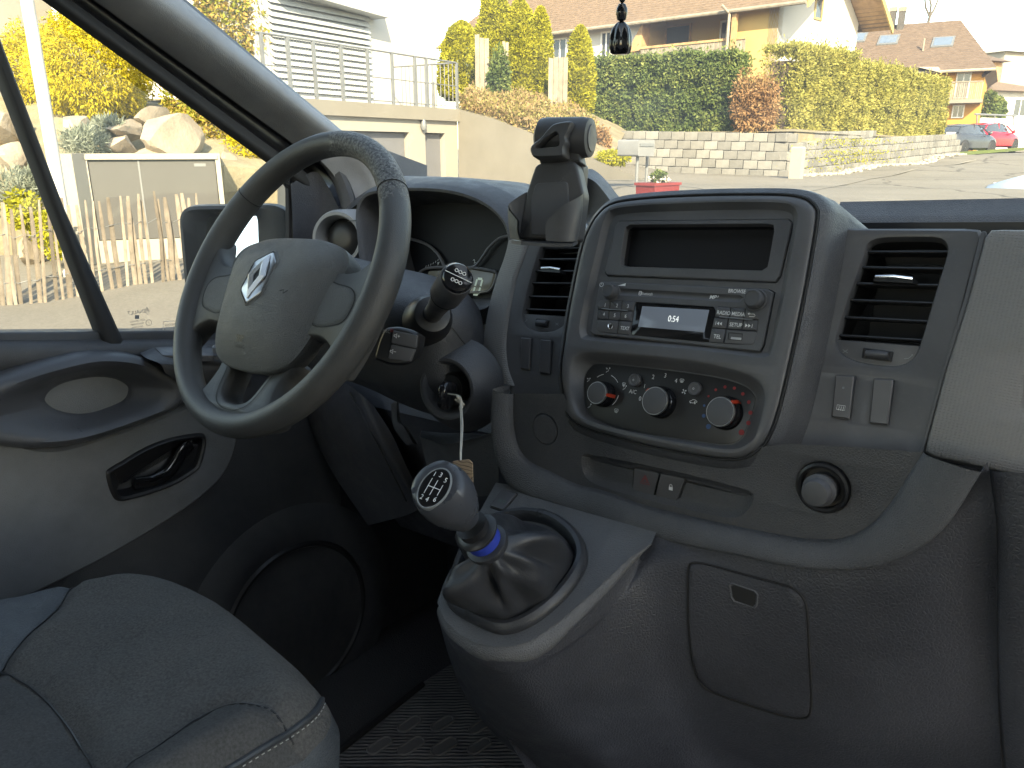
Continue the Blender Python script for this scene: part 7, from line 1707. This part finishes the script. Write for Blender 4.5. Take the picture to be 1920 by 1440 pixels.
# roof slopes: rows of tiles stepped in relief
ridge = (gx0 + gx1) / 2; front_edge = 0 - sg * .9 if sg > 0 else .9
def roof(fr, along0, along1, e, r, nrow, mat, par, name='roof'):   # e, r: world-plane (offset, height) of eave and ridge across fr.n
    m = MB()
    for i in range(nrow):
        a, b = V(e).lerp(V(r), i / nrow), V(e).lerp(V(r), (i + 1) / nrow + .01)
        m.add(loft([[fr.pt((x, a.y - .05), a.x), fr.pt((x, a.y + .03), a.x), fr.pt((x, b.y), b.x), fr.pt((x, b.y - .08), b.x)] for x in (along0, along1)], True, True))
    return m.out(name, mat, par, van=False, smooth=20)
half = gw / 2
ov = .5
fx0 = YF.px(835, 76).x + 4
r1 = roof(YF, fx0 - 4, 1.15, (ov, ze - .05), (-half, ze + .2 + half * .62), 22, M_tile1, yh)
roof(YF, fx0 - 4, 1.15, (-gw - ov, ze - .05), (-half, ze + .2 + half * .62), 22, M_tile1, yh)
mk('bargeboard', *loft([[YF.pt((1.16, z), h) for h, z in ((ov, ze - .28), (ov, ze - .02), (-half, ze + .22 + half * .62), (-half, ze - .04 + half * .62))], [YF.pt((1.22, z), h) for h, z in ((ov, ze - .28), (ov, ze - .02), (-half, ze + .22 + half * .62), (-half, ze - .04 + half * .62))]], True, True), M_yell, yh, van=False, smooth=20)
mk('bargeboard', *loft([[YF.pt((1.16, z), h) for h, z in ((-gw - ov, ze - .28), (-gw - ov, ze - .02), (-half, ze + .22 + half * .62), (-half, ze - .04 + half * .62))], [YF.pt((1.22, z), h) for h, z in ((-gw - ov, ze - .28), (-gw - ov, ze - .02), (-half, ze + .22 + half * .62), (-half, ze - .04 + half * .62))]], True, True), M_yell, yh, van=False, smooth=20)
mk('soffit', *loft([[YF.pt((x, ze - .12), ov - .05), YF.pt((x, ze + .12), 0)] for x in (fx0 - 4, 1.15)], closed=False), M_wood, yh, van=False, smooth=0)
mk('soffit', *loft([[YF.pt((.02, z), h) for h, z in ((-gw - ov, ze - .12), (-half, ze + .1 + half * .62))], [YF.pt((1.15, z), h) for h, z in ((-gw - ov, ze - .12), (-half, ze + .1 + half * .62))]], closed=False), M_wood, yh, van=False, smooth=0)
mk('gutter', *tube([YF.pt((fx0 - 4, ze - .12), ov + .07), YF.pt((1.15, ze - .12), ov + .07)], .07, 8), M_oldw, yh, van=False)
# ================================================================ orange house further up the road
O0 = W(1850, 150, 46); OF = WFr((O0.x, O0.y, 0), hdir(-1500))
oh = root('orange_house', 'orange house with broad brown roof, twin chimneys and balcony', 'house', (O0.x, O0.y, 2), van=False)
ox0, ox1 = OF.px(1560, 170).x, OF.px(1842, 170).x; oz0 = 1.0; oze = OF.px(1750, 130).y
xbl, xbr = OF.px(1742, 180).x, OF.px(1790, 180).x
mk('wall', *wbox(OF, ox0, ox1, oz0, oze, -8, 0), M_oran, oh, van=False, smooth=20)
orz = OF.px(1700, 92).y
def onroof(x, y):
    d = RW @ V(((x - CX) / FPX, (y - CY) / FPX, 1)); n_ = V((0, 0, 1)).lerp(V((0, 0, 1)), 0)
    sl = (oRz - (oze - .1)) / (oHalf + .6); nn = (OF.n * sl + V((0, 0, 1))).normalized(); p0 = OF.pt((0, oze - .1), .6); return CAM + d * ((p0 - CAM).dot(nn) / d.dot(nn)), nn
oHalf = 5.0; M_flue = ext('flue_sheet', (.075, .07, .068), .6, .15, 3)
tz = RW @ V(((1730 - CX) / FPX, (43 - CY) / FPX, 1))
rr_ = WPl(1730, 43, OF.pt((0, 0), -oHalf), OF.n); oRz = rr_.z
rx0, rx1 = WFr(OF.pt((0, 0), -oHalf), OF.u).px(1500, 43).x, WFr(OF.pt((0, 0), -oHalf), OF.u).px(1800, 45).x
ex0, ex1 = OF.px(1500, 130).x, OF.px(1868, 130).x
rm = MB(); nr = 26
for i in range(nr):
    a, b = i / nr, (i + 1) / nr + .004
    def pr3(t, x0_, x1_): return [OF.pt((x0_, (oze - .1) * (1 - t) + oRz * t), .6 * (1 - t) - oHalf * t), OF.pt((x1_, (oze - .1) * (1 - t) + oRz * t), .6 * (1 - t) - oHalf * t)]
    l0, l1 = pr3(a, ex0, ex1 + (rx1 - ex1) * a), pr3(b, ex0, ex1 + (rx1 - ex1) * b)
    up3 = V((0, 0, .04)); rm.add(loft([[l0[0] - up3, l0[0] + up3, l1[0], l1[0] - up3 * 2], [l0[1] - up3, l0[1] + up3, l1[1], l1[1] - up3 * 2]], True, True))
rm.out('roof', M_tile2, oh, van=False, smooth=20)
mk('roof_end', *loft([[OF.pt((ex1, oze - .12), .6), OF.pt((rx1, oRz - .02), -oHalf), OF.pt((ex1, oze - .12), -2 * oHalf - .6)], [OF.pt((ex1 - .6, oze - .6), .2), OF.pt((rx1 - .6, oRz - .6), -oHalf), OF.pt((ex1 - .6, oze - .6), -2 * oHalf)]], True, True), M_tile2, oh, van=False, smooth=20)
mk('gutter', *tube([OF.pt((ex0, oze - .2), .68), OF.pt((ex1, oze - .2), .68)], .09, 8), M_oldw, oh, van=False)
for x, yb_, yt_ in ((1671, 52, 16), (1688, 53, 16)):
    p, nn = onroof(x, yb_); q = WPl(x, yt_, p, OF.n); w_ = .2
    ch = mk('chimney', *loft([[p + OF.u * w_ * a + OF.n * w_ * b + V((0, 0, z)) for a, b in ((-1, -1), (1, -1), (1, 1), (-1, 1))] for z in (-.5, (q - p).z)], True, True), M_flue, oh, van=False, smooth=20)
    mk('cowl', *loft([[p + OF.u * w_ * 1.15 * a + OF.n * w_ * 1.15 * b + V((0, 0, z + (q - p).z)) for a, b in ((-1, -1), (1, -1), (1, 1), (-1, 1))] for z in (-.2, .06)], True, True), M_oldw, ch, van=False, smooth=20)
for x, y in ((1606, 72), (1666, 76), (1768, 80)):
    p, nn = onroof(x, y); e_ = OF.u; f_ = nn.cross(e_)
    fr_ = mk('skylight', *loft([[p + e_ * .62 * a + f_ * .65 * b + nn * z for a, b in ((-1, -1), (1, -1), (1, 1), (-1, 1))] for z in (-.05, .09)], True, True), M_galv, oh, van=False, smooth=20)
    mk('pane', *loft([[p + e_ * .5 * a + f_ * .5 * b + nn * z for a, b in ((-1, -1), (1, -1), (1, 1), (-1, 1))] for z in (.08, .105)], True, True), simple('skylight_pane', (.12, .16, .22), .15), fr_, van=False, smooth=20)
p, nn = onroof(1730, 96); mk('roof_vent', *tube([p, p + V((0, 0, .75))], .06, 8), M_oldw, oh, van=False)
window(oh, OF, OF.px(1795, 150).x, OF.px(1818, 150).x, OF.px(1806, 182).y, OF.px(1806, 138).y, .0)
window(oh, OF, OF.px(1788, 205).x, OF.px(1806, 205).x, OF.px(1797, 219).y, OF.px(1797, 199).y, .0)
zb_ = OF.px(1815, 188).y
mk('balcony_floor', *wbox(OF, OF.px(1770, 188).x, ox1 + .1, zb_ - .2, zb_, 0, 1.2), M_conc, oh, van=False, smooth=20)
for k in range(22):
    x = OF.px(1772, 175).x + (ox1 - OF.px(1772, 175).x) * k / 21; mk('balustrade_bar', *wbox(OF, x - .03, x + .03, zb_, zb_ + .95, 1.1, 1.14), M_oldw, oh, van=False, smooth=20)
mk('balustrade_rail', *wbox(OF, OF.px(1772, 175).x, ox1, zb_ + .95, zb_ + 1.02, 1.06, 1.18), M_oldw, oh, van=False, smooth=20)
mk('awning', *wpoly(OF, [OF.px(1722, 128), OF.px(1762, 128), OF.px(1768, 139), OF.px(1735, 131)], .2, 1.0), M_conc2, oh, van=False, smooth=20)
# ================================================================ further buildings, tree, cars
def hut(label, x0, x1, ye, yr, yb, z, rise, mat, roofm):
    o = W((x0 + x1) / 2, ye, z); f = WFr((o.x, o.y, 0), hdir((x0 + x1) / 2 + 2600)); r = root('distant_house', label, 'house', (o.x, o.y, 1), 'distant houses', van=False)
    a, b = f.px(x0, ye).x, f.px(x1, ye).x; e = f.px((x0 + x1) / 2, ye).y; rz_ = f.px((x0 + x1) / 2, yr).y
    mk('wall', *wbox(f, a + .4, b - .4, .5, e, -8, 0), mat, r, van=False, smooth=20)
    mk('roof', *loft([[f.pt((a, e - .1), .6), f.pt((b, e - .1), .6), f.pt((b - rise, rz_), -4), f.pt((a + rise, rz_), -4)], [f.pt((a, e - .1), -8.6), f.pt((b, e - .1), -8.6), f.pt((b - rise, rz_ + .01), -4.02), f.pt((a + rise, rz_ + .01), -4.02)]], True, True), roofm, r, van=False, smooth=20)
    window(r, f, f.px(x0 + (x1 - x0) * .42, ye).x, f.px(x0 + (x1 - x0) * .58, ye).x, e - 1.7, e - .6); return r
hut('white bungalow with red brown hipped roof behind the red car', 1846, 1990, 170, 138, 215, 55, 4, M_whit, M_tile1)
hut('dark chalet roof with thin chimney right of the orange house', 1800, 1886, 112, 78, 215, 66, .5, M_wood, M_tile2)
hut('pale house at the right edge of the view, far up the road', 1880, 2050, 100, 92, 140, 90, 2, M_conc2, M_conc2)
pc = W(1903, 80, 66); 
gr_ = root('white_fence', 'white garden wall with rail beside the red car', 'garden wall', W(1900, 245, 44), van=False)
Wf = WFr((W(1880, 245, 44).x, W(1880, 245, 44).y, 0), hdir(1880 + 1444))
mk('panel', *wbox(Wf, Wf.px(1838, 240).x, Wf.px(1905, 240).x, Wf.px(1880, 250).y, Wf.px(1880, 222).y, -.1, 0), M_whit, gr_, van=False, smooth=20)
mk('rail', *tube([Wf.pt(Wf.px(1828, 214), 0), Wf.pt(Wf.px(1905, 217), 0)], .05, 8), M_galv, gr_, van=False)
for x in (1832, 1865, 1900): mk('post', *tube([Wf.pt(Wf.px(x, 214), 0), Wf.pt(Wf.px(x, 235), 0)], .04, 8), M_galv, gr_, van=False)
for i, (x, y, z, r_, l) in enumerate([(1852, 205, 50, 1.0, 'dark green bush left of the white bungalow'), (1868, 208, 52, .8, 'small conifer in front of the bungalow')]):
    c = W(x, y, z); plant('garden_bush', l, 'shrub', c + V((0, 0, -r_)), cone(c + V((0, 0, -r_)), r_ * .7, r_ * 2, i), 2500, .22, L_green, 2, (c + V((0, 0, .3)), .08, .3), seed=90 + i)
# bare tree behind the orange house
tb_ = W(1735, 90, 62); bt = root('bare_tree', 'leafless winter tree behind the brown roof', 'tree', tb_, van=False); tm = MB(); trk = MB()
rg3 = random.Random(11)
def grow(p, d, ln, r_, dep):
    q = p + d * ln; (trk if dep > 5 else tm).add(tube([p, p.lerp(q, .5) + V((rg3.gauss(0, 1), rg3.gauss(0, 1), rg3.gauss(0, 1))) * ln * .05, q], [r_, r_ * .85, r_ * .7], 5, cap=False))
    if dep == 0: return
    for k in range(3 if dep > 1 else 4): grow(q, (d + V((rg3.gauss(0, .55), rg3.gauss(0, .55), rg3.gauss(.05, .3)))).normalized(), ln * rg3.uniform(.62, .85), r_ * .6, dep - 1)
grow(tb_, V((0, 0, 1)), 2.3, .15, 6)
M_twig = ext('grey_bark', (.10, .09, .08), .9, .2, 2); trk.out('trunk', M_twig, bt, van=False); tm.out('crown', M_twig, bt, van=False)
# cars
def car(label, x, yb, z, head, paint, scale=1.0):
    """head: direction the nose points (world). Body lofted from cross-sections."""
    b = W(x, yb, z); b.z = W(x, yb, z).z; r = root('parked_car', label, 'car', b, 'cars parked by the hedge', van=False)
    f = V((head[0], head[1], 0)).normalized(); s = V((-f.y, f.x, 0)); L = lambda a, w, h: b + f * a * scale + s * w * scale + V((0, 0, h * scale))
    secs = [(-2.05, .62, .45, .78, .60), (-1.95, .78, .28, .95, .72), (-1.5, .86, .22, 1.00, .74), (-.6, .88, .20, 1.00, .76), (.5, .88, .20, .98, .76), (1.1, .87, .20, .95, .74), (1.6, .82, .22, .86, .68), (1.95, .72, .28, .74, .58), (2.08, .58, .38, .62, .50)]
    lo = []
    for a, w, h0, h1, wt in secs:
        lo.append([L(a, y * w, h) for y, h in ((-1, h0 + .1), (-1.0, (h0 + h1) / 2), (-.97, h1 - .10), (-wt / w * .98, h1), (0, h1 + .03), (wt / w * .98, h1), (.97, h1 - .10), (1.0, (h0 + h1) / 2), (1, h0 + .1), (.85, h0), (-.85, h0))])
    mk('body', *loft(lo, True, True), paint, r, van=False, smooth=50)
    gl = [(-1.75, .62, .98, 1.02), (-1.35, .66, .98, 1.34), (-.6, .68, .98, 1.45), (.1, .68, .98, 1.45), (.6, .66, .98, 1.32), (1.25, .62, .94, .97)]
    lo = [[L(a, y * w, h) for y, h in ((-1.12, h0), (-.86, h1 - .04), (0, h1), (.86, h1 - .04), (1.12, h0))] for a, w, h0, h1 in gl]
    gr = mk('greenhouse', *loft(lo, True, True, closed=False), M_pane, r, van=False, smooth=50)
    lo = [[L(a, y * w, h + .012) for y, h in ((-.90, h1 - .05), (-.8, h1 - .03), (0, h1), (.8, h1 - .03), (.90, h1 - .05))] for a, w, h0, h1 in gl[1:5]]
    mk('roof', *loft(lo, closed=False), paint, r, van=False, smooth=50)
    for sd in (-1, 1):
        for a0_, a1_ in (((-1.75, 1.02), (-1.35, 1.33)), ((-.25, .99), (-.22, 1.44)), ((1.25, .96), (.6, 1.31))):
            mk('pillar', *tube([L(a0_[0], sd * .69, a0_[1]), L(a1_[0], sd * .60, a1_[1])], .035, 6), paint, r, van=False)
        for a in (-1.28, 1.28):
            c = L(a, sd * .80, .31); w = mk('wheel', *lathe(c, s * sd, [(.20, -.1), (.30, -.09), (.318, -.05), (.318, .06), (.29, .09), (.22, .10)], 28), M_rub, r, van=False)
            mk('arch', *lathe(c - s * sd * .02, s * sd, [(.36, -.1), (.37, .09), (.33, .095)], 28, False, False), M_rub, r, van=False)
            mk('rim', *lathe(c, s * sd, [(.21, .085), (.20, .098), (.05, .09), (.02, .10)], 20), M_silver, w, van=False)
            sp = MB()
            for k in range(5): q = V((0, 0, 1)) * sin(2 * pi * k / 5 + .4) + f * cos(2 * pi * k / 5 + .4); t_ = q.cross(s); sp.add(loft([[c + s * sd * .102 + q * .06 + t_ * .10 * y for y in (-.3, .3)] + [c + s * sd * .102 + q * .19 + t_ * .10 * y for y in (.9, -.9)]], False, True))
            sp.out('rim_gap', M_black, w, van=False, smooth=0)
        mk('headlight', *lathe(L(1.86, sd * .58, .66), (f + s * sd * .5 + V((0, 0, .25))), [(.16, -.06), (.15, .02), (.06, .055)], 16, ell=.6), M_wfr, r, van=False)
        mk('door_mirror', *lathe(L(.75, sd * .95, 1.0), f, [(.05, -.10), (.11, -.03), (.08, .06)], 12, ell=.7), paint, r, van=False)
    mk('number_plate', *loft([[L(2.085, y, h) for y, h in ((-.26, .42), (.26, .42), (.26, .53), (-.26, .53))], [L(2.10, y, h) for y, h in ((-.26, .42), (.26, .42), (.26, .53), (-.26, .53))]], True, True), M_wfr, r, van=False, smooth=20)
    mk('front_grille', *loft([[L(2.07, y, h) for y, h in ((-.45, .56), (.45, .56), (.42, .66), (-.42, .66))], [L(2.105, y, h) for y, h in ((-.45, .56), (.45, .56), (.42, .66), (-.42, .66))]], True, True), M_black, r, van=False, smooth=20)
    return r
P_grey = simple('grey_car_paint', (.045, .052, .065), .25, .1, .5); P_red = simple('red_car_paint', (.55, .015, .03), .2, .1, .6); P_blue = simple('silver_blue_car_paint', (.42, .50, .60), .22, .4, .6)
hd = hdir(1820 + 1500)
car('dark grey hatchback parked at the end of the hedge', 1800, 289, 37.5, hd, P_grey, .95)
car('red hatchback parked behind the grey car', 1846, 284, 41.5, hd, P_red, 1.0)
fh = W(1960, 395, 12.5); o_ = car('pale blue car at the right edge beyond the dash', 2110, 440, 12.5, hdir(-500), P_blue, 1.0)
sg_ = W(1795, 265, 36.3); SGf = WFr((sg_.x, sg_.y, 0), hdir(1795 + 1444))
sgr = root('notice_board', 'small white notice board on the end of the block wall', 'sign', sg_, van=False)
mk('board', *wbox(SGf, SGf.px(1773, 258).x, SGf.px(1806, 258).x, SGf.px(1790, 262).y, SGf.px(1790, 248).y, 0, .04), M_whit, sgr, van=False, smooth=20)
mk('post', *tube([SGf.pt(SGf.px(1790, 262), .02) + V((0, 0, .02)), SGf.pt(SGf.px(1790, 285), .02)], .03, 8), M_galv, sgr, van=False)
# verge grass by the cars, road edge line
vg = [W(1785, 296, 30), W(1850, 290, 35), W(1925, 284, 38), W(1925, 278, 42), W(1850, 284, 40), W(1790, 288, 33)]
tag(mk('grass_verge', [p + V((0, 0, .06)) for p in vg], [tuple(range(6))], M_grass, None, van=False, smooth=0), kind='structure')
e0, e1_ = [], []
for k in range(13):
    t = k / 12; p = W(1480 + 450 * t, 384 - 72 * t, 10.5 + 18 * t); q = W(1480 + 450 * t, 380 - 71.5 * t, 10.6 + 18.3 * t)
    for l, a in ((e0, p), (e1_, q)): a.z = gh(a.x, a.y) + .012; l.append(a)
tag(mk('kerb_strip', *loft([e0, e1_], closed=False), M_conc, None, van=False, smooth=0), kind='structure')
